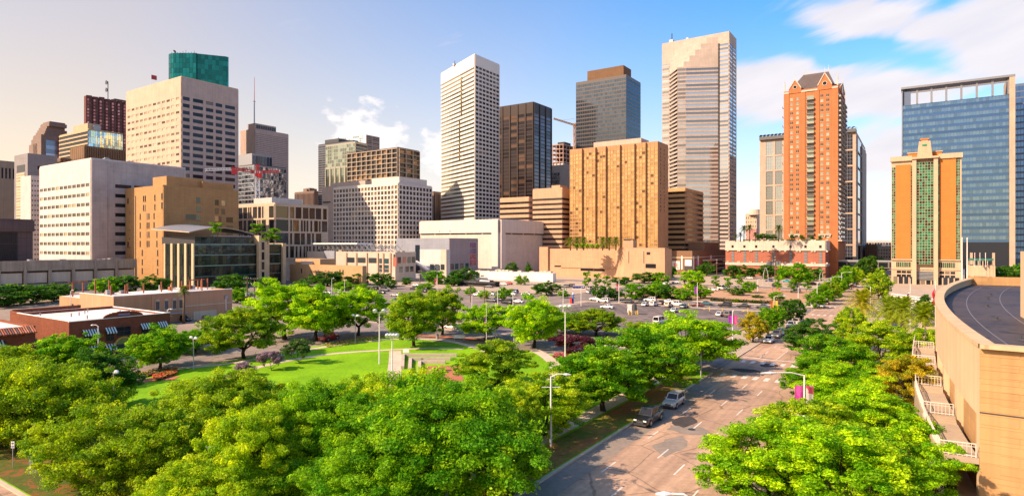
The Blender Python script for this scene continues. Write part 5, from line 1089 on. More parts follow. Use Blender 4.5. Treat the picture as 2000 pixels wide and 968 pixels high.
# ================================================================== near buildings on the left
BRK = wall('dark_brick',(.25,.08,.042),panel=(.62,.2),brick=(.18,.057,.03),mortar=1.35,var=.2); WROOF = ground_mat('white_roof',(.72,.66,.62),(.56,.52,.49),.15,.8)
def near_left():
    def place(a,b_,name,label,cat='building'): return empty(name,label,cat,AB(a,b_),RZ)
    # local x runs along the street (away), local y to the left
    e = place(48.3,-130,'brick_hall','dark red brick two storey hall with white roof, arched doorway and striped awnings'); W,D,H=18.2,25,7.8
    mb=MB(); mb.box(0,W,0,D,0,H-.6,BRK); mb.box(4,W-.2,D,D+17,0,H-1.5,BRK); mb.build('wall',e)
    m=MB(); m.box(.35,W-.35,.35,D-.35,H-.6,H-.55,WROOF); m.box(4.3,W-.5,D,D+16.7,H-1.5,H-1.45,WROOF); m.build('roof',e)
    m=MB(); m.box(0,W,-.02,.33,H-.6,H-.1,BRK); m.box(0,.33,.33,D,H-.6,H,BRK); m.box(W-.33,W,.33,D,H-.6,H-.2,BRK); m.box(.33,W-.33,D-.33,D,H-.6,H,BRK)
    m.box(-.04,W+.04,-.06,.37,H-.1,H+.02,WHITE); m.box(W-.37,W+.04,.37,D,H-.2,H-.08,WHITE); m.box(-.04,.37,.37,D,H,H+.1,WHITE)
    m.box(4.0,4.33,D,D+17,H-1.45,H-.9,BRK); m.box(4.33,W-.2,D+16.67,D+17,H-1.45,H-.7,BRK)
    # stepped curved gable over the door
    for k in range(9): t=k/8; w=3.6*math.sqrt(max(0,1-t*t*.9)); m.box(9.3-w,9.3+w,-.03,.36,H-.1+k*.13,H-.1+(k+1)*.13+.02,BRK)
    m.build('parapet',e)
    m=MB(); m.box(8.2,10.4,-.08,-.035,H+.35,H+.6,plain('name_board',(.22,.2,.4))); m.build('name_board',e)
    aw=plain('awning_white',(.72,.74,.70)); ag=plain('awning_green2',(.015,.06,.035))
    def awning(x,z,w,parent=e,y=0):
        g=MB(); n=int(w/.22)
        for i in range(n):
            x0=x+w*i/n; x1=x+w*(i+1)/n; mt=aw if i%2==0 else ag
            g.face([(x0,y-.02,z+1.0),(x1,y-.02,z+1.0),(x1,y-1.0,z+.1),(x0,y-1.0,z+.1)],mt); g.face([(x0,y-1.0,z+.1),(x1,y-1.0,z+.1),(x1,y-1.0,z-.12),(x0,y-1.0,z-.12)],mt)
        for xx in (x,x+w): g.face([(xx,y-.02,z+1.0),(xx,y-1.0,z+.1),(xx,y-1.0,z-.12),(xx,y-.02,z-.12)],ag)
        return g.build('awning',parent)
    def win(x,z,w,h,parent=e,y=0,fm=DARKM):
        o=put('window',pane_mesh(w,h,G_DARK),parent,(x+w/2,y-.02,z+h/2)); f=MB()
        for (a,b_,c,d) in ((-w/2-.1,w/2+.1,h/2,h/2+.12),(-w/2-.1,w/2+.1,-h/2-.12,-h/2)): f.box(a,b_,-.12,.0,c,d,fm)
        f.box(-.04,.04,-.1,-.06,-h/2,h/2,fm); f.box(-w/2,w/2,-.1,-.06,-.04,.04,fm); f.build('frame',o)
    for x,z,w in ((2.2,4.5,2.5),(6.0,4.5,1.7),(12.4,4.6,1.7),(15.7,4.6,1.7),(6.0,1.3,1.7),(2.2,1.3,2.5),(12.8,1.3,1.7)): awning(x,z+.5,w); win(x+.2,z-1.0,w-.4,1.5)
    win(8.1,4.2,2.4,1.6,fm=plain('shutter',(.06,.035,.03)))
    m=MB(); m.box(7.9,10.6,-.1,.02,0,2.5,DARKM); m.build('door',e)
    m=MB(); yel=plain('arch_yellow',(.55,.35,.06))
    for k in range(10):
        a0,a1=math.pi*k/10,math.pi*(k+1)/10; m.obox((9.25-1.5*math.cos(a0),-.1,2.5+1.3*math.sin(a0)),(9.25-1.5*math.cos(a1),-.1,2.5+1.3*math.sin(a1)),.35,.3,yel)
        m.face([(9.25,-.06,2.5),(9.25-1.4*math.cos(a0),-.06,2.5+1.2*math.sin(a0)),(9.25-1.4*math.cos(a1),-.06,2.5+1.2*math.sin(a1))],plain('fan_green',(.22,.27,.06)))
    m.box(7.3,7.75,-.3,0,0,2.6,yel); m.box(10.75,11.2,-.3,0,0,2.6,yel); m.build('door_arch',e)
    m=MB(); m.box(7.2,11.4,-1.6,-.02,.15,.5,BRK); m.build('steps',e)
    rr=random.Random(3)
    for k in range(10): m=MB(); x,y=rr.uniform(2,W-2),rr.uniform(2,D-2); m.tube([(x,y,H-.55),(x,y,H+.2)],.12,GREYM,6); m.build('vent_pipe',e)
    # tile roofed neighbour
    e2=place(27.5,-129.5,'tile_roof_house','brick house with a red tile pent roof and striped awnings at the left edge'); W2,D2,H2=15.5,24,7.2
    mb=MB(); mb.box(0,W2,0,D2,0,H2,BRK); mb.build('wall',e2); m=MB(); m.box(.3,W2-.3,.3,D2-.3,H2,H2+.05,WROOF); m.box(0,W2,.0,.3,H2,H2+.5,BRK); m.box(W2-.3,W2,.3,D2,H2,H2+.5,BRK); m.build('roof',e2)
    til=[plain('tile_%d'%i,c,.7) for i,c in enumerate(((.36,.10,.045),(.28,.07,.035),(.12,.06,.05),(.42,.15,.07)))]
    m=MB(); m.box(3.6,W2-.2,-1.5,.0,H2-.6,H2-.45,DARKM); rf=m.build('pent_roof',e2)
    for i in range(34):
        t=MB(); x=3.7+i*.345; t.tube([(x,-1.65,H2-.5),(x,-.8,H2-.05),(x,.05,H2+.45)],.17,til[rr.choice((0,0,1,2,3))],8); t.build('tile',rf)
    for x,z,w in ((7.5,4.2,3.6),(7.5,1.0,3.6),(.2,4.2,2.6),(.2,1.0,2.6)): awning(x,z+.6,w,e2); win(x+.2,z-.9,w-.4,1.5,e2)
    e3=place(43.4,-133,'courtyard_wall','low brick courtyard wall with plant tubs between the two brick buildings','wall'); m=MB(); m.box(0,4.6,0,.4,0,3.6,BRK); m.box(-.02,4.62,-.1,.5,3.6,3.8,DARKM); m.build('wall',e3)
    for i in range(3): m=MB(); x=.8+i*1.4; m.tube([(x,.2,3.8),(x,.2,4.6)],[.3,.45],DARKM,10); m.tube([(x,.2,4.6),(x,.2,5.0)],[.42,.2],plain('tub_plant',(.25,.3,.08)),8); m.build('plant_tub',e3)
    # peach stucco building
    pst=wall('peach_stucco',(.62,.335,.20),var=.08); pdk=wall('peach_stucco_tan',(.50,.29,.16)); e4=place(74.6,-174,'peach_stucco_building','peach stucco one storey building with arched windows and rusty posts on its roof'); W4,D4,H4=33,20,8.4
    mb=MB(); mb.box(0,W4,0,D4,0,H4-.5,pst); mb.box(1.0,W4-6,D4,D4+16,0,H4-1.6,pdk); mb.build('wall',e4); m=MB(); m.box(.3,W4-.3,.3,D4-.3,H4-.5,H4-.45,WROOF); m.box(1.3,W4-6.3,D4,D4+15.7,H4-1.6,H4-1.55,WROOF)
    m.box(0,W4,-.05,.3,H4-.5,H4,pst); m.box(-.05,W4+.05,-.12,.35,H4,H4+.15,WHITE); m.box(0,.3,.3,D4,H4-.5,H4+.1,pst); m.box(-.08,.4,.35,D4,H4+.1,H4+.2,WHITE); m.box(W4-.3,W4,.3,D4,H4-.5,H4-.1,pst); m.build('roof',e4)
    m=MB(); m.box(0,9.5,-.06,-.001,0,H4-.5,pdk); m.box(9.5,9.9,-.25,0,0,H4-.4,pst); m.build('trim',e4); m=MB(); m.box(18,W4,-.2,0,4.2,4.5,CREAM); m.build('string_course',e4)
    for x in (11,13.4,15.6,17.4): 
        f=MB(); f.box(x-.65,x+.65,-.16,-.01,3.6,6.4,CREAM); f.tube([(x,-.16,6.3),(x,-.01,6.3)],.65,CREAM,14); f=f.build('window_surround',e4)
        put('window',pane_mesh(.95,2.2,G_MIX),f,(x,-.17,5.1))
    for y in (3,8): put('window',pane_mesh(1.2,1.2,G_DARK),e4,(-.02,y,4.5),R(-90))
    for y in (23,27): put('window',pane_mesh(1.0,2.0,G_DARK),e4,(.98,y,4.0),R(-90))
    m=MB(); m.box(21,28,-.12,-.02,0,2.6,CREAM); m.build('garage_door',e4)
    m=MB(); m.box(10,18,-2.4,-.02,2.7,2.95,GREYM); m.build('canopy',e4)
    m=MB(); m.box(30.5,31.5,-.4,-.02,5.6,6.6,GREYM); m.box(30.8,31.0,-.2,-.02,2,5.6,WHITE); m.build('wall_unit',e4)
    for (x,y,h) in ((2,30,4.5),(5,31,4.5),(3,18,6),(6.5,18,5.6),(4,11,3.6),(9,14,3.4),(9.6,14,3.8),(13,12,3.8),(18,12,4.2),(21,12,3.8),(24,12,4),(28,8,5),(26.5,12,4.5),(29,12,4.5),(30,12,4.5),(31.5,11,4.8),(20,5,2)):
        m=MB(); m.box(x,x+.3,y,y+.3,H4-1.6 if y>20 else H4-.45,H4+h*.62,RUST)
        if h==4.5: m.box(x-1,x+1.4,y+.05,y+.25,H4+h*.55,H4+h*.62,RUST)
        m.build('roof_post',e4)
    for k in range(8): m=MB(); x,y=rr.uniform(3,28),rr.uniform(4,17); m.box(x,x+rr.uniform(.6,2.2),y,y+1.2,H4-.45,H4+rr.uniform(.2,1),GREYM if k%2 else RUST); m.build('roof_unit',e4)
    m=MB(); m.obox((13,3,H4-.3),(13,3,H4+2.2),.15,.15,WHITE); m.obox((22,4,H4+.3),(30,4,H4+.6),.15,.15,WHITE); m.obox((22,6,H4+.3),(22,12,H4+.6),.15,.15,WHITE); m.build('roof_pipe',e4)
near_left()

# ================================================================== curved concrete hall on the right
def curved_hall():
    cc=wall('honey_concrete',(.66,.50,.32),var=.1,streak=.1); cb=wall('honey_block',(.54,.32,.145),panel=(2.6,1.0),brick=(.47,.28,.125),mortar=.7,var=.14,streak=.2); cap=wall('honey_cap',(.66,.48,.29),panel=(2,30),mortar=.75)
    ZR=13.5; ZB=7.8
    px=[(1918,679),(1893,664),(1868,648),(1850,630),(1836,611),(1829.5,595.5),(1828,586),(1830,577),(1834,570),(1844,562),(1870,551),(1891,546)]
    pts=[G(x,y,ZR) for x,y in px]; pts=[Vector((p.x,p.y)) for p in pts]
    # smooth the traced arc: fit a parabola b(a) in street axes
    q=[ab(p) for p in pts]; co=np.polyfit([t[0] for t in q],[t[1] for t in q],2); a0,a1=q[0][0],q[-1][0]
    n=30; arc=[AB(a0+(a1-a0)*i/n, float(np.polyval(co,a0+(a1-a0)*i/n))) for i in range(n+1)]
    far=AB(a1+4, float(np.polyval(co,a1))+45); near=AB(a0-1, float(np.polyval(co,a0))+45)
    e=empty('curved_hall','honey concrete hall with a sweeping curved wall and flat dark roof','building',arc[0]*1.0,0); e.location=(0,0,0)
    def off(i,o):
        A=arc[max(0,i-1)]; B=arc[min(n,i+1)]; d=(B-A); d.z=0; d.normalize(); return arc[i]+Vector((-d.y,d.x,0))*o      # +o = out over the street
    for i in range(n):
        m=MB(); g=.02
        def P(o,z,k,f=0.0): p=off(k,o); return (p.x,p.y,z)
        T=.75
        m.face([P(0,ZB,i),P(0,ZB,i+1),P(0,ZR,i+1),P(0,ZR,i)],cc); m.face([P(-T,ZB,i),P(-T,ZB,i+1),P(-T,ZR,i+1),P(-T,ZR,i)],cc); m.face([P(0,ZB,i),P(-T,ZB,i),P(-T,ZB,i+1),P(0,ZB,i+1)],cc)
        m.build('wall_panel',e)
        m=MB(); v=[P(.08,ZR,i),P(.08,ZR,i+1),P(-1.1,ZR,i+1),P(-1.1,ZR,i)]; w=[(x,y,z+.35) for x,y,z in v]
        m.face(w,cap); m.face([v[0],v[1],w[1],w[0]],cap); m.face([v[2],v[3],w[3],w[2]],cap); m.build('coping',e)
    lo=MB()
    for i in range(n):
        lo.face([P(-.6,0,i),P(-.6,0,i+1),P(-.6,ZB+.1,i+1),P(-.6,ZB+.1,i)],cb)
    lo.build('recessed_wall',e)
    for i in range(0,n,3):
        m=MB(); p0=off(i,-.05); p1=off(i+1,-.05); d=(p1-p0).normalized(); w_=1.5
        v=[(p0.x,p0.y),(p0.x+d.x*w_,p0.y+d.y*w_)]; o2=off(i,-.7); v2=[(o2.x+d.x*w_,o2.y+d.y*w_),(o2.x,o2.y)]
        m.prism([v[0],v[1],v2[0],v2[1]],0,ZB-.003,cc); m.build('pilaster',e)
        if i in (0,3):
            m=MB(); p0=off(i,-.5); d=(off(i+1,-.5)-p0).normalized(); st=p0+d*1.6
            m.obox((st.x,st.y,4.0),(st.x+d.x*.9,st.y+d.y*.9,4.0),.1,6.4,G_GOLD); m.build('tall_window',e)
    # front wall facing the camera
    c0=arc[0]; fd=(near-c0); fd.z=0; fd.normalize(); fr=empty('x') if False else None
    m=MB(); L_=46; nn=Vector((fd.y,-fd.x,0))
    m.face([(c0.x,c0.y,0),(c0.x+fd.x*L_,c0.y+fd.y*L_,0),(c0.x+fd.x*L_,c0.y+fd.y*L_,ZR),(c0.x,c0.y,ZR)],cb)
    b2=c0-nn*.75; m.face([(b2.x,b2.y,0),(b2.x+fd.x*L_,b2.y+fd.y*L_,0),(b2.x+fd.x*L_,b2.y+fd.y*L_,ZR),(b2.x,b2.y,ZR)],cb); m.build('front_wall',e)
    m=MB(); m.obox((c0.x,c0.y,ZR+.175),(c0.x+fd.x*L_,c0.y+fd.y*L_,ZR+.175),1.1,.36,cap); m.build('front_coping',e)
    m=MB(); j=c0+nn*.01; m.obox((j.x,j.y,8.2),(j.x+fd.x*L_,j.y+fd.y*L_,8.2),.06,.09,DARKM); m.build('joint_line',e)
    # individual stone blocks near the corner
    for r_ in range(9):
        for k in range(4):
            s0=k*2.6+(1.3 if r_%2 else 0)+.05; z0=8.35+r_*.56
            if z0+.5>ZR: continue
            A=c0+fd*s0+nn*.012; B=c0+fd*(s0+2.5)+nn*.012; m=MB(); m.obox((A.x,A.y,z0+.26),(B.x,B.y,z0+.26),.03,.53,cb); m.build('stone_block',e)
        for k in range(4):
            s0=k*2.6+(1.3 if r_%2 else 0)+.05; z0=1.0+r_*.78
            A=c0+fd*s0+nn*.012; B=c0+fd*(s0+2.5)+nn*.012; m=MB(); m.obox((A.x,A.y,z0+.37),(B.x,B.y,z0+.37),.03,.74,cb); m.build('stone_block',e)
    rfm=ground_mat('roof_membrane',(.036,.030,.032),(.07,.054,.05),.12,1.4,.5,.3,.1,dark=(.022,.02,.025),dth=.58)
    poly=[off(i,-.74) for i in range(n+1)]+[far,near-Vector((0,0,0))]; m=MB(); m.face([(p.x,p.y,ZR-1.15) for p in poly],rfm); m.build('roof',e)
    sm=plain('roof_seam',(.13,.12,.125),.5)
    for o in (-4,-8.5,-13,-18,-24):
        m=MB()
        for i in range(n): a,b_=off(i,o),off(i+1,o); m.obox((a.x,a.y,ZR-1.12),(b_.x,b_.y,ZR-1.12),.14,.05,sm)
        m.build('roof_seam',e)
    for i,o in ((4,-6),(9,-6.2),(14,-6.5),(18,-6.8),(21,-7),(24,-14),(20,-17),(26,-20)):
        p=off(i,o); m=MB(); m.tube([(p.x,p.y,ZR-1.14),(p.x,p.y,ZR-1.0)],[.55,.4],DARKM,10); m.tube([(p.x,p.y,ZR-1.0),(p.x,p.y,ZR-.75)],[.22,.22],DARKM,8); m.build('roof_drain',e)
    m=MB(); p=off(n,0); f2=far; m.obox((p.x,p.y,ZR-.5),(f2.x,f2.y,ZR-.5),.7,2.6,cb); m.build('end_wall',e)
    # tall pier at the right edge of the frame
    pr=G(2020,632,12.4); m=MB(); m.prism([(pr.x,pr.y),(pr.x+8,pr.y-5),(pr.x+13,pr.y+3),(pr.x+5,pr.y+8)],0,zat(492,pr.y),cc); m.build('roof_tower',e)
    # stair walkway with railings hugging the wall
    s=empty('outdoor_stair','concrete stair walkway with white railings stepping down along the curved wall','stairs'); con=wall('stair_concrete',(.46,.36,.26))
    rl=plain('rail_paint',(.66,.58,.50),.5)
    lev=[4.4-.0*i for i in range(n+1)]
    seq=[(0,3,4.4),(3,6,4.9),(6,9,5.4),(9,12,5.9),(12,15,6.2),(15,18,6.5)]
    def rail(A,B,zA,zB,h=1.1,nb=None,par=None):
        m=MB(); A=Vector((A.x,A.y,zA)); B=Vector((B.x,B.y,zB)); up=Vector((0,0,h)); k=nb or max(2,int((B-A).length/.28))
        m.obox(A+up,B+up,.07,.07,rl); m.obox(A+up*.12,B+up*.12,.05,.05,rl); m.obox(A+up*.78,B+up*.78,.04,.04,rl)
        for i in range(k+1): p=A+(B-A)*(i/k); m.obox(p,p+up,.035 if i%6 else .07,.035 if i%6 else .07,rl)
        return m.build('railing',par or s)
    for (i0,i1,z) in seq:
        m=MB(); o0,o1=.02,2.7
        poly=[off(i,o0) for i in range(i0,i1+1)]+[off(i,o1) for i in range(i1,i0-1,-1)]
        m.prism([(p.x,p.y) for p in poly],z-.5,z,con); fo=m.build('landing',s)
        m=MB(); po=[off(i,o1-.3) for i in range(i0,i1+1)]+[off(i,o1+.15) for i in range(i1,i0-1,-1)]; m.prism([(p.x,p.y) for p in po],0,z+.25,con); m.build('side_wall',s)
        for i in range(i0,i1): rail(off(i,o1),off(i+1,o1),z+.25,z+.25,.95)
        rail(off(i0,o0+.2),off(i0,o1),z,z,1.15)
        A,B=off(i1,0.1),off(i1,o1)
        for k in range(3):
            m=MB(); d=(off(i1,1)-off(i1-1,1)).normalized(); p0=off(i1,.1)-d*(1.2-.35*k); p1=off(i1,o1-.3)-d*(1.2-.35*k)
            m.obox((p0.x,p0.y,z+.08+.16*k),(p1.x,p1.y,z+.08+.16*k),.36,.16,con); m.build('step',s)
    # white rail fences beyond
    def fence(A,B,name,label,h,nr,z=0):
        f=empty(name,label,'fence',A); d=B-A
        for r_ in range(nr): m=MB(); zz=z+.4+(h-.4)*r_/(nr-1); m.obox((0,0,zz),(d.x,d.y,zz),.1,.22,WHITE); m.build('rail',f)
        k=max(2,int(d.length/3))
        for i in range(k+1): m=MB(); p=d*(i/k); m.box(p.x-.08,p.x+.08,p.y-.08,p.y+.08,0,z+h+.1,WHITE); m.build('post',f)
    fence(at(1742,215),at(1842,190),'rail_fence','tall white horizontal rail fence below the orange hotel',4.2,6,.4)
    fence(at(1927,172),at(1996,160),'rail_fence','tall white horizontal rail fence beyond the dark roof',5.0,6,7.5)
    return arc
ARC=curved_hall()
# ================================================================== ground, streets, park
ASPH=ground_mat('asphalt',(.44,.295,.20),(.33,.225,.16),.09,1.6,.8,.22,.25,dark=(.12,.098,.09),dth=.60)
ASPH2=ground_mat('asphalt_grey',(.25,.205,.18),(.19,.165,.15),.07,1.4,.88,.2,.25,dark=(.085,.08,.08),dth=.63)
LOT=ground_mat('asphalt_lot',(.135,.115,.115),(.20,.165,.15),.05,1.3,.88,.25,.25,dark=(.06,.056,.06),dth=.57)
CONC=ground_mat('pavement',(.42,.33,.25),(.36,.29,.22),.15,1.5,.9,.15,.2)
DIRT=ground_mat('dirt_lot',(.43,.265,.155),(.36,.22,.135),.05,.8,.95,.15,.3,dark=(.27,.165,.10),dth=.64)
GRASS=ground_mat('grass',(.20,.40,.005),(.14,.31,.005),.07,2.2,.9,.32,.6,dark=(.13,.25,.012),dth=.60)
GRASSD=ground_mat('grass_rough_shade',(.06,.10,.015),(.09,.10,.02),.2,1.6,.9,.3,.6,dark=(.20,.085,.03),dth=.52)  # rough grass with mulch; its dark tone also paints shade on the lawn
MULCH=ground_mat('mulch',(.22,.085,.03),(.14,.055,.02),.3,2.5,.95,.35,.6)
BRICKP=ground_mat('brick_paving',(.42,.16,.09),(.36,.13,.08),.3,2,.9,.15,.3)
PAINT=ground_mat('road_paint',(.66,.62,.56),(.55,.50,.44),.4,3,.7,.2,.1)
YEL=ground_mat('yellow_paint',(.62,.42,.06),(.5,.33,.05),.4,3,.7,.2,.1)
KERB=wall('kerb_concrete',(.56,.45,.34),var=.2)
sheet('ground',[(-2500,-250),(2500,-250),(2500,2800),(-2500,2800)],0,ground_mat('town_ground',(.27,.22,.18),(.21,.18,.15),.01,.4,.95,.2))
street_mat(ASPH,RZ); street_mat(ASPH2,RZ); street_mat(LOT,RZ+.6)
B0,B1=-28.9,-13.0                       # main street kerbs
LB0,LB1=-125.0,-108.0                   # parallel street
CA=((2,20.5),(106,121),(213,235),(322,338),(430,446))
def road(name,a0,a1,b0,b1,mat,z=.006): return sheet(name,rect_ab(a0,a1,b0,b1),z,mat)
main=road('main_street',-40,900,B0,B1,ASPH,.010)
road('park_street',-40,600,LB0,LB1,ASPH2,.008)
for i,(a0,a1) in enumerate(CA):
    road('cross_street',a0,a1,-420,220,(ASPH,ASPH2,ASPH2,ASPH2,ASPH2)[i],.006)
def stripe(parent,a0,a1,b0,b1,mat=PAINT,z=.016,name='lane_dash'): return sheet(name,rect_ab(a0,a1,b0,b1),z,mat,None,parent)
def dashes(off,a_start,a_end,ph):
    a=a_start+ph
    while a<a_end:
        if not any(c0-6<a<c1+4 for c0,c1 in CA): stripe(main,a,a+3.3,B0+off-.075,B0+off+.075)
        a+=12.2
# phase from the dash at (1280,882)
pa=ab(G(1280,882.5))[0]-1.6
for off,ph in ((3.5,pa+5.5),(6.65,pa),(9.55,pa-3.5),(12.6,pa+3.0)): dashes(off,0,300,ph%12.2)
for (a,n) in ((118.6,9),(104.2,8),(210.0,9),(238.5,8)):
    for k in range(n): stripe(main,a,a+2.6,B0+1.3+k*1.72,B0+1.3+k*1.72+.75,name='crosswalk_bar')
for a in (124.0,100.5,244): stripe(main,a,a+.45,B0+.6,B1-.6,name='stop_line') if a!=100.5 else None
for b_ in (B0+3.4,B0+6.5,B0+9.6,B0+12.7): stripe(main,125,134,b_,b_+.14,name='lane_line')
# worn patches and a manhole
PAT=ground_mat('asphalt_patch',(.052,.047,.047),(.07,.062,.06),.5,2,.9); PAT2=ground_mat('concrete_patch',(.26,.215,.175),(.22,.185,.155),.5,2,.9)
for (x,y,wa,wb,m) in ((1337,823,5.2,2.6,PAT),(1310,870,7,3.0,PAT2),(1345,838,4,5,PAT2),(1500,713,4,3,PAT),(1455,723,3,5,PAT)):
    a,b_=ab(G(x,y)); rp=random.Random(int(x)); sheet('road_patch',[AB(a+wa/2*math.cos(t)*rp.uniform(.75,1.25),b_+wb/2*math.sin(t)*rp.uniform(.75,1.25)) for t in [.45*k for k in range(14)]],.0125 if m is PAT2 else .0135,m,None,main)
sheet('gutter_strip',rect_ab(22,103,B0,B0+2.6),.0115,PAT2,None,main)
mh=MB(); p=G(1351,838); mh.tube([(p.x,p.y,.012),(p.x,p.y,.03)],.45,DARKM,20); mh.build('manhole_cover',main)
# blocks between the streets: raised slabs with kerb stones
def block(name,a0,a1,b0,b1,mat,kerbs=True,z=.15):
    o=sheet(name,rect_ab(a0,a1,b0,b1),z,mat)
    if kerbs:
        for (s,e) in (((a0,b0),(a1,b0)),((a1,b0),(a1,b1)),((a1,b1),(a0,b1)),((a0,b1),(a0,b0))):
            m=MB(); A,B=AB(*s),AB(*e); m.obox((A.x,A.y,.078),(B.x,B.y,.08),.36,.16,KERB); k=m.build('kerb',o)
    return o
park=block('park_ground',20.7,105.5,LB1+.2,B0-.2,GRASS)
blk2=block('lot_block',121.5,212.5,LB1+.2,B0-.2,CONC); blk3=block('dirt_block',235.5,321,LB1+.2,B0-.2,CONC)
block('left_block',20.7,105.5,-420,LB0-.2,ground_mat('lot_tan',(.30,.235,.18),(.24,.195,.155),.08,.9)); block('left_far_block',121.5,212.5,-420,LB0-.2,ASPH2); block('left_back_block',235.5,321,-420,LB0-.2,CONC); block('city_block',338.5,429,-420,B0-.2,CONC)
block('right_block',-30,105.5,B1+.2,120,CONC); block('right_mid_block',121.5,212.5,B1+.2,160,CONC); block('right_far_block',235.5,429,B1+.2,200,CONC)
sheet('parking_lot',rect_ab(124,209,LB1+4,B0-8.5),.156,LOT); sheet('dirt_lot',rect_ab(240,318,LB1+4,B0-6),.156,DIRT)
sheet('planting_bed',rect_ab(-25,102,B1+3.2,3.0),.158,GRASSD)
# park details (rows of the photo laid on the ground)
def ribbon(name,pts,w,z,mat,parent=park):
    P=[G(x,y) for x,y in pts]; m=MB(); L=[];R_=[]
    # densify with a smooth curve
    Q=[]
    for i in range(len(P)-1):
        p0,p1,p2,p3=P[max(0,i-1)],P[i],P[i+1],P[min(len(P)-1,i+2)]
        for t in (0,.2,.4,.6,.8): Q.append(.5*((2*p1)+(p2-p0)*t+(2*p0-5*p1+4*p2-p3)*t*t+(3*p1-p0-3*p2+p3)*t**3))
    Q.append(P[-1])
    for i,q in enumerate(Q):
        d=(Q[min(i+1,len(Q)-1)]-Q[max(i-1,0)]); d.z=0; d.normalize(); s=Vector((-d.y,d.x,0))*w/2; L.append(q+s); R_.append(q-s)
    for i in range(len(Q)-1): m.face([(L[i].x,L[i].y,z),(L[i+1].x,L[i+1].y,z),(R_[i+1].x,R_[i+1].y,z),(R_[i].x,R_[i].y,z)],mat)
    return m.build(name,parent)
PATH=ground_mat('path_concrete',(.55,.45,.35),(.48,.39,.31),.3,1.5,.9,.12,.2)
ribbon('footpath',[(380,765),(452,735),(530,712),(640,693),(745,685),(845,681),(905,682)],1.5,.172,PATH)
ribbon('footpath',[(250,748),(300,728),(330,722),(440,712),(560,692),(655,675),(720,667),(775,663),(850,664),(900,672),(960,690)],1.6,.176,PATH)
ribbon('footpath',[(772,686),(772,705),(770,728),(764,760)],2.4,.180,PATH)
ribbon('footpath',[(1045,685),(1070,700),(1085,720),(1075,760)],2.2,.180,PATH)
ribbon('footpath',[(60,905),(130,888),(250,900),(420,925),(600,915),(700,890)],2.5,.172,PATH)
ribbon('footpath',[(560,905),(620,885),(690,870)],4.5,.168,PATH)
sheet('footpath',rect_ab(22,103,B0-7.2,B0-5.0),.174,PATH,None,park)
ribbon('brick_walk',[(245,752),(300,742),(345,740)],3.0,.184,BRICKP)
ribbon('brick_walk',[(660,668),(720,657),(800,655),(1000,668)],2.0,.166,BRICKP)
sheet('mulch_or_shade',rect_ab(24,100,B0-4.6,B0-.55),.170,ground_mat('mulch_grass',(.30,.125,.045),(.10,.15,.02),.16,1.8,.95,.35,.6,dark=(.16,.07,.03),dth=.6),None,park)
sheet('mulch_or_shade',[G(560,968),G(1010,968),G(1000,925),G(860,935),G(700,940)],.169,MULCH,None,park)
sheet('mulch_or_shade',[G(0,900),G(60,905),G(60,935),G(130,968),G(330,968),G(400,940),G(200,890),G(0,870)],.167,MULCH,None,park)
sheet('shaded_lawn',[G(-60,800),G(120,800),G(180,850),G(160,900),G(60,908),G(-60,905)],.171,GRASSD,None,park)  # tree shade on the lawn, painted as a darker ground colour
sheet('mulch_or_shade',rect_ab(21.0,34.0,-100,-40),.1735,GRASSD,None,park)  # mulch and lawn at the near corner, with the oaks' shade in the colour
# terraced seat walls by the plaza
tw=wall('seat_wall',(.58,.47,.38),panel=(.6,.3))
st=empty('seat_terrace','low stepped stone seat walls around a red plaza in the lawn','seating',G(800,705)); o0=G(800,705)
for k,(x0,x1,y,yb) in enumerate(((788,892,697,722),(802,880,705,730),(820,870,711,735))):
    A,B,Cc=G(x0,y)-o0,G(x1,y)-o0,G(x0-2,yb)-o0; m=MB(); m.obox((A.x,A.y,.42),(B.x,B.y,.42),.6,.55,tw); m.build('seat_wall',st); m=MB(); m.obox((A.x,A.y-.3,.42),(Cc.x,Cc.y,.42),.6,.545,tw); m.build('seat_wall',st)
sheet('plaza_floor',[G(832,716),G(900,714),G(905,745),G(828,745)],.175,BRICKP,None,park)
# flower beds: heads of flowers as one mass each
def flowers(name,label,poly,cols,n,h=.5,seed=1):
    r=random.Random(seed); m=MB(); ms=[plain('petal_%s_%d'%(name,i),c,.7) for i,c in enumerate(cols)]; P=[G(x,y) for x,y in poly]
    xs=[p.x for p in P]; ys=[p.y for p in P]
    def inside(x,y):
        c=False; j=len(P)-1
        for i in range(len(P)):
            if (P[i].y>y)!=(P[j].y>y) and x<(P[j].x-P[i].x)*(y-P[i].y)/(P[j].y-P[i].y)+P[i].x: c=not c
            j=i
        return c
    k=0
    for _ in range(n*20):
        if k>=n: break
        x,y=r.uniform(min(xs),max(xs)),r.uniform(min(ys),max(ys))
        if not inside(x,y): continue
        k+=1; s=r.uniform(.12,.26); z=.18+r.uniform(.1,h); a=r.uniform(0,6.3); t=r.uniform(-.5,.5)
        m.face([(x+s*math.cos(a+i*1.571),y+s*math.sin(a+i*1.571),z+s*t*math.cos(i*1.571)) for i in range(4)],ms[r.randrange(len(ms))])
    o=m.build(name); o['kind']='stuff'; tag(o,label,'flowers'); return o
flowers('flower_bed','strip of orange flowers along the brick walk on the left',[(298,738),(345,722),(345,733),(305,747)],[(.55,.10,.02),(.5,.06,.02),(.12,.2,.02)],900,.5,2)
flowers('flower_bed_dark','strip of dark purple and yellow flowers near the park street',[(258,735),(330,722),(335,727),(262,743)],[(.10,.02,.04),(.45,.33,.03),(.06,.1,.02)],900,.4,3)
flowers('flower_bed_red','low red planting bed at the right park corner',[(1078,700),(1115,700),(1112,692),(1085,692)],[(.35,.07,.06),(.42,.12,.10)],500,.4,4)
flowers('flower_bed_gold','golden grass border beside the red pickup',[(640,680),(700,672),(760,660),(830,655),(760,656),(690,664),(630,674)],[(.45,.33,.03),(.2,.26,.03),(.4,.25,.04)],900,.35,5)
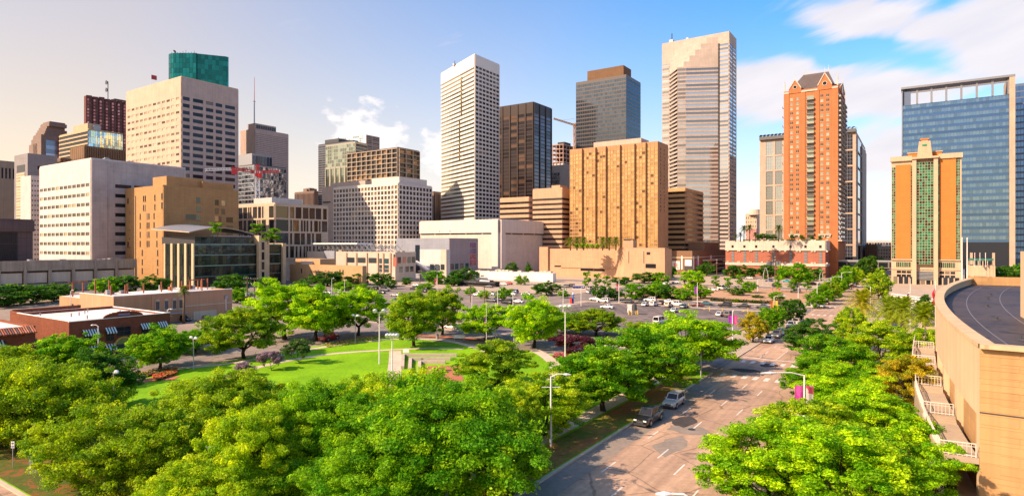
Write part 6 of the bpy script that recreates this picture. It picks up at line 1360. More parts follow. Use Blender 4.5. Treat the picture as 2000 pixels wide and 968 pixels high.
# parking islands and lot lines
for i in range(16): stripe(blk2,206.5-.3,211.5,-98+i*4.2,-97.4+i*4.2,YEL,.17,'lot_line') if i%3==0 else None
for i in range(14):
    for a in (140,158,176): stripe(blk2,a,a+4.6,-96+i*2.75+.0,-96+i*2.75+.12,YEL,.17,'lot_line') if i<22 else None
for i in range(5): m=MB(); A=AB(209.3,-92+i*12,.0); m.box(A.x-2.4,A.x+2.4,A.y-.5,A.y+.5,.15,.32,KERB); m.build('lot_island',blk2)
ribbon('lot_kerb',[(1390,690),(1440,690)],.01,.2,YEL) if False else None
m=MB(); A,B=AB(128,B0-8.3,.23),AB(206,B0-8.3,.23); m.obox(A,B,.35,.28,YEL); m.build('yellow_kerb',blk2)
# hedge along the second cross street
hedge=MB()

# ================================================================== trees
BARK=wall('bark',(.055,.038,.026),var=.35,streak=.3); BARKL=wall('bark_pale',(.16,.115,.075),var=.3)
LEAF=leaf_mat()
def leaves_mesh(name,cent,rad,per,size,seed,flat=.65,upb=.55):
    """leaf faces spread through clumps: cent (n,3), rad (n)"""
    g=np.random.default_rng(seed); n=len(cent); k=n*per
    ci=np.repeat(np.arange(n),per)
    d=g.normal(size=(k,3)); d/=np.linalg.norm(d,axis=1)[:,None]
    r=g.uniform(0.35,1.0,k)**.6*(1+.25*g.normal(size=k)*.6)
    p=d*r[:,None]*np.asarray(rad)[ci][:,None]; p[:,2]*=flat
    pos=np.asarray(cent)[ci]+p
    nor=d*np.array([1,1,1.0])*.7+g.normal(size=(k,3))*.55+np.array([0,0,upb]); nor/=np.linalg.norm(nor,axis=1)[:,None]
    t=np.cross(nor,g.normal(size=(k,3))); t/=np.linalg.norm(t,axis=1)[:,None]; b=np.cross(nor,t)
    s=size*np.exp(g.normal(0,.38,k))[:,None]
    v=np.stack([pos-t*s*.5,pos+b*s*.32,pos+t*s*.5,pos-b*s*.32],axis=1).reshape(-1,3)
    me=bpy.data.meshes.new(name); me.vertices.add(4*k); me.vertices.foreach_set('co',v.ravel().astype(np.float32))
    me.loops.add(4*k); me.loops.foreach_set('vertex_index',np.arange(4*k,dtype=np.int32))
    me.polygons.add(k); me.polygons.foreach_set('loop_start',np.arange(0,4*k,4,dtype=np.int32)); me.polygons.foreach_set('loop_total',np.full(k,4,dtype=np.int32))
    at_=me.attributes.new('clump','FLOAT','POINT'); cl=g.uniform(0,1,n)[ci]; at_.data.foreach_set('value',np.repeat(cl,4).astype(np.float32))
    me.materials.append(LEAF); me.update(calc_edges=True); return me
def tree_meshes(name,R_,H,nclump,crad,per,size,seed,cz=.58,rz_=.42,trunk=.2,limbs=6,low=-.35,bark=BARK,tr=.028,style='oak'):
    r=random.Random(seed); ph=[r.uniform(0,6.3) for _ in range(4)]
    cent=[];rad=[]
    nb=max(12,int(nclump/6)); tries=0; bo=[]
    while len(bo)<nb and tries<6000:
        tries+=1
        a=r.uniform(0,2*math.pi); zz=r.uniform(low,1); rr=math.sqrt(max(0,1-zz*zz)); f=r.uniform(.5,1)**.5
        lob=1+.16*math.sin(2*a+ph[0])+.10*math.sin(3*a+ph[1])+.08*math.sin(5*a+ph[2])
        q=(R_*rr*f*lob*math.cos(a),R_*rr*f*lob*math.sin(a),H*cz+H*rz_*zz*f*(1+.12*math.sin(3*a+ph[3])))
        if any((q[0]-w[0])**2+(q[1]-w[1])**2+(1.8*(q[2]-w[2]))**2<(1.15*crad)**2 for w in bo): continue
        bo.append(q)
    for i in range(nclump):
        q=bo[i%len(bo)]; s=crad*.95
        cent.append((q[0]*.9+r.gauss(0,s),q[1]*.9+r.gauss(0,s),max(H*.12,q[2]+r.gauss(0,s*.55)))); rad.append(crad*r.uniform(.45,1.05))
    cA=np.array(cent); rA=np.array(rad); ext=np.percentile(np.hypot(cA[:,0],cA[:,1])+rA*.8,96); top=np.percentile(cA[:,2]+rA*.5,98.5); cA[:,:2]*=R_/ext; cA[:,2]*=H/top; cent=[tuple(q) for q in cA]
    lm=leaves_mesh(name+'_crown',np.array(cent),np.array(rad),per,size,seed)
    tb=MB(); R0=H*tr; ht=H*trunk
    tb.tube([(0,0,-.2),(0,0,.15),(r.uniform(-.15,.15),r.uniform(-.15,.15),ht*.6),(r.uniform(-.2,.2),r.uniform(-.2,.2),ht)],[R0*1.7,R0*1.15,R0*.9,R0*.85],bark,9)
    ends=[]
    for i in range(limbs):
        a=2*math.pi*i/limbs+r.uniform(-.3,.3); l1=R_*r.uniform(.35,.5); z1=ht+H*r.uniform(.12,.22)
        m1=(l1*.5*math.cos(a),l1*.5*math.sin(a),ht+(z1-ht)*.45); p1=(l1*math.cos(a),l1*math.sin(a),z1)
        tb.tube([(0,0,ht*.85),m1,p1],[R0*.62,R0*.45,R0*.32],bark,7); ends.append(p1)
    for c in cent[::max(1,len(cent)//46)]:
        e=min(ends,key=lambda q:(q[0]-c[0])**2+(q[1]-c[1])**2+(q[2]-c[2])**2); mid=((e[0]+c[0])/2,(e[1]+c[1])/2,(e[2]+c[2])/2-.25)
        tb.tube([e,mid,c],[R0*.28,R0*.17,R0*.05],bark,5,False)
    return lm,tb.mesh(name+'_trunk',True),R_,H
KIND={}
for i in range(3): KIND['big%d'%i]=tree_meshes('big%d'%i,10,9.6,640,1.15,290,.185,11+i,.50,.48,.18,7,-.85)
for i in range(4): KIND['mid%d'%i]=tree_meshes('mid%d'%i,6,10,380,.85,185,.19,31+i,.565,.44,.22,6,-.72)
for i in range(3): KIND['street%d'%i]=tree_meshes('street%d'%i,5,10.4,360,.74,250,.15,51+i,.54,.46,.14,6,-.85)
for i in range(4): KIND['far%d'%i]=tree_meshes('far%d'%i,4.5,8,170,.85,60,.34,71+i,.53,.46,.16,5,-.9)
KIND['young']=tree_meshes('young',1.9,7,40,.55,60,.28,91,.56,.44,.16,4,-.8,BARKL,.012)
KIND['shrub']=tree_meshes('shrub',3,5,70,.6,120,.2,95,.62,.36,.14,5,-.5,BARKL,.018)
BR=(.26,.47,.006); MID=(.145,.34,.006); DK=(.065,.175,.018); OL=(.215,.35,.010); YG=(.28,.43,.010); GOLD=(.40,.38,.02); PLUM=(.10,.025,.028); SAGE=(.06,.13,.03); LILAC=(.24,.17,.20)
TREES=[]
def tree(kind,x,ytop,Y,wpx,col,label,name='oak_tree',cat='tree',group=None,z0=0.0,rot=None):
    lm,tm,R_,H=KIND[kind]; p=at(x,Y); w=wpx*Y/F/2*(1.12 if group=='trees massed along the right pavement' else 1); h=zat(ytop,Y+.6*w)-z0
    e=empty(name,label,cat,(p.x,p.y,z0),rng.uniform(0,6.28) if rot is None else rot,group)
    e.scale=(w/R_*.93,w/R_*.93,h/H)
    t=put('trunk',tm,e); c=put('crown',lm,e); c.color=col+(1,); TREES.append(e); return e
# front rows
FR='oaks along the near edge of the park'
tree('big1',705,842,49,340,MID,'low leafy oak at the very bottom edge, left of the mulch bed',group=FR)
tree('big0',420,872,48,300,YG,'low yellow green oak at the very bottom edge, left of centre',group=FR)
tree('big0',868,722,55,500,MID,'broadest bright green oak at bottom centre of the picture',group=FR)
tree('big1',620,735,60,330,MID,'spreading oak left of the broadest one, lawn showing beneath',group=FR)
tree('big2',275,768,56,350,OL,'yellow green oak with drooping boughs at the lower left corner',group=FR)
tree('big1',430,716,66,330,OL,'olive green oak in front of the lawn above the lower left oak',group=FR)
tree('big2',500,772,54,300,YG,'yellow green oak in the bottom row with dark forked trunk',group=FR)
tree('big0',770,716,68,300,YG,'yellow green oak behind the broadest bottom oak',group=FR)
tree('big1',70,690,68,330,OL,'dark oak with thick trunk above the park sign at far left')
tree('mid1',10,668,84,190,OL,'oak cut by the left picture edge')
tree('mid2',128,650,92,140,MID,'round green oak under the left brick house awnings')
tree('mid3',190,682,80,140,DK,'dark green oak left of the double headed lamp')
tree('street1',240,712,84,55,MID,'small leafy tree at the flower bed on the left','young_tree')
# mid park
tree('mid0',312,632,107,140,MID,'single oak with clear trunk on the kerb of the park street')
tree('mid2',380,640,124,110,MID,'green oak behind the double headed park lamp')
tree('mid1',476,600,117,165,OL,'grey olive oak leaning over the park street')
tree('mid3',556,551,141,185,BR,'tall bright green oak behind the red pickup, left of its pair')
tree('mid0',618,556,139,150,BR,'tall bright green oak behind the red pickup, right of its pair')
tree('mid2',700,562,147,125,BR,'bright oak with a leaning trunk right of the red pickup')
tree('mid1',808,569,131,145,OL,'spreading oak with thick trunk standing on the lawn')
tree('mid3',864,563,148,115,OL,'olive oak tinged orange behind the lawn oak')
tree('mid2',948,592,140,120,BR,'oak directly behind the two flagpoles')
tree('mid0',1043,576,130,150,BR,'bright oak between the flagpoles and the tall floodlight')
tree('mid1',1165,601,146,120,OL,'olive oak right of the tall white floodlight at the lot edge')
tree('mid3',1105,610,150,90,MID,'small green oak just behind the tall white floodlight')
tree('mid2',1252,626,138,95,OL,'olive oak partly hidden by the big street oak near the parking lot')
tree('street0',968,657,92,175,OL,'feathery olive tree in front of the flagpoles','feathery_tree')
tree('street2',1065,716,70,210,YG,'feathery yellow green tree beside the street lamp arm','feathery_tree')
tree('street1',1018,752,63,110,YG,'short yellow green tree in front of the street lamp arm','feathery_tree')
KE='oaks along the left kerb of the main street'
tree('mid1',1178,670,80,235,MID,'dark green kerb oak just left of the parked black pickup',group=KE)
tree('mid0',1255,634,90,235,MID,'kerb oak above the parked silver crossover',group=KE)
tree('mid3',1340,611,107,245,BR,'largest kerb oak reaching over the near crosswalk',group=KE)
tree('shrub',583,658,112,72,SAGE,'small dark crape myrtle on the lawn beside the curving path','crape_myrtle')
tree('shrub',530,683,106,58,LILAC,'middle lilac flowering crape myrtle by the curving path','crape_myrtle')
tree('shrub',478,704,101,52,LILAC,'leftmost lilac flowering crape myrtle by the curving path','crape_myrtle')
tree('shrub',436,728,95,60,LILAC,'faded grey lilac shrub at the end of the curving path','crape_myrtle')
tree('shrub',1130,652,114,125,PLUM,'wide dark red plum tree near the tall floodlight','plum_tree')
# along the main street, left pavement
ST='young trees along the left pavement of the main street'
def street_tree(x,yb,ytop,w,col,label,kind='street0'):
    Y=G(x,yb).y; tree(kind,x,ytop,Y,w,col,label,'street_tree',group=ST)
for i,(x,yb,yt,w,col,lb) in enumerate((
 (1471,668,608,62,GOLD,'golden leaved street tree nearest the near crosswalk'),(1500,655,600,52,MID,'green street tree next after the golden one'),(1516,645,596,42,MID,'third street tree before the second crossing'),
 (1537,632,585,46,DK,'dark street tree at the second crossing, left of its pair'),(1552,628,583,44,DK,'dark street tree at the second crossing, right of its pair'),
 (1590,602,571,42,MID,'first street tree past the second crossing'),(1608,594,556,46,MID,'second street tree past the second crossing'),(1622,588,547,44,OL,'third street tree past the second crossing, olive'),(1634,580,541,42,MID,'fourth street tree past the second crossing'),
 (1645,570,527,44,MID,'tall street tree beside the brick podium corner'),(1657,561,519,40,MID,'street tree just past the brick podium corner'),(1672,556,522,34,YG,'light green street tree far down the street'),(1684,552,506,34,DK,'dark street tree at the end of the street row'),(1697,550,500,40,DK,'darkest street tree before the overpass'))):
    street_tree(x,yb,yt,w,col,lb,('street0','street1','street2')[i%3])
for x,yt,Y,w,lb in ((1712,503,440,44,'dark tree under the overpass'),(1660,508,430,40,'dark tree behind the brick podium corner'),(1676,520,470,34,'small dark tree left of the overpass trucks')): tree('far1',x,yt,Y,w,DK,lb)
# right side of the main street
RT='trees massed along the right pavement'
tree('street0',1500,795,50,270,BR,'lowest bright tree overhanging the street at bottom right',group=RT)
tree('street1',1645,800,46,310,BR,'big bright tree in the bottom right corner row, middle one',group=RT)
tree('street2',1770,812,48,205,BR,'bright tree touching the stair railing at bottom right',group=RT)
tree('street1',1580,765,58,200,YG,'yellow green tree below the pink banner lamp',group=RT)
tree('street0',1700,742,60,210,BR,'bright tree in front of the outdoor stair',group=RT)
tree('street2',1650,700,72,200,BR,'bright tree right of the pink banner lamp',group=RT)
tree('street0',1590,690,84,120,MID,'green tree behind the pink banner lamp',group=RT)
tree('street1',1768,690,76,140,GOLD,'golden yellow tree beside the curved wall',group=RT)
tree('street2',1625,650,92,150,MID,'dark green tree left of the yellow green crown',group=RT)
tree('street0',1722,622,100,160,YG,'yellow green crown below the date palms',group=RT)
tree('street1',1802,640,98,90,YG,'yellow tree pressed against the curved wall rim',group=RT)
tree('street2',1588,620,118,96,DK,'darkest round tree on the right pavement by the crossing',group=RT)
tree('street0',1672,668,84,120,MID,'green tree in the middle of the right pavement mass',group=RT)
tree('street1',1660,600,125,70,YG,'light green tree left of the date palm bases',group=RT)
tree('far0',1716,527,240,66,OL,'tall olive tree left of the orange hotel door')
tree('street1',1755,580,160,52,OL,'thin olive tree in front of the white rail fence')
tree('street0',1808,575,165,40,DK,'small dark conifer in front of the white rail fence')
# middle distance
MT='trees around the parking lots'
for i,(x,yt,Y,w,col,lb) in enumerate((
 (1068,549,262,62,DK,'wide dark tree at the left end of the far lot row'),(1018,538,330,34,MID,'small tree in front of the white low shop'),(985,560,240,40,MID,'small green tree in the near parking lot left of the ticket post'),(1000,512,410,30,DK,'dark tree against the white hall'),(1032,514,405,18,DK,'small dark tree beside the white hall corner'),
 (1172,557,238,40,DK,'dark lot tree left of the first red banner pole'),(1200,561,240,40,DK,'dark lot tree right of the first red banner pole'),(1240,552,245,58,MID,'green lot tree behind the row of white cars'),(1285,549,248,62,MID,'wide green lot tree behind the pale pickup'),(1215,540,330,50,DK,'dark tree in front of the hotel podium left'),(1258,531,345,56,DK,'dark tree in front of the hotel podium middle'),(1290,531,340,44,MID,'green tree at the right corner of the hotel podium'),
 (1300,553,244,50,DK,'dark lot tree left of the purple banner pole'),(1333,562,240,50,MID,'light lot tree left of the purple banner pole'),(1368,556,246,52,MID,'lot tree right of the purple banner pole'),(1352,527,295,66,BR,'brightest tree in front of the shopping mall'),
 (1440,560,262,44,DK,'dark tree on the dirt lot beside the white van'),(1463,549,275,36,MID,'green tree right of the white van'),(1438,583,231,24,BR,'small round clipped tree on the far kerb, left one'),(1476,586,229,24,BR,'small round clipped tree on the far kerb, right one'),(1480,575,250,28,DK,'dark small tree behind the hedge'),(1517,569,236,38,MID,'round tree beside the yellow and orange banners'),
 (1553,514,330,74,MID,'biggest tree on the dirt lot in front of the brick podium'),(1430,517,390,40,DK,'dark tree at the left end of the brick podium'),(1455,519,390,50,DK,'second dark tree at the foot of the brick podium'),(1498,517,385,46,DK,'third dark tree at the foot of the brick podium'),(1590,522,365,50,DK,'dark tree between the biggest dirt lot tree and the street'),(1530,524,395,40,DK,'dark tree behind the biggest dirt lot tree'),
 (1380,512,420,40,DK,'dark tree beside the mall steps'),(1312,520,400,24,DK,'small dark tree at the mall poster'),
 (640,530,322,88,DK,'dark tree in front of the law annex lettering'),(700,531,330,60,DK,'dark tree at the right end of the law annex'),(672,548,290,54,MID,'green tree below the law annex'),(742,533,318,56,DK,'round tree in front of the cream retail block'),(706,553,285,40,MID,'small round tree below the cream retail block'),
 (848,528,335,60,MID,'tree in front of the white cinema porch'),(908,523,350,62,DK,'dark tree at the cinema corner'),(832,552,290,40,MID,'light tree below the cinema porch'),(882,538,320,44,DK,'dark tree below the cinema corner'),(795,541,330,30,DK,'dark small tree beside the retail corner sign'),(920,560,262,34,MID,'small green tree left of the black diner'),(946,566,245,30,BR,'light green small tree in the near lot'),(1100,566,250,26,MID,'round tree beside the blue banner'),
 (15,553,215,120,DK,'dark tree cut by the left edge below the garage'),(62,558,225,90,DK,'dark tree second from the left edge below the garage'),(105,553,235,80,DK,'dark tree left of the peach stucco building'),(206,540,262,60,MID,'tree behind the rusty roof posts, left one'),(245,537,270,62,DK,'tree behind the rusty roof posts, middle one'),(300,538,275,66,DK,'tree behind the rusty roof posts, right one'),
 (452,535,260,80,DK,'dark tree at the right end of the peach stucco building'),(470,560,225,50,MID,'green tree at the utility poles'),(520,540,275,50,DK,'dark tree in front of the library pier'),(590,545,262,60,DK,'dark tree behind the bright oak pair'),
 (1960,520,330,60,DK,'dark trees right of the terrace restaurant, left crown'),(1985,515,335,60,MID,'leafy tree right of the terrace restaurant at the picture edge'),(765,545,300,30,DK,'small dark tree beside the lot lamp'))):
    tree('far%d'%(i%4),x,yt,Y,w,col,lb,'lot_tree',group=MT)
for x,yt,yb,lb in ((1145,530,567,'young tree before the hotel podium, left one'),(1166,534,566,'young tree before the hotel podium, middle one'),(1184,538,566,'young tree before the hotel podium, right one'),(1396,537,567,'spindly young tree behind the white van, left one'),(1420,541,568,'spindly young tree behind the white van, second'),(1442,536,563,'spindly young tree behind the white van, third'),(1522,540,570,'spindly young tree at the dirt lot fence, left one'),(1545,547,572,'spindly young tree at the dirt lot fence, second'),(1575,546,570,'spindly young tree at the dirt lot fence, right one')):
    tree('young',x,yt,G(x,yb).y,22,MID,lb,'young_tree')
# terrace trees of the library and the podium deck
lb_=LIB
for i,(x,h) in enumerate(((425,6.5),(500,6.0),(535,7.5),(522,5.5))):
    tree('young',x,0,302,34,MID,('slender roof tree on the library terrace, left','slender roof tree beside the library stair pier','slender roof tree right of the library stair pier, tallest','slender roof tree right of the library stair pier, shorter')[i],'roof_tree',z0=lb_.H+(3.9 if i==0 else 4.0 if i==1 else .1)); TREES[-1].scale[2]=h/7
def palm(x,yb,h,label,z0=0.0,Y=None,n=34,L=2.6,col=(.10,.17,.02),fat=.28,droop=1.0,seed=0,leaf=.9):
    p=at(x,Y or G(x,yb).y); e=empty('palm_tree',label,'palm',(p.x,p.y,z0)); r=random.Random(seed)
    t=MB(); t.tube([(0,0,0),(.05,0,h*.5),(0,.05,h)],[fat*1.25,fat,fat*1.1],BARKL,8); t.build('trunk',e,smooth=True)
    key=(n,round(L,1),seed%3,droop,leaf)
    if key not in palm.cache:
        v=[];f=[]
        for i in range(n):
            a=2.4*i; el=R(80-115*(i/n)); pts=[]
            for k in range(9):
                s=k/8; rr=L*s; bend=droop*(s**2)*L*.55
                pts.append(Vector((math.cos(a)*math.cos(el)*rr,math.sin(a)*math.cos(el)*rr,math.sin(el)*rr-bend)))
            for k in range(1,9):
                d=(pts[k]-pts[k-1]); ln=d.length; d.normalize(); sd=d.cross(Vector((0,0,1))); sd=sd.normalized() if sd.length>.01 else Vector((1,0,0))
                w=L*.22*leaf*math.sin(math.pi*min(1,.15+.85*k/9))
                for q in range(3):
                    b_=pts[k-1]+d*ln*q/3
                    for sg in (-1,1):
                        tip=b_+sd*sg*w+d*w*.75+Vector((0,0,-w*.25)); m_=len(v); v+= [tuple(b_),tuple(b_+d*.10*L/2.6),tuple(tip)]; f.append((m_,m_+1,m_+2))
        me=bpy.data.meshes.new('fronds'); me.from_pydata(v,[],f); me.materials.append(LEAF); a_=me.attributes.new('clump','FLOAT','POINT'); a_.data.foreach_set('value',[.4]*len(v)); palm.cache[key]=me
    c=put('fronds',palm.cache[key],e,(0,0,h)); c.color=col+(1,); return e
palm.cache={}
PD=(.20,.28,.02)
palm(1685,628,zat(590,G(1685,640).y),'biggest golden date palm beside the street',Y=G(1685,640).y,n=80,L=6.6,col=(.30,.32,.03),fat=.5,droop=.8,seed=1,leaf=.55)
palm(1735,0,zat(602,142),'date palm second from the street',Y=142,n=64,L=5.6,col=PD,fat=.45,droop=.8,seed=2,leaf=.55)
palm(1765,0,zat(604,136),'date palm in the middle below the white fence',Y=136,n=64,L=5.6,col=PD,fat=.45,droop=.8,seed=3,leaf=.55)
palm(1803,0,zat(617,122),'date palm nearest the curved wall',Y=122,n=64,L=5.4,col=PD,fat=.45,droop=.8,seed=4,leaf=.55)
palm(359,0,zat(565,168),'fan palm in front of the peach stucco wall',Y=168,n=30,L=1.9,col=(.10,.16,.02),fat=.3,droop=.9,seed=5,leaf=1.6)
for i,x in enumerate((1114,1127,1140,1177,1190,1203)):
    palm(x,0,6.0,'palm on the hotel terrace, number %s from the left'%('one','two','three','four','five','six')[i],HOT.H,Y=384+i*1.5-(i>2)*8,n=30,L=5.2,col=(.15,.19,.03),fat=.35,droop=.9,seed=6+i%3)
for i,x in enumerate((1127,1137,1147,1157,1167,1177)):
    p=at(x,383); s=KIND['shrub']; e=empty('terrace_shrub','clipped round shrub on the hotel terrace, number %s from the left'%('one','two','three','four','five','six')[i],'shrub',(p.x,p.y,HOT.H)); e.scale=(.6,.6,.85); put('stem',s[1],e); c=put('foliage',s[0],e); c.color=BR+(1,)
for i,(x,h,L) in enumerate(((1437,4,2.6),(1446,5,2.8),(1453,9,4.2),(1464,9.5,4.2),(1521,9,4.8),(1475,5,3))):
    palm(x,0,h,'palm on the brick podium deck, number %s from the left'%('one','two','three','four','six','five')[i],POD.H,Y=407,n=26,L=L,col=(.045,.10,.015),fat=.3,droop=.9,seed=9+i%3)
for i,(x,w,h) in enumerate(((1483,3,5),(1492,3.6,5.5),(1502,3,5),(1512,2.4,5),(1548,2,5),(1567,2,4.5),(1586,1.6,4.2),(1602,1.6,4))):
    p=at(x,405); s=KIND['shrub']; e=empty('deck_shrub','dark shrub on the brick podium deck, number %s from the left'%('one','two','three','four','five','six','seven','eight')[i],'shrub',(p.x,p.y,POD.H)); e.scale=(w/3,w/3,h/5); put('stem',s[1],e); c=put('foliage',s[0],e); c.color=DK+(1,)
# hedges
def hedge(a0,a1,b0,b1,h,label):
    g=np.random.default_rng(int(a0)); n=int(max(a1-a0,abs(b1-b0))/.9)+1; cs=[]
    for i in range(n):
        t=i/max(1,n-1); p=AB(a0+(a1-a0)*t,b0+(b1-b0)*t); cs.append((p.x,p.y,.5)); cs.append((p.x,p.y,h*.7))
    me=leaves_mesh('hedge',np.array(cs),np.full(len(cs),.75),70,.3,int(abs(b0)),.9); o=put('hedge',me); o.color=(.02,.05,.008,1); tag(o,label,'hedge')
hedge(238.3,238.3,-66,-36,1.3,'long clipped dark hedge behind the row of black cars'); hedge(238.3,238.3,-104,-74,1.3,'long clipped dark hedge behind the row of white cars')
# ================================================================== vehicles
PAINTC=by_colour('car_paint',.3,.15,.6); CGL=glass('car_glass',(.012,.014,.017),0.0,.06,0.0,spec=.3); TYRE=plain('tyre',(.02,.02,.02),.9); RIM=plain('wheel_rim',(.45,.45,.46),.35,.7); LAMPW=plain('headlight',(.75,.75,.72),.15); LAMPR=plain('tail_light',(.4,.01,.01),.2); CHR=plain('chrome',(.6,.6,.6),.2,.9); PLATE=plain('number_plate',(.65,.65,.6))
SPEC={ # length, half width, stations (x fraction, top z), cabin base x0,x1, roof x0,x1, roof z, belt z, wheel r
 'sedan':(4.7,.90,((-.5,.62),(-.48,.88),(-.30,1.0),(-.1,.97),(.12,.95),(.18,.93),(.38,.82),(.47,.70),(.5,.55)),(-1.75,.95),(-1.05,.15),1.45,.93,.33),
 'suv':(4.75,.93,((-.5,.7),(-.49,1.02),(-.3,1.08),(0,1.06),(.16,1.04),(.22,1.02),(.40,.95),(.48,.82),(.5,.6)),(-2.28,.98),(-2.05,.25),1.74,1.04,.38),
 'pickup':(5.7,.98,((-.5,.85),(-.49,1.12),(-.3,1.13),(-.1,1.13),(.12,1.14),(.20,1.14),(.42,1.08),(.49,.95),(.5,.65)),(-1.15,1.30),(-1.0,.55),1.93,1.12,.42),
 'van':(5.6,1.0,((-.5,.8),(-.49,1.2),(-.2,1.2),(.1,1.2),(.2,1.18),(.3,1.1),(.42,1.0),(.48,.9),(.5,.6)),(-2.7,1.95),(-2.65,1.1),2.3,1.2,.38)}
def car_parts(kind):
    L,w,st,cb,cr,zr,zb,wr=SPEC[kind]; out=[]
    m=MB(); rows=[]
    for fx,zt in st:
        x=fx*L; k=1-.10*max(0,abs(fx)-.36)/.14*1.2; ww=w*k
        rows.append([(x,-ww*.9,.26),(x,-ww,.42),(x,-ww,zt-.16),(x,-ww*.9,zt),(x,ww*.9,zt),(x,ww,zt-.16),(x,ww,.42),(x,ww*.9,.26)])
    n=0
    for r in rows: m.v+=r
    k=m.mi(PAINTC)
    for i in range(len(rows)-1):
        for j in range(8): m.f.append((i*8+j,i*8+(j+1)%8,(i+1)*8+(j+1)%8,(i+1)*8+j)); m.m.append(k)
    m.f.append(tuple(range(8))); m.m.append(k); e=(len(rows)-1)*8; m.f.append(tuple(e+i for i in reversed(range(8)))); m.m.append(k)
    wb,wt=w*.88,w*.74
    B=[(cb[0],-wb,zb-.04),(cb[1],-wb,zb-.04),(cb[1],wb,zb-.04),(cb[0],wb,zb-.04)]; T=[(cr[0],-wt,zr),(cr[1],-wt,zr),(cr[1],wt,zr),(cr[0],wt,zr)]
    c=len(m.v); m.v+=B+T
    T2=[(x*1.0+(.12 if x<sum(cr)/2 else -.12),y*.9,z+.05) for x,y,z in T]; m.v+=T2
    for q in ((0,1,5,4),(1,2,6,5),(2,3,7,6),(3,0,4,7)): m.f.append(tuple(c+i for i in q)); m.m.append(k)
    for q in ((4,5,9,8),(5,6,10,9),(6,7,11,10),(7,4,8,11),(8,9,10,11)): m.f.append(tuple(c+i for i in q)); m.m.append(k)
    if kind=='pickup':
        m.box(-L*.47,cb[0]-.08,-w*.78,w*.78,1.0,1.135,DARKM)
    for sx_ in (L*.30,-L*.29):                                    # dark wheel arches
        for sy in (-1,1): m.tube([(sx_,sy*(w-.02),wr),(sx_,sy*(w+.004),wr)],wr*1.16,DARKM,14)
    m.box(-L/2-.03,-L/2+.1,-w*.8,w*.8,.32,.52,DARKM); m.box(L/2-.1,L/2+.03,-w*.8,w*.8,.28,.48,DARKM)
    out.append(('body',m.mesh('car_body_'+kind),(0,0,0),True))
    Bv=[Vector(p) for p in B]; Tv=[Vector(p) for p in T]
    def pane(a,b_,c_,d,fx0=.07,fx1=.93,fz0=.14,fz1=.92,nm='window'):
        P=lambda s,t:(a+(b_-a)*s)*(1-t)+(d+(c_-d)*s)*t
        g=MB(); nrm=(b_-a).cross(d-a).normalized()*.012
        q=[P(fx0,fz0)+nrm,P(fx1,fz0)+nrm,P(fx1,fz1)+nrm,P(fx0,fz1)+nrm]; g.face(q,CGL); return (nm,g.mesh(nm),(0,0,0),False)
    out.append(pane(Bv[1],Bv[2],Tv[2],Tv[1],nm='windshield')); out.append(pane(Bv[3],Bv[0],Tv[0],Tv[3],nm='rear_window'))
    for a,b_,c_,d in ((0,1,5,4),(2,3,7,6)):
        tt=((.06,.48),(.53,.93)) if kind!='suv' else ((.05,.30),(.34,.62),(.66,.93))
        if a==2: pass
        for s0,s1 in tt: out.append(pane(Bv[a],Bv[b_],Tv[c_-4],Tv[d-4],s0,s1,nm='side_window'))
    wm=MB(); wm.tube([(0,-.11,0),(0,.11,0)],wr,TYRE,18); wm=wm.mesh('wheel'); rm=MB(); rm.tube([(0,-.125,0),(0,.125,0)],wr*.62,RIM,12); rm=rm.mesh('rim')
    for sx_ in (L*.30,-L*.29):
        for sy in (-1,1): out.append(('wheel',wm,(sx_,sy*(w-.09),wr),('rim',rm)))
    zt=st[-2][1]
    for sy in (-1,1):
        g=MB(); g.box(L/2-.22,L/2-.005,sy*w*.62-.2,sy*w*.62+.2,zt-.18,zt-.02,LAMPW); out.append(('headlight',g.mesh('headlight'),(0,0,0),False))
        g=MB(); g.box(-L/2-.01,-L/2+.15,sy*w*.72-.16,sy*w*.72+.16,st[1][1]-.32,st[1][1]-.08,LAMPR); out.append(('tail_light',g.mesh('tail_light'),(0,0,0),False))
        g=MB(); g.box(cb[1]-.45,cb[1]-.25,sy*(w+.02)-.09,sy*(w+.02)+.09,zb,zb+.16,PAINTC); out.append(('mirror',g.mesh('mirror'),(0,0,0),True))
    g=MB(); g.box(L/2-.02,L/2+.02,-w*.45,w*.45,.52,zt-.1,DARKM); g.box(L/2+.0,L/2+.035,-w*.43,w*.43,(.52+zt-.1)/2-.04,(.52+zt-.1)/2+.04,CHR); out.append(('grille',g.mesh('grille'),(0,0,0),False))
    g=MB(); g.box(-L/2-.04,-L/2-.02,-.25,.25,.55,.7,PLATE); out.append(('number_plate',g.mesh('plate'),(0,0,0),False))
    return out
CARS={k:car_parts(k) for k in SPEC}
WHT=(.72,.71,.68); BLK=(.012,.012,.014); SIL=(.42,.42,.42); GRY=(.09,.095,.105); RED=(.42,.012,.012); TEAL=(.02,.10,.14); MAR=(.10,.015,.02); BLU=(.02,.05,.14); TAN=(.55,.48,.38); TURQ=(.02,.30,.33)
def car(kind,p,rz,col,label,group=None,z=.012,small=False,name=None):
    nm=name or {'sedan':'sedan_car','suv':'suv_car','pickup':'pickup_truck','van':'passenger_van'}[kind]
    e=empty(nm,label,{'pickup':'pickup','van':'van'}.get(kind,'car'),(p.x,p.y,z),rz,group)
    for (n,me,loc,paint) in CARS[kind]:
        if small and n in ('mirror','number_plate','grille'): continue
        o=put(n,me,e,loc)
        if paint is True: o.color=col+(1,)
        if isinstance(paint,tuple) and not small: put(paint[0],paint[1],o)
    return e
DOWN,UP,LEFT,RIGHT=RZ+math.pi,RZ,RZ+math.pi/2,RZ-math.pi/2
def kerb(kind,x,y,col,label,off=1.25,h=DOWN,small=False):
    a,_=ab(G(x,y)); car(kind,AB(a,B0+off),h+rng.uniform(-.015,.015),col,label,'cars parked along the left kerb of the main street',small=small)
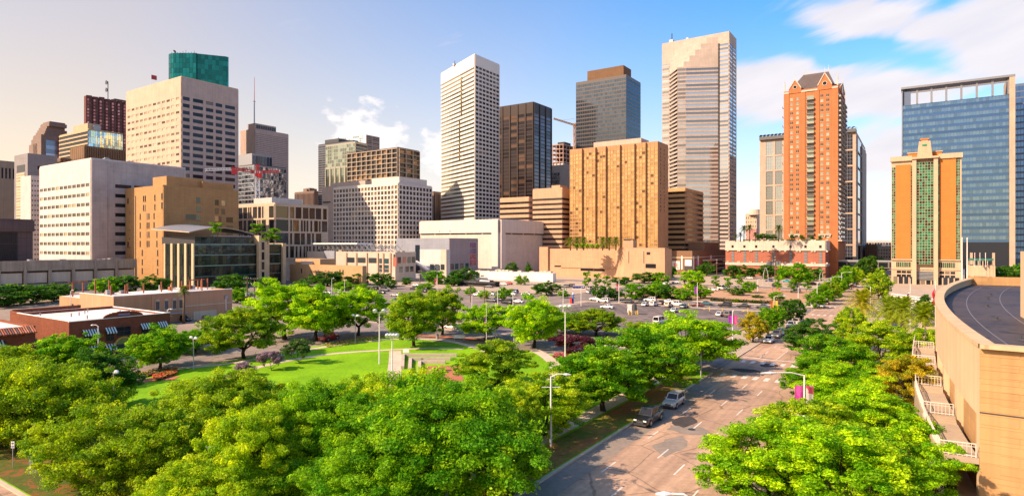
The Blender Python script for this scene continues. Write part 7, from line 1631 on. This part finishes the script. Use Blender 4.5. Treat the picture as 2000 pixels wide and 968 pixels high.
kerb('pickup',1256,822,BLK,'black pickup truck parked nearest the camera on the main street')
kerb('suv',1306,790,SIL,'silver crossover parked behind the black pickup')
for k,x,y,c,l in (('sedan',1497,668,WHT,'white sedan first in line after the near crosswalk'),('suv',1512,658,GRY,'dark grey suv second in line after the near crosswalk'),('sedan',1519,652,WHT,'white car third in line half hidden by the grey suv'),('suv',1535,639,SIL,'silver suv fourth in line before the second crossing'),('suv',1546,633,TAN,'beige suv fifth in line before the second crossing'),('sedan',1554,628,BLK,'black car last in line before the second crossing'),
 ('suv',1605,600,WHT,'white suv first past the second crossing'),('sedan',1613,594,GRY,'grey car behind the white suv past the second crossing'),('suv',1624,586,BLK,'black suv third past the second crossing'),('sedan',1632,581,GRY,'grey car fourth past the second crossing'),('sedan',1638,577,BLK,'black car fifth past the second crossing'),('sedan',1657,564,BLK,'black car first in the far group'),('sedan',1663,561,RED,'red car in the far group down the street'),('suv',1668,558,GRY,'grey suv in the far group down the street'),('sedan',1674,555,BLK,'black car last in the far group down the street')): kerb(k,x,y,c,l,small=y<612)
car('suv',G(1688,548),DOWN,WHT,'white suv driving at the far end of the street',small=True)
# second cross street and lots
LOTG='cars parked around the lots'
for k,x,y,h,c,l in (
 ('sedan',1226,593,LEFT,BLK,'black car at the left end of the far kerb row'),('sedan',1250,594,LEFT,BLK,'black car under the tree left of the pale hatchbacks'),('sedan',1261,598,UP,WHT,'white hatchback nose in, left of two'),('suv',1277,598,UP,WHT,'white suv nose in, right of two'),('sedan',1293,595,UP,BLK,'black car between the white suv and the beige suv'),('suv',1306,600,UP,TAN,'beige suv nose in beside the black car'),('pickup',1322,598,LEFT,WHT,'white pickup behind the teal car'),('sedan',1336,602,UP,TEAL,'teal sedan nose in at the row end'),('sedan',1362,599,LEFT,MAR,'maroon car beside the purple banner pole'),('sedan',1381,596,RIGHT,TEAL,'dark teal car in front of the hedge'),('suv',1416,599,LEFT,BLK,'black suv in front of the long hedge'),('sedan',1452,601,LEFT,BLK,'black sedan right of the black suv'),('sedan',1489,602,LEFT,GRY,'dark car left of the yellow banner'),
 ('suv',1270,589,LEFT,WHT,'white suv in the row behind the two hatchbacks'),('sedan',1304,592,LEFT,WHT,'white car in the row behind the beige suv'),
 ('sedan',1186,603,LEFT,WHT,'white sedan alone on the dark lot, left of the cabinets'),('sedan',1318,610,UP,WHT,'white hatchback alone on the dark lot, right of the cabinets'),('sedan',1406,618,UP,WHT,'white car beside the dark suv above the big kerb oak'),('suv',1423,619,UP,GRY,'dark suv above the big kerb oak'),('van',1288,634,UP,WHT,'white van roof behind the big kerb oak'),('sedan',1163,587,LEFT,WHT,'white car on the lot kerb left of the white suv'),('suv',1178,591,LEFT,WHT,'white suv on the lot kerb near the ticket posts'),
 ('van',1413,566,RIGHT,WHT,'white passenger van on the dirt lot'),('sedan',1393,568,RIGHT,WHT,'white car beside the passenger van'),('suv',1517,560,RIGHT,BLK,'black suv behind orange barrels on the dirt lot'),('sedan',1552,562,LEFT,BLK,'black car on the dirt lot driveway'),('suv',1553,572,LEFT,GRY,'grey suv on the near dirt lot'),('sedan',1502,550,LEFT,BLU,'blue car by the curved lamp posts'),('sedan',1463,545,LEFT,WHT,'white car at the back of the dirt lot'),('sedan',1536,551,LEFT,TURQ,'turquoise car under the biggest dirt lot tree'),('suv',1570,549,LEFT,WHT,'white suv right of the biggest dirt lot tree'),('sedan',1586,556,LEFT,MAR,'dark red car at the right of the dirt lot'),
 ('sedan',641,574,LEFT,WHT,'white car behind the bright oak pair, left one'),('sedan',662,573,LEFT,WHT,'white car behind the bright oak pair, right one'),('suv',731,567,LEFT,BLK,'black suv below the retail corner, left one'),('sedan',744,574,LEFT,BLK,'black car below the retail corner, nearer one'),('suv',752,569,RIGHT,GRY,'grey suv below the retail corner, right one'),('sedan',772,579,LEFT,SIL,'silver sedan crossing the near left lot'),('sedan',780,586,LEFT,BLU,'blue car in the near left lot'),('suv',809,566,LEFT,BLK,'black suv left of the red lamp banner'),('sedan',826,571,LEFT,BLK,'black car left of the red lamp banner'),('sedan',845,570,LEFT,BLK,'black car right of the red lamp banner'),('sedan',812,559,LEFT,WHT,'white car in front of the retail block'),('sedan',752,600,UP,WHT,'white car glimpsed right of the leaning oak'),
 ('sedan',930,578,LEFT,WHT,'white car at the lot left of the brown utility pole'),('sedan',939,573,LEFT,SIL,'silver car at the lot behind the utility pole'),('sedan',958,577,LEFT,WHT,'white car right of the brown utility pole'),('suv',977,577,LEFT,SIL,'silver suv in the second row of the near lot'),('sedan',999,577,LEFT,WHT,'white car in the second row of the near lot'),('suv',1003,573,LEFT,BLU,'blue suv in the second row of the near lot'),('sedan',1028,577,LEFT,WHT,'white car left of the wide dark tree'),('sedan',960,590,LEFT,GRY,'grey car in the first row of the near lot'),('sedan',972,588,LEFT,BLK,'black car in the first row of the near lot'),('suv',990,594,LEFT,BLK,'black suv in the first row of the near lot'),('sedan',1012,592,LEFT,WHT,'white car in the first row of the near lot'),
 ('sedan',984,557,LEFT,WHT,'white car in front of the low white shop'),('sedan',993,556,LEFT,RED,'red car in front of the low white shop'),('sedan',955,562,LEFT,GRY,'grey car beside the black diner'),('suv',1104,562,LEFT,GRY,'grey suv left of the blue banner'),('suv',1114,561,LEFT,BLK,'black suv near the blue banner'),('suv',1153,566,UP,SIL,'silver suv at the far lot entrance'),('sedan',1152,573,UP,SIL,'silver car at the far lot entrance, nearer one'),('sedan',1300,556,LEFT,WHT,'white car in front of the mall corner'),('sedan',1320,553,LEFT,WHT,'white car before the mall poster')):
    car(k,G(x,y),h+rng.uniform(-.04,.04),c,l,LOTG,.16,small=True)
car('sedan',AB(ab(G(276,694))[0],LB0+1.4),UP,GRY,'dark grey sedan parked before the arched brick doorway')
car('pickup',G(643,664),UP+.25,RED,'red pickup truck turning on the park street')
car('sedan',G(1087,664),R(190),RED,'bright red coupe beside the plum tree'); car('sedan',G(1046,662),R(200),RED,'red car half hidden behind the oak trunk'); car('suv',G(1072,660),R(195),BLK,'black suv between the two red cars'); car('sedan',G(1028,656),R(200),BLK,'black car left of the two red cars')
car('sedan',G(882,642),LEFT,WHT,'white car on the cross street behind the lawn oak'); car('suv',G(358,628),RIGHT+.2,BLK,'black suv in front of the peach stucco building',z=.16); car('pickup',G(403,630),UP+.5,BLK,'black pickup in the lot beside the peach stucco building',z=.16)
car('sedan',G(300,686),LEFT,WHT,'white car behind the single kerb oak',z=.012)
for x,y,c,l in ((462,580,BLK,'black car at the utility poles, upper one'),(455,592,GRY,'grey car at the utility poles, lower one'),(1708,531,WHT,'white truck under the overpass, left one')): car('suv',G(x,y),LEFT,c,l,z=.16,small=True)

# ================================================================== lamps, poles, flags and signs
POLE=plain('pole_grey',(.42,.42,.42),.45,.3); POLEW=plain('pole_white',(.68,.66,.62),.45); HEADW=plain('lamp_head',(.62,.64,.66),.35,.2); WOOD=wall('pole_wood',(.20,.13,.08))
def lamp_double(x,ytop,Y,label):
    p=at(x,Y,.16); h=zat(ytop,Y); e=empty('park_lamp',label,'lamp',p,RZ); m=MB(); m.tube([(0,0,0),(0,0,.6),(0,0,h-.1)],[.16,.09,.07],POLE,8); m.box(-.05,.05,-.9,.9,h-.22,h-.12,POLE); m.build('pole',e)
    for s in (-1,1):
        m=MB(); m.tube([(0,s*.35,h-.05),(0,s*.6,h),(0,s*.9,h),(0,s*1.15,h-.05)],[.1,.26,.26,.1],HEADW,10); m.build('lamp_head',e)
lamp_double(378,661,G(378,722).y,'grey double headed park lamp on the left lawn edge'); lamp_double(222,727,78,'grey double headed park lamp above the flower beds'); lamp_double(694,617,G(694,668).y,'grey double headed park lamp near the red pickup')
def flood(x,ytop,Y,label,n=3,z0=.16,heads=.42):
    p=at(x,Y,z0); h=zat(ytop,Y)-z0; e=empty('floodlight_pole',label,'floodlight',p); m=MB(); m.tube([(0,0,0),(0,0,h)],[.14,.08],POLEW,8); m.box(-.9 if n>2 else -.5,.9 if n>2 else .5,-.06,.06,h-.1,h,POLEW); m.build('pole',e)
    for i in range(n):
        for yy in (-.25,.3):
            m=MB(); xx=(-.8+1.6*i/max(1,n-1)); m.tube([(xx,yy-.25,h+.1),(xx,yy,h+.3),(xx+.05,yy+.15,h+.42)],[.36*heads/.42,.34*heads/.42,.14],HEADW,10); m.build('floodlight',e)
flood(741,609,G(741,712).y,'tallest white floodlight pole rising from the lawn',2); flood(766,657,G(766,733).y,'shorter white floodlight pole at the lawn walk',4); flood(1104,601,G(1104,716).y,'white floodlight pole with a cluster of heads by the plum tree',3)
BAN={}
def street_lamp(x,ytop,Y,label,arm=2.2,ang=None,banners=None,mat=POLE,z0=.16,cross=False):
    p=at(x,Y,z0); h=zat(ytop,Y)-z0; e=empty('street_lamp',label,'street lamp',p,R(180) if ang is None else ang); m=MB(); m.tube([(0,0,0),(0,0,h*.97)],[.13,.08],mat,8); m.tube([(0,0,h*.96),(arm*.4,0,h),(arm,0,h)],[.06,.06,.05],mat,6)
    if cross: m.obox((-1.0,0,h*.82),(1.0,0,h*.82),.06,.06,mat)
    m.build('pole',e); m=MB(); m.tube([(arm*.85,0,h-.02),(arm*1.05,0,h-.05),(arm*1.35,0,h-.06)],[.08,.17,.06],HEADW,8); m.build('lamp_head',e)
    if banners:
        for s,c in zip((-1,1),banners):
            m=MB(); 
            for k in range(5): 
                x0=s*(.12+.17*k); x1=s*(.12+.17*(k+1)); y0=.05*math.sin(k); y1=.05*math.sin(k+1); m.face([(x0,y0,h*.55),(x1,y1,h*.55),(x1,y1,h*.84),(x0,y0,h*.84)],c)
            m.build('banner',e)
def banmat(name,c1,c2):
    m,nt,b,N,L=_nodes(name); tc=N('ShaderNodeTexCoord'); n=N('ShaderNodeTexNoise'); L(tc.outputs['Object'],n.inputs['Vector']); n.inputs['Scale'].default_value=1.3; n.inputs['Detail'].default_value=2
    r=N('ShaderNodeMapRange'); L(n.outputs['Fac'],r.inputs[0]); r.inputs[1].default_value=.46; r.inputs[2].default_value=.54; mx=N('ShaderNodeMix'); mx.data_type='RGBA'; L(r.outputs[0],mx.inputs[0]); mx.inputs[6].default_value=c1+(1,); mx.inputs[7].default_value=c2+(1,); L(mx.outputs[2],b.inputs['Base Color']); b.inputs['Roughness'].default_value=.8; return m
PINK=banmat('banner_pink',(.62,.03,.30),(.7,.12,.2)); PURP=banmat('banner_purple',(.22,.05,.55),(.5,.05,.45)); MAGE=banmat('banner_magenta',(.55,.03,.30),(.6,.08,.35)); MIXB=banmat('banner_red_white',(.55,.06,.12),(.7,.6,.55)); YELB=banmat('banner_yellow',(.7,.42,.02),(.7,.5,.08)); ORB=banmat('banner_orange',(.6,.12,.04),(.65,.25,.08)); REDB=banmat('banner_red',(.5,.03,.05),(.6,.3,.3))
street_lamp(1076,730,66,'white cobra head lamp among the feathery trees',1.6,0.0,None,POLEW,cross=True)
street_lamp(1571,727,64,'street lamp with pink banners on the right pavement',3.4,R(180),(MIXB,MAGE),POLEW)
street_lamp(1431,606,G(1431,668).y,'lot lamp with pink and purple banners',.1,0,(PURP,PINK),POLEW); street_lamp(1512,577,G(1512,640).y,'street lamp with yellow and orange banners',2.6,0,(ORB,YELB),POLEW)
street_lamp(1209,548,G(1209,592).y,'lot lamp pole with a red banner by the dark trees',.1,0,(REDB,),POLEW); street_lamp(1362,552,G(1362,600).y,'lot lamp pole with a purple banner',.1,0,(PURP,),POLEW); street_lamp(854,536,G(854,580).y,'lot lamp pole with a red banner by the cinema',.1,0,(REDB,),POLEW)
for x,yt,yb,l in ((1596,549,600,'cobra lamp just past the second crossing'),(1623,540,586,'cobra lamp midway along the far street trees'),(1644,531,572,'cobra lamp near the brick podium corner'),(1700,558,600,'cobra lamp in front of the olive tree on the right')): street_lamp(x,yt,G(x,yb).y,l,3.5,0 if x<1690 else R(180),None,POLEW)
street_lamp(192,634,G(192,712).y,'tan street lamp in front of the brick hall',1.0,R(180),None,POLEW); street_lamp(327,603,G(327,680).y,'pale lamp pole at the corner of the brick hall',.8,0,None,POLEW,cross=True); street_lamp(138,566,150,'pale lamp pole at the left end of the peach building',.6,0,None,POLEW)
street_lamp(451,872,52,'wooden post with small lamp among the bottom left oaks',1.6,R(180),None,WOOD,cross=True)
street_lamp(1360,966,31,'pale lamp arm reaching in at the bottom edge',1.5,R(172),None,POLEW)
for x,yt,yb,l in ((972,565,612,'thin lot lamp with a crossbar, left one'),(1002,568,610,'thin lot lamp with a crossbar, right one'),(922,575,628,'thin grey post behind the orange tinged oak'),(648,543,580,'lot lamp behind the bright oak pair'),(673,546,580,'thin lot lamp right of the bright oak pair'),(1135,560,598,'thin white lot pole right of the ticket posts'),(1100,565,610,'thin white lot pole left of the ticket posts'),(1480,545,570,'thin white pole on the dirt lot'),(1559,560,610,'thin white pole on the pavement corner')): street_lamp(x,yt,G(x,yb).y,l,.8,0,None,POLEW,cross=(x in (972,1002)))
# curved twin posts on the dirt lot
for x,s,l in ((1491,1,'curved steel lamp post on the dirt lot, left of its pair'),(1500,-1,'curved steel lamp post on the dirt lot, right of its pair'),(1601,1,'curved steel lamp post near the street trees, left of its pair'),(1607,-1,'curved steel lamp post near the street trees, right of its pair')):
    Y=G(x,557).y; e=empty('curved_lamp_post',l,'street lamp',at(x,Y,.16)); h=zat(524 if x<1550 else 527,Y); m=MB(); m.tube([(-s*.2,0,0),(0,0,h*.6),(s*.5,0,h*.88),(s*1.2,0,h)],[.2,.18,.15,.1],POLE,8); m.build('pole',e); m=MB(); m.tube([(s*1.1,0,h),(s*2.0,0,h-.1)],[.15,.1],HEADW,8); m.build('lamp_head',e)
# flag poles
def stripes():
    m,nt,b,N,L=_nodes('flag_stripes'); tc=N('ShaderNodeTexCoord'); s=N('ShaderNodeSeparateXYZ'); L(tc.outputs['Generated'],s.inputs[0])
    def Mth(op,a,c): n=N('ShaderNodeMath'); n.operation=op; L(a,n.inputs[0]); n.inputs[1].default_value=c; return n.outputs[0]
    f=Mth('MULTIPLY',s.outputs[2],6.5); g=N('ShaderNodeMath'); g.operation='FRACT'; L(f,g.inputs[0]); t=Mth('GREATER_THAN',g.outputs[0],.5)
    mx=N('ShaderNodeMix'); mx.data_type='RGBA'; L(t,mx.inputs[0]); mx.inputs[6].default_value=(.5,.02,.03,1); mx.inputs[7].default_value=(.7,.68,.66,1)
    c1=Mth('LESS_THAN',s.outputs[0],.42); c2=Mth('GREATER_THAN',s.outputs[2],.46); an=N('ShaderNodeMath'); an.operation='MULTIPLY'; L(c1,an.inputs[0]); L(c2,an.inputs[1])
    m2=N('ShaderNodeMix'); m2.data_type='RGBA'; L(an.outputs[0],m2.inputs[0]); L(mx.outputs[2],m2.inputs[6]); m2.inputs[7].default_value=(.02,.03,.16,1); L(m2.outputs[2],b.inputs['Base Color']); b.inputs['Roughness'].default_value=.8; return m
FS=stripes(); TXB,TXW,TXR=plain('flag_blue',(.02,.04,.2)),plain('flag_white',(.7,.68,.66)),plain('flag_red2',(.45,.02,.03))
def flag(x,ytop,Y,label,kind,frac=.72,w=1.5,hh=2.6,z0=.16):
    p=at(x,Y,z0); h=zat(ytop,Y)-z0; e=empty('flag_pole',label,'flag',p); m=MB(); m.tube([(0,0,0),(0,0,h)],[.09,.05],POLEW,8); m.tube([(0,0,h),(0,0,h+.18)],[.1,.1],CREAM,8); m.build('pole',e)
    # hanging cloth with folds
    m=MB(); z1=h*frac; nx,nz=7,10
    P=lambda i,j:(-.06-w*.32*i/nx*(1-.25*j/nz)-.08*math.sin(j*.8),.16*math.sin(i*2.1+j*.35),z1-hh*j/nz-.5*i/nx*(1-j/nz)-.35*i/nx)
    for i in range(nx):
        for j in range(nz):
            mt=FS if kind=='us' else (TXB if i<3 else (TXW if j<5 else TXR)); m.face([P(i,j),P(i+1,j),P(i+1,j+1),P(i,j+1)],mt)
    m.build('cloth',e)
flag(950,592,G(950,672).y,'flagpole with a hanging striped flag, left of the pair','us'); flag(968,592,G(968,664).y,'flagpole with a hanging lone star flag, right of the pair','tx',.70)
flag(1778,545,150,'flag with red stripes hanging before the white rail fence','us',.78,2.2,3.2); flag(1827,547,118,'plain red flag beside the curved wall rim','tx',.9,1.6,3.0)
for ch in bpy.data.objects:
    if ch.name.startswith('cloth') and ch.parent and ch.parent.get('label','').startswith('plain red'):
        ch.data.materials.clear(); ch.data.materials.append(TXR); ch.data.polygons.foreach_set('material_index',[0]*len(ch.data.polygons))
for x,l in ((1879,'tall white mast beside the orange hotel, left one'),(1889,'tall white mast beside the orange hotel, right one')):
    p=at(x,250); e=empty('mast',l,'mast',p); m=MB(); h=zat(466,250); m.tube([(0,0,0),(0,0,h)],[.28,.16],POLEW,8); m.build('pole',e); m=MB(); m.tube([(0,0,h),(0,0,h+.5)],[.25,.1],POLEW,8); m.build('finial',e)
# utility poles
def upole(x,yt,Y,label,tr=True):
    p=at(x,Y); h=zat(yt,Y); e=empty('utility_pole',label,'utility pole',p,RZ); m=MB(); m.tube([(0,0,0),(0,0,h)],[.2,.14],WOOD,8); m.build('post',e)
    for k in (0,1):
        m=MB(); m.box(-1.4,1.4,-.06,.06,h-.6-k*1.6,h-.42-k*1.6,WOOD)
        for q in (-1.2,-.5,.5,1.2): m.tube([(q,0,h-.42-k*1.6),(q,0,h-.15-k*1.6)],.06,POLEW,6)
        m.build('crossarm',e)
    if tr:
        for q in (-.5,.5): m=MB(); m.tube([(q,-.3,h*.42),(q,-.3,h*.42+1.2)],.32,POLE,10); m.build('transformer',e)
upole(483,541,205,'left utility pole with transformers beyond the peach building'); upole(497,542,207,'right utility pole beyond the peach building',False); upole(919,556,230,'pale utility pole left of the lot',False); upole(946,558,228,'brown utility pole in the near lot',False); upole(1400,506,330,'tall wooden pole between mall and brick podium',False); upole(1514,500,320,'rusty tall pole before the brick podium',False); upole(820,528,300,'utility pole before the cinema porch',False)
# small street furniture
def small(name,label,cat,p,parts,rz=RZ,sc=1.0):
    e=empty(name,label,cat,p,rz); e.scale=(sc,)*3
    for nm,fn in parts: m=MB(); fn(m); m.build(nm,e)
small('pay_cabinets','pair of white and dark cabinets with yellow posts on the dark lot','cabinet',G(1235,614,.16)*1.0,[('white_cabinet',lambda m:(m.box(-2.4,-.4,-.6,.6,1.2,5.2,WHITE),m.box(-2.7,-2.4,-.4,.4,3.4,4.8,POLE))),('dark_cabinet',lambda m:(m.tube([(1.2,0,2.2),(1.2,0,5.4)],[1.3,1.0],DARKM,12),)),('stand',lambda m:[m.box(x,x+.25,-.5,.5,0,2.2,POLE) for x in (-2.2,-.8,.6,1.6)]),]+[('bollard',(lambda x:(lambda m:m.tube([(x,-1,0),(x,-1,2.3)],.28,YEL,8)))(x)) for x in (-2.0,-.4,1.8,2.7)],0,.6)
small('newspaper_box','red newspaper box at the far lot corner','box',G(1116,592,.16),[('box_body',lambda m:(m.box(-.6,.6,-.5,.5,0,2.4,plain('box_red',(.5,.02,.02))),m.box(-.5,.5,-.55,-.5,1.3,2.2,CGL)))],RZ,.8)
small('ticket_post','tall blue ticket post at the far lot corner','sign',G(1119.5,592,.16),[('post_body',lambda m:(m.box(-.35,.35,-.3,.3,0,5.4,plain('post_blue',(.03,.12,.42))),m.box(-.6,.6,-.35,.35,5.4,6.4,WHITE)))],RZ,.62)
small('blue_banner','blue banner with a white base near the hotel podium','box',G(1131,565,.1),[('box_body',(lambda i:(lambda m:(m.box(-6+i*3,-3.4+i*3,-1.2,1.2,1.0,3.6,plain('banner_blue',(.03,.05,.22))),m.box(-5.9+i*3,-3.5+i*3,-1.1,1.1,3.6,4.0,POLEW))))(i)) for i in range(4)]+[('base',lambda m:m.box(-6.2,6.2,-1.3,1.3,0,1.0,POLEW))],0,.5)  # blue banner on a white base, built from a row of boxes
small('orange_barrels','three orange traffic barrels before the black suv','barrel',G(1515,566,.16),[('barrel',(lambda x:(lambda m:m.tube([(x,0,0),(x,0,1.8)],[.6,.45],plain('barrel_orange',(.6,.13,.03)),10)))(x)) for x in (-3,0,3)],0,.6)
small('park_sign','small white park sign on a thin post at lower left','sign',G(25,912,.16),[('post',lambda m:m.tube([(0,0,0),(0,0,2.6)],.035,POLE,6)),('sign_board',lambda m:(m.box(-.16,.16,-.02,.02,1.9,2.55,WHITE),m.box(-.1,.1,-.03,-.021,2.3,2.42,DARKM),m.box(-.12,.12,-.03,-.021,2.0,2.1,plain('sign_blue',(.05,.1,.4)))))],0)
small('recycling_bin','pale recycling bin kiosk beside the lower left oak','bin',G(70,922,.16),[('cabinet',lambda m:(m.box(-.42,.42,-.4,.4,0,1.5,plain('bin_cream',(.55,.50,.42))),)),('hood',lambda m:m.box(-.48,.48,-.46,.46,1.5,1.75,plain('bin_lid',(.3,.31,.33)))),('sticker',lambda m:m.box(-.2,.2,-.42,-.405,.8,1.2,plain('sign_blue',())))],R(20))
small('valve_lid','green utility box lid in the mulch at lower left','utility box',G(250,955,.17),[('lid',lambda m:m.box(-.6,.6,-.35,.35,0,.12,plain('lid_green',(.03,.18,.13)))),('rim',lambda m:m.box(-.66,.66,-.41,.41,-.02,.05,DARKM))],R(15))
for x,y,l in ((854,662,'dark litter bin at the foot of the lawn oak pair'),(1005,668,'dark litter bin behind the flagpoles')): small('litter_bin',l,'bin',G(x,y,.16),[('drum',lambda m:m.tube([(0,0,0),(0,0,1.0)],[.32,.36],GREYM,12)),('lid',lambda m:m.tube([(0,0,1.0),(0,0,1.2)],[.38,.2],DARKM,12))])
small('bus_bench','white backless bench by the cross street','bench',G(897,664,.16),[('seat',lambda m:m.box(-1.3,1.3,-.3,.3,.5,.62,WHITE)),('backrest',lambda m:m.box(-1.3,1.3,.28,.34,.62,1.15,WHITE)),('leg',lambda m:m.box(-1.1,-1.0,-.25,.25,0,.5,POLE)),('leg',lambda m:m.box(1.0,1.1,-.25,.25,0,.5,POLE))],0)
small('traffic_signal','traffic signal on a pole under the largest kerb oak','traffic light',G(1369,735,.16),[('pole',lambda m:m.tube([(0,0,0),(0,0,5.2)],[.12,.09],POLE,8)),('signal_head',lambda m:(m.box(-.55,-.15,-.18,.18,3.6,4.6,DARKM),m.box(.15,.55,-.18,.18,3.6,4.6,DARKM)))],0)
for x,y,l in ((1466,668,'white parking sign nearest the golden street tree'),(1490,652,'white parking sign second along the pavement'),(1585,608,'white parking sign past the second crossing')): small('parking_sign',l,'sign',G(x,y,.16),[('post',lambda m:m.tube([(0,0,0),(0,0,2.2)],.04,POLE,6)),('sign_board',lambda m:m.box(-.25,.25,-.02,.02,1.5,2.3,WHITE))],0)
small('lawn_sign','small white notice board on the lawn walk','sign',G(793,693,.16),[('post',lambda m:m.box(-.04,.04,-.04,.04,0,.5,POLE)),('board',lambda m:m.box(-.6,.6,-.05,.05,.5,1.2,WHITE))],0)
# yellow bollards along the lot edge
for i,(x,y) in enumerate(((1386,607),(1411,610),(1461,609),(1345,600))):
    small('yellow_bollard','yellow bollard on the lot edge, number %s from the left'%('two','three','four','one')[i],'bollard',G(x,y,.16),[('post',lambda m:m.tube([(0,0,0),(0,0,1.3)],.13,YEL,8)),('cap',lambda m:m.tube([(0,0,1.3),(0,0,1.4)],[.13,.05],YEL,8))])
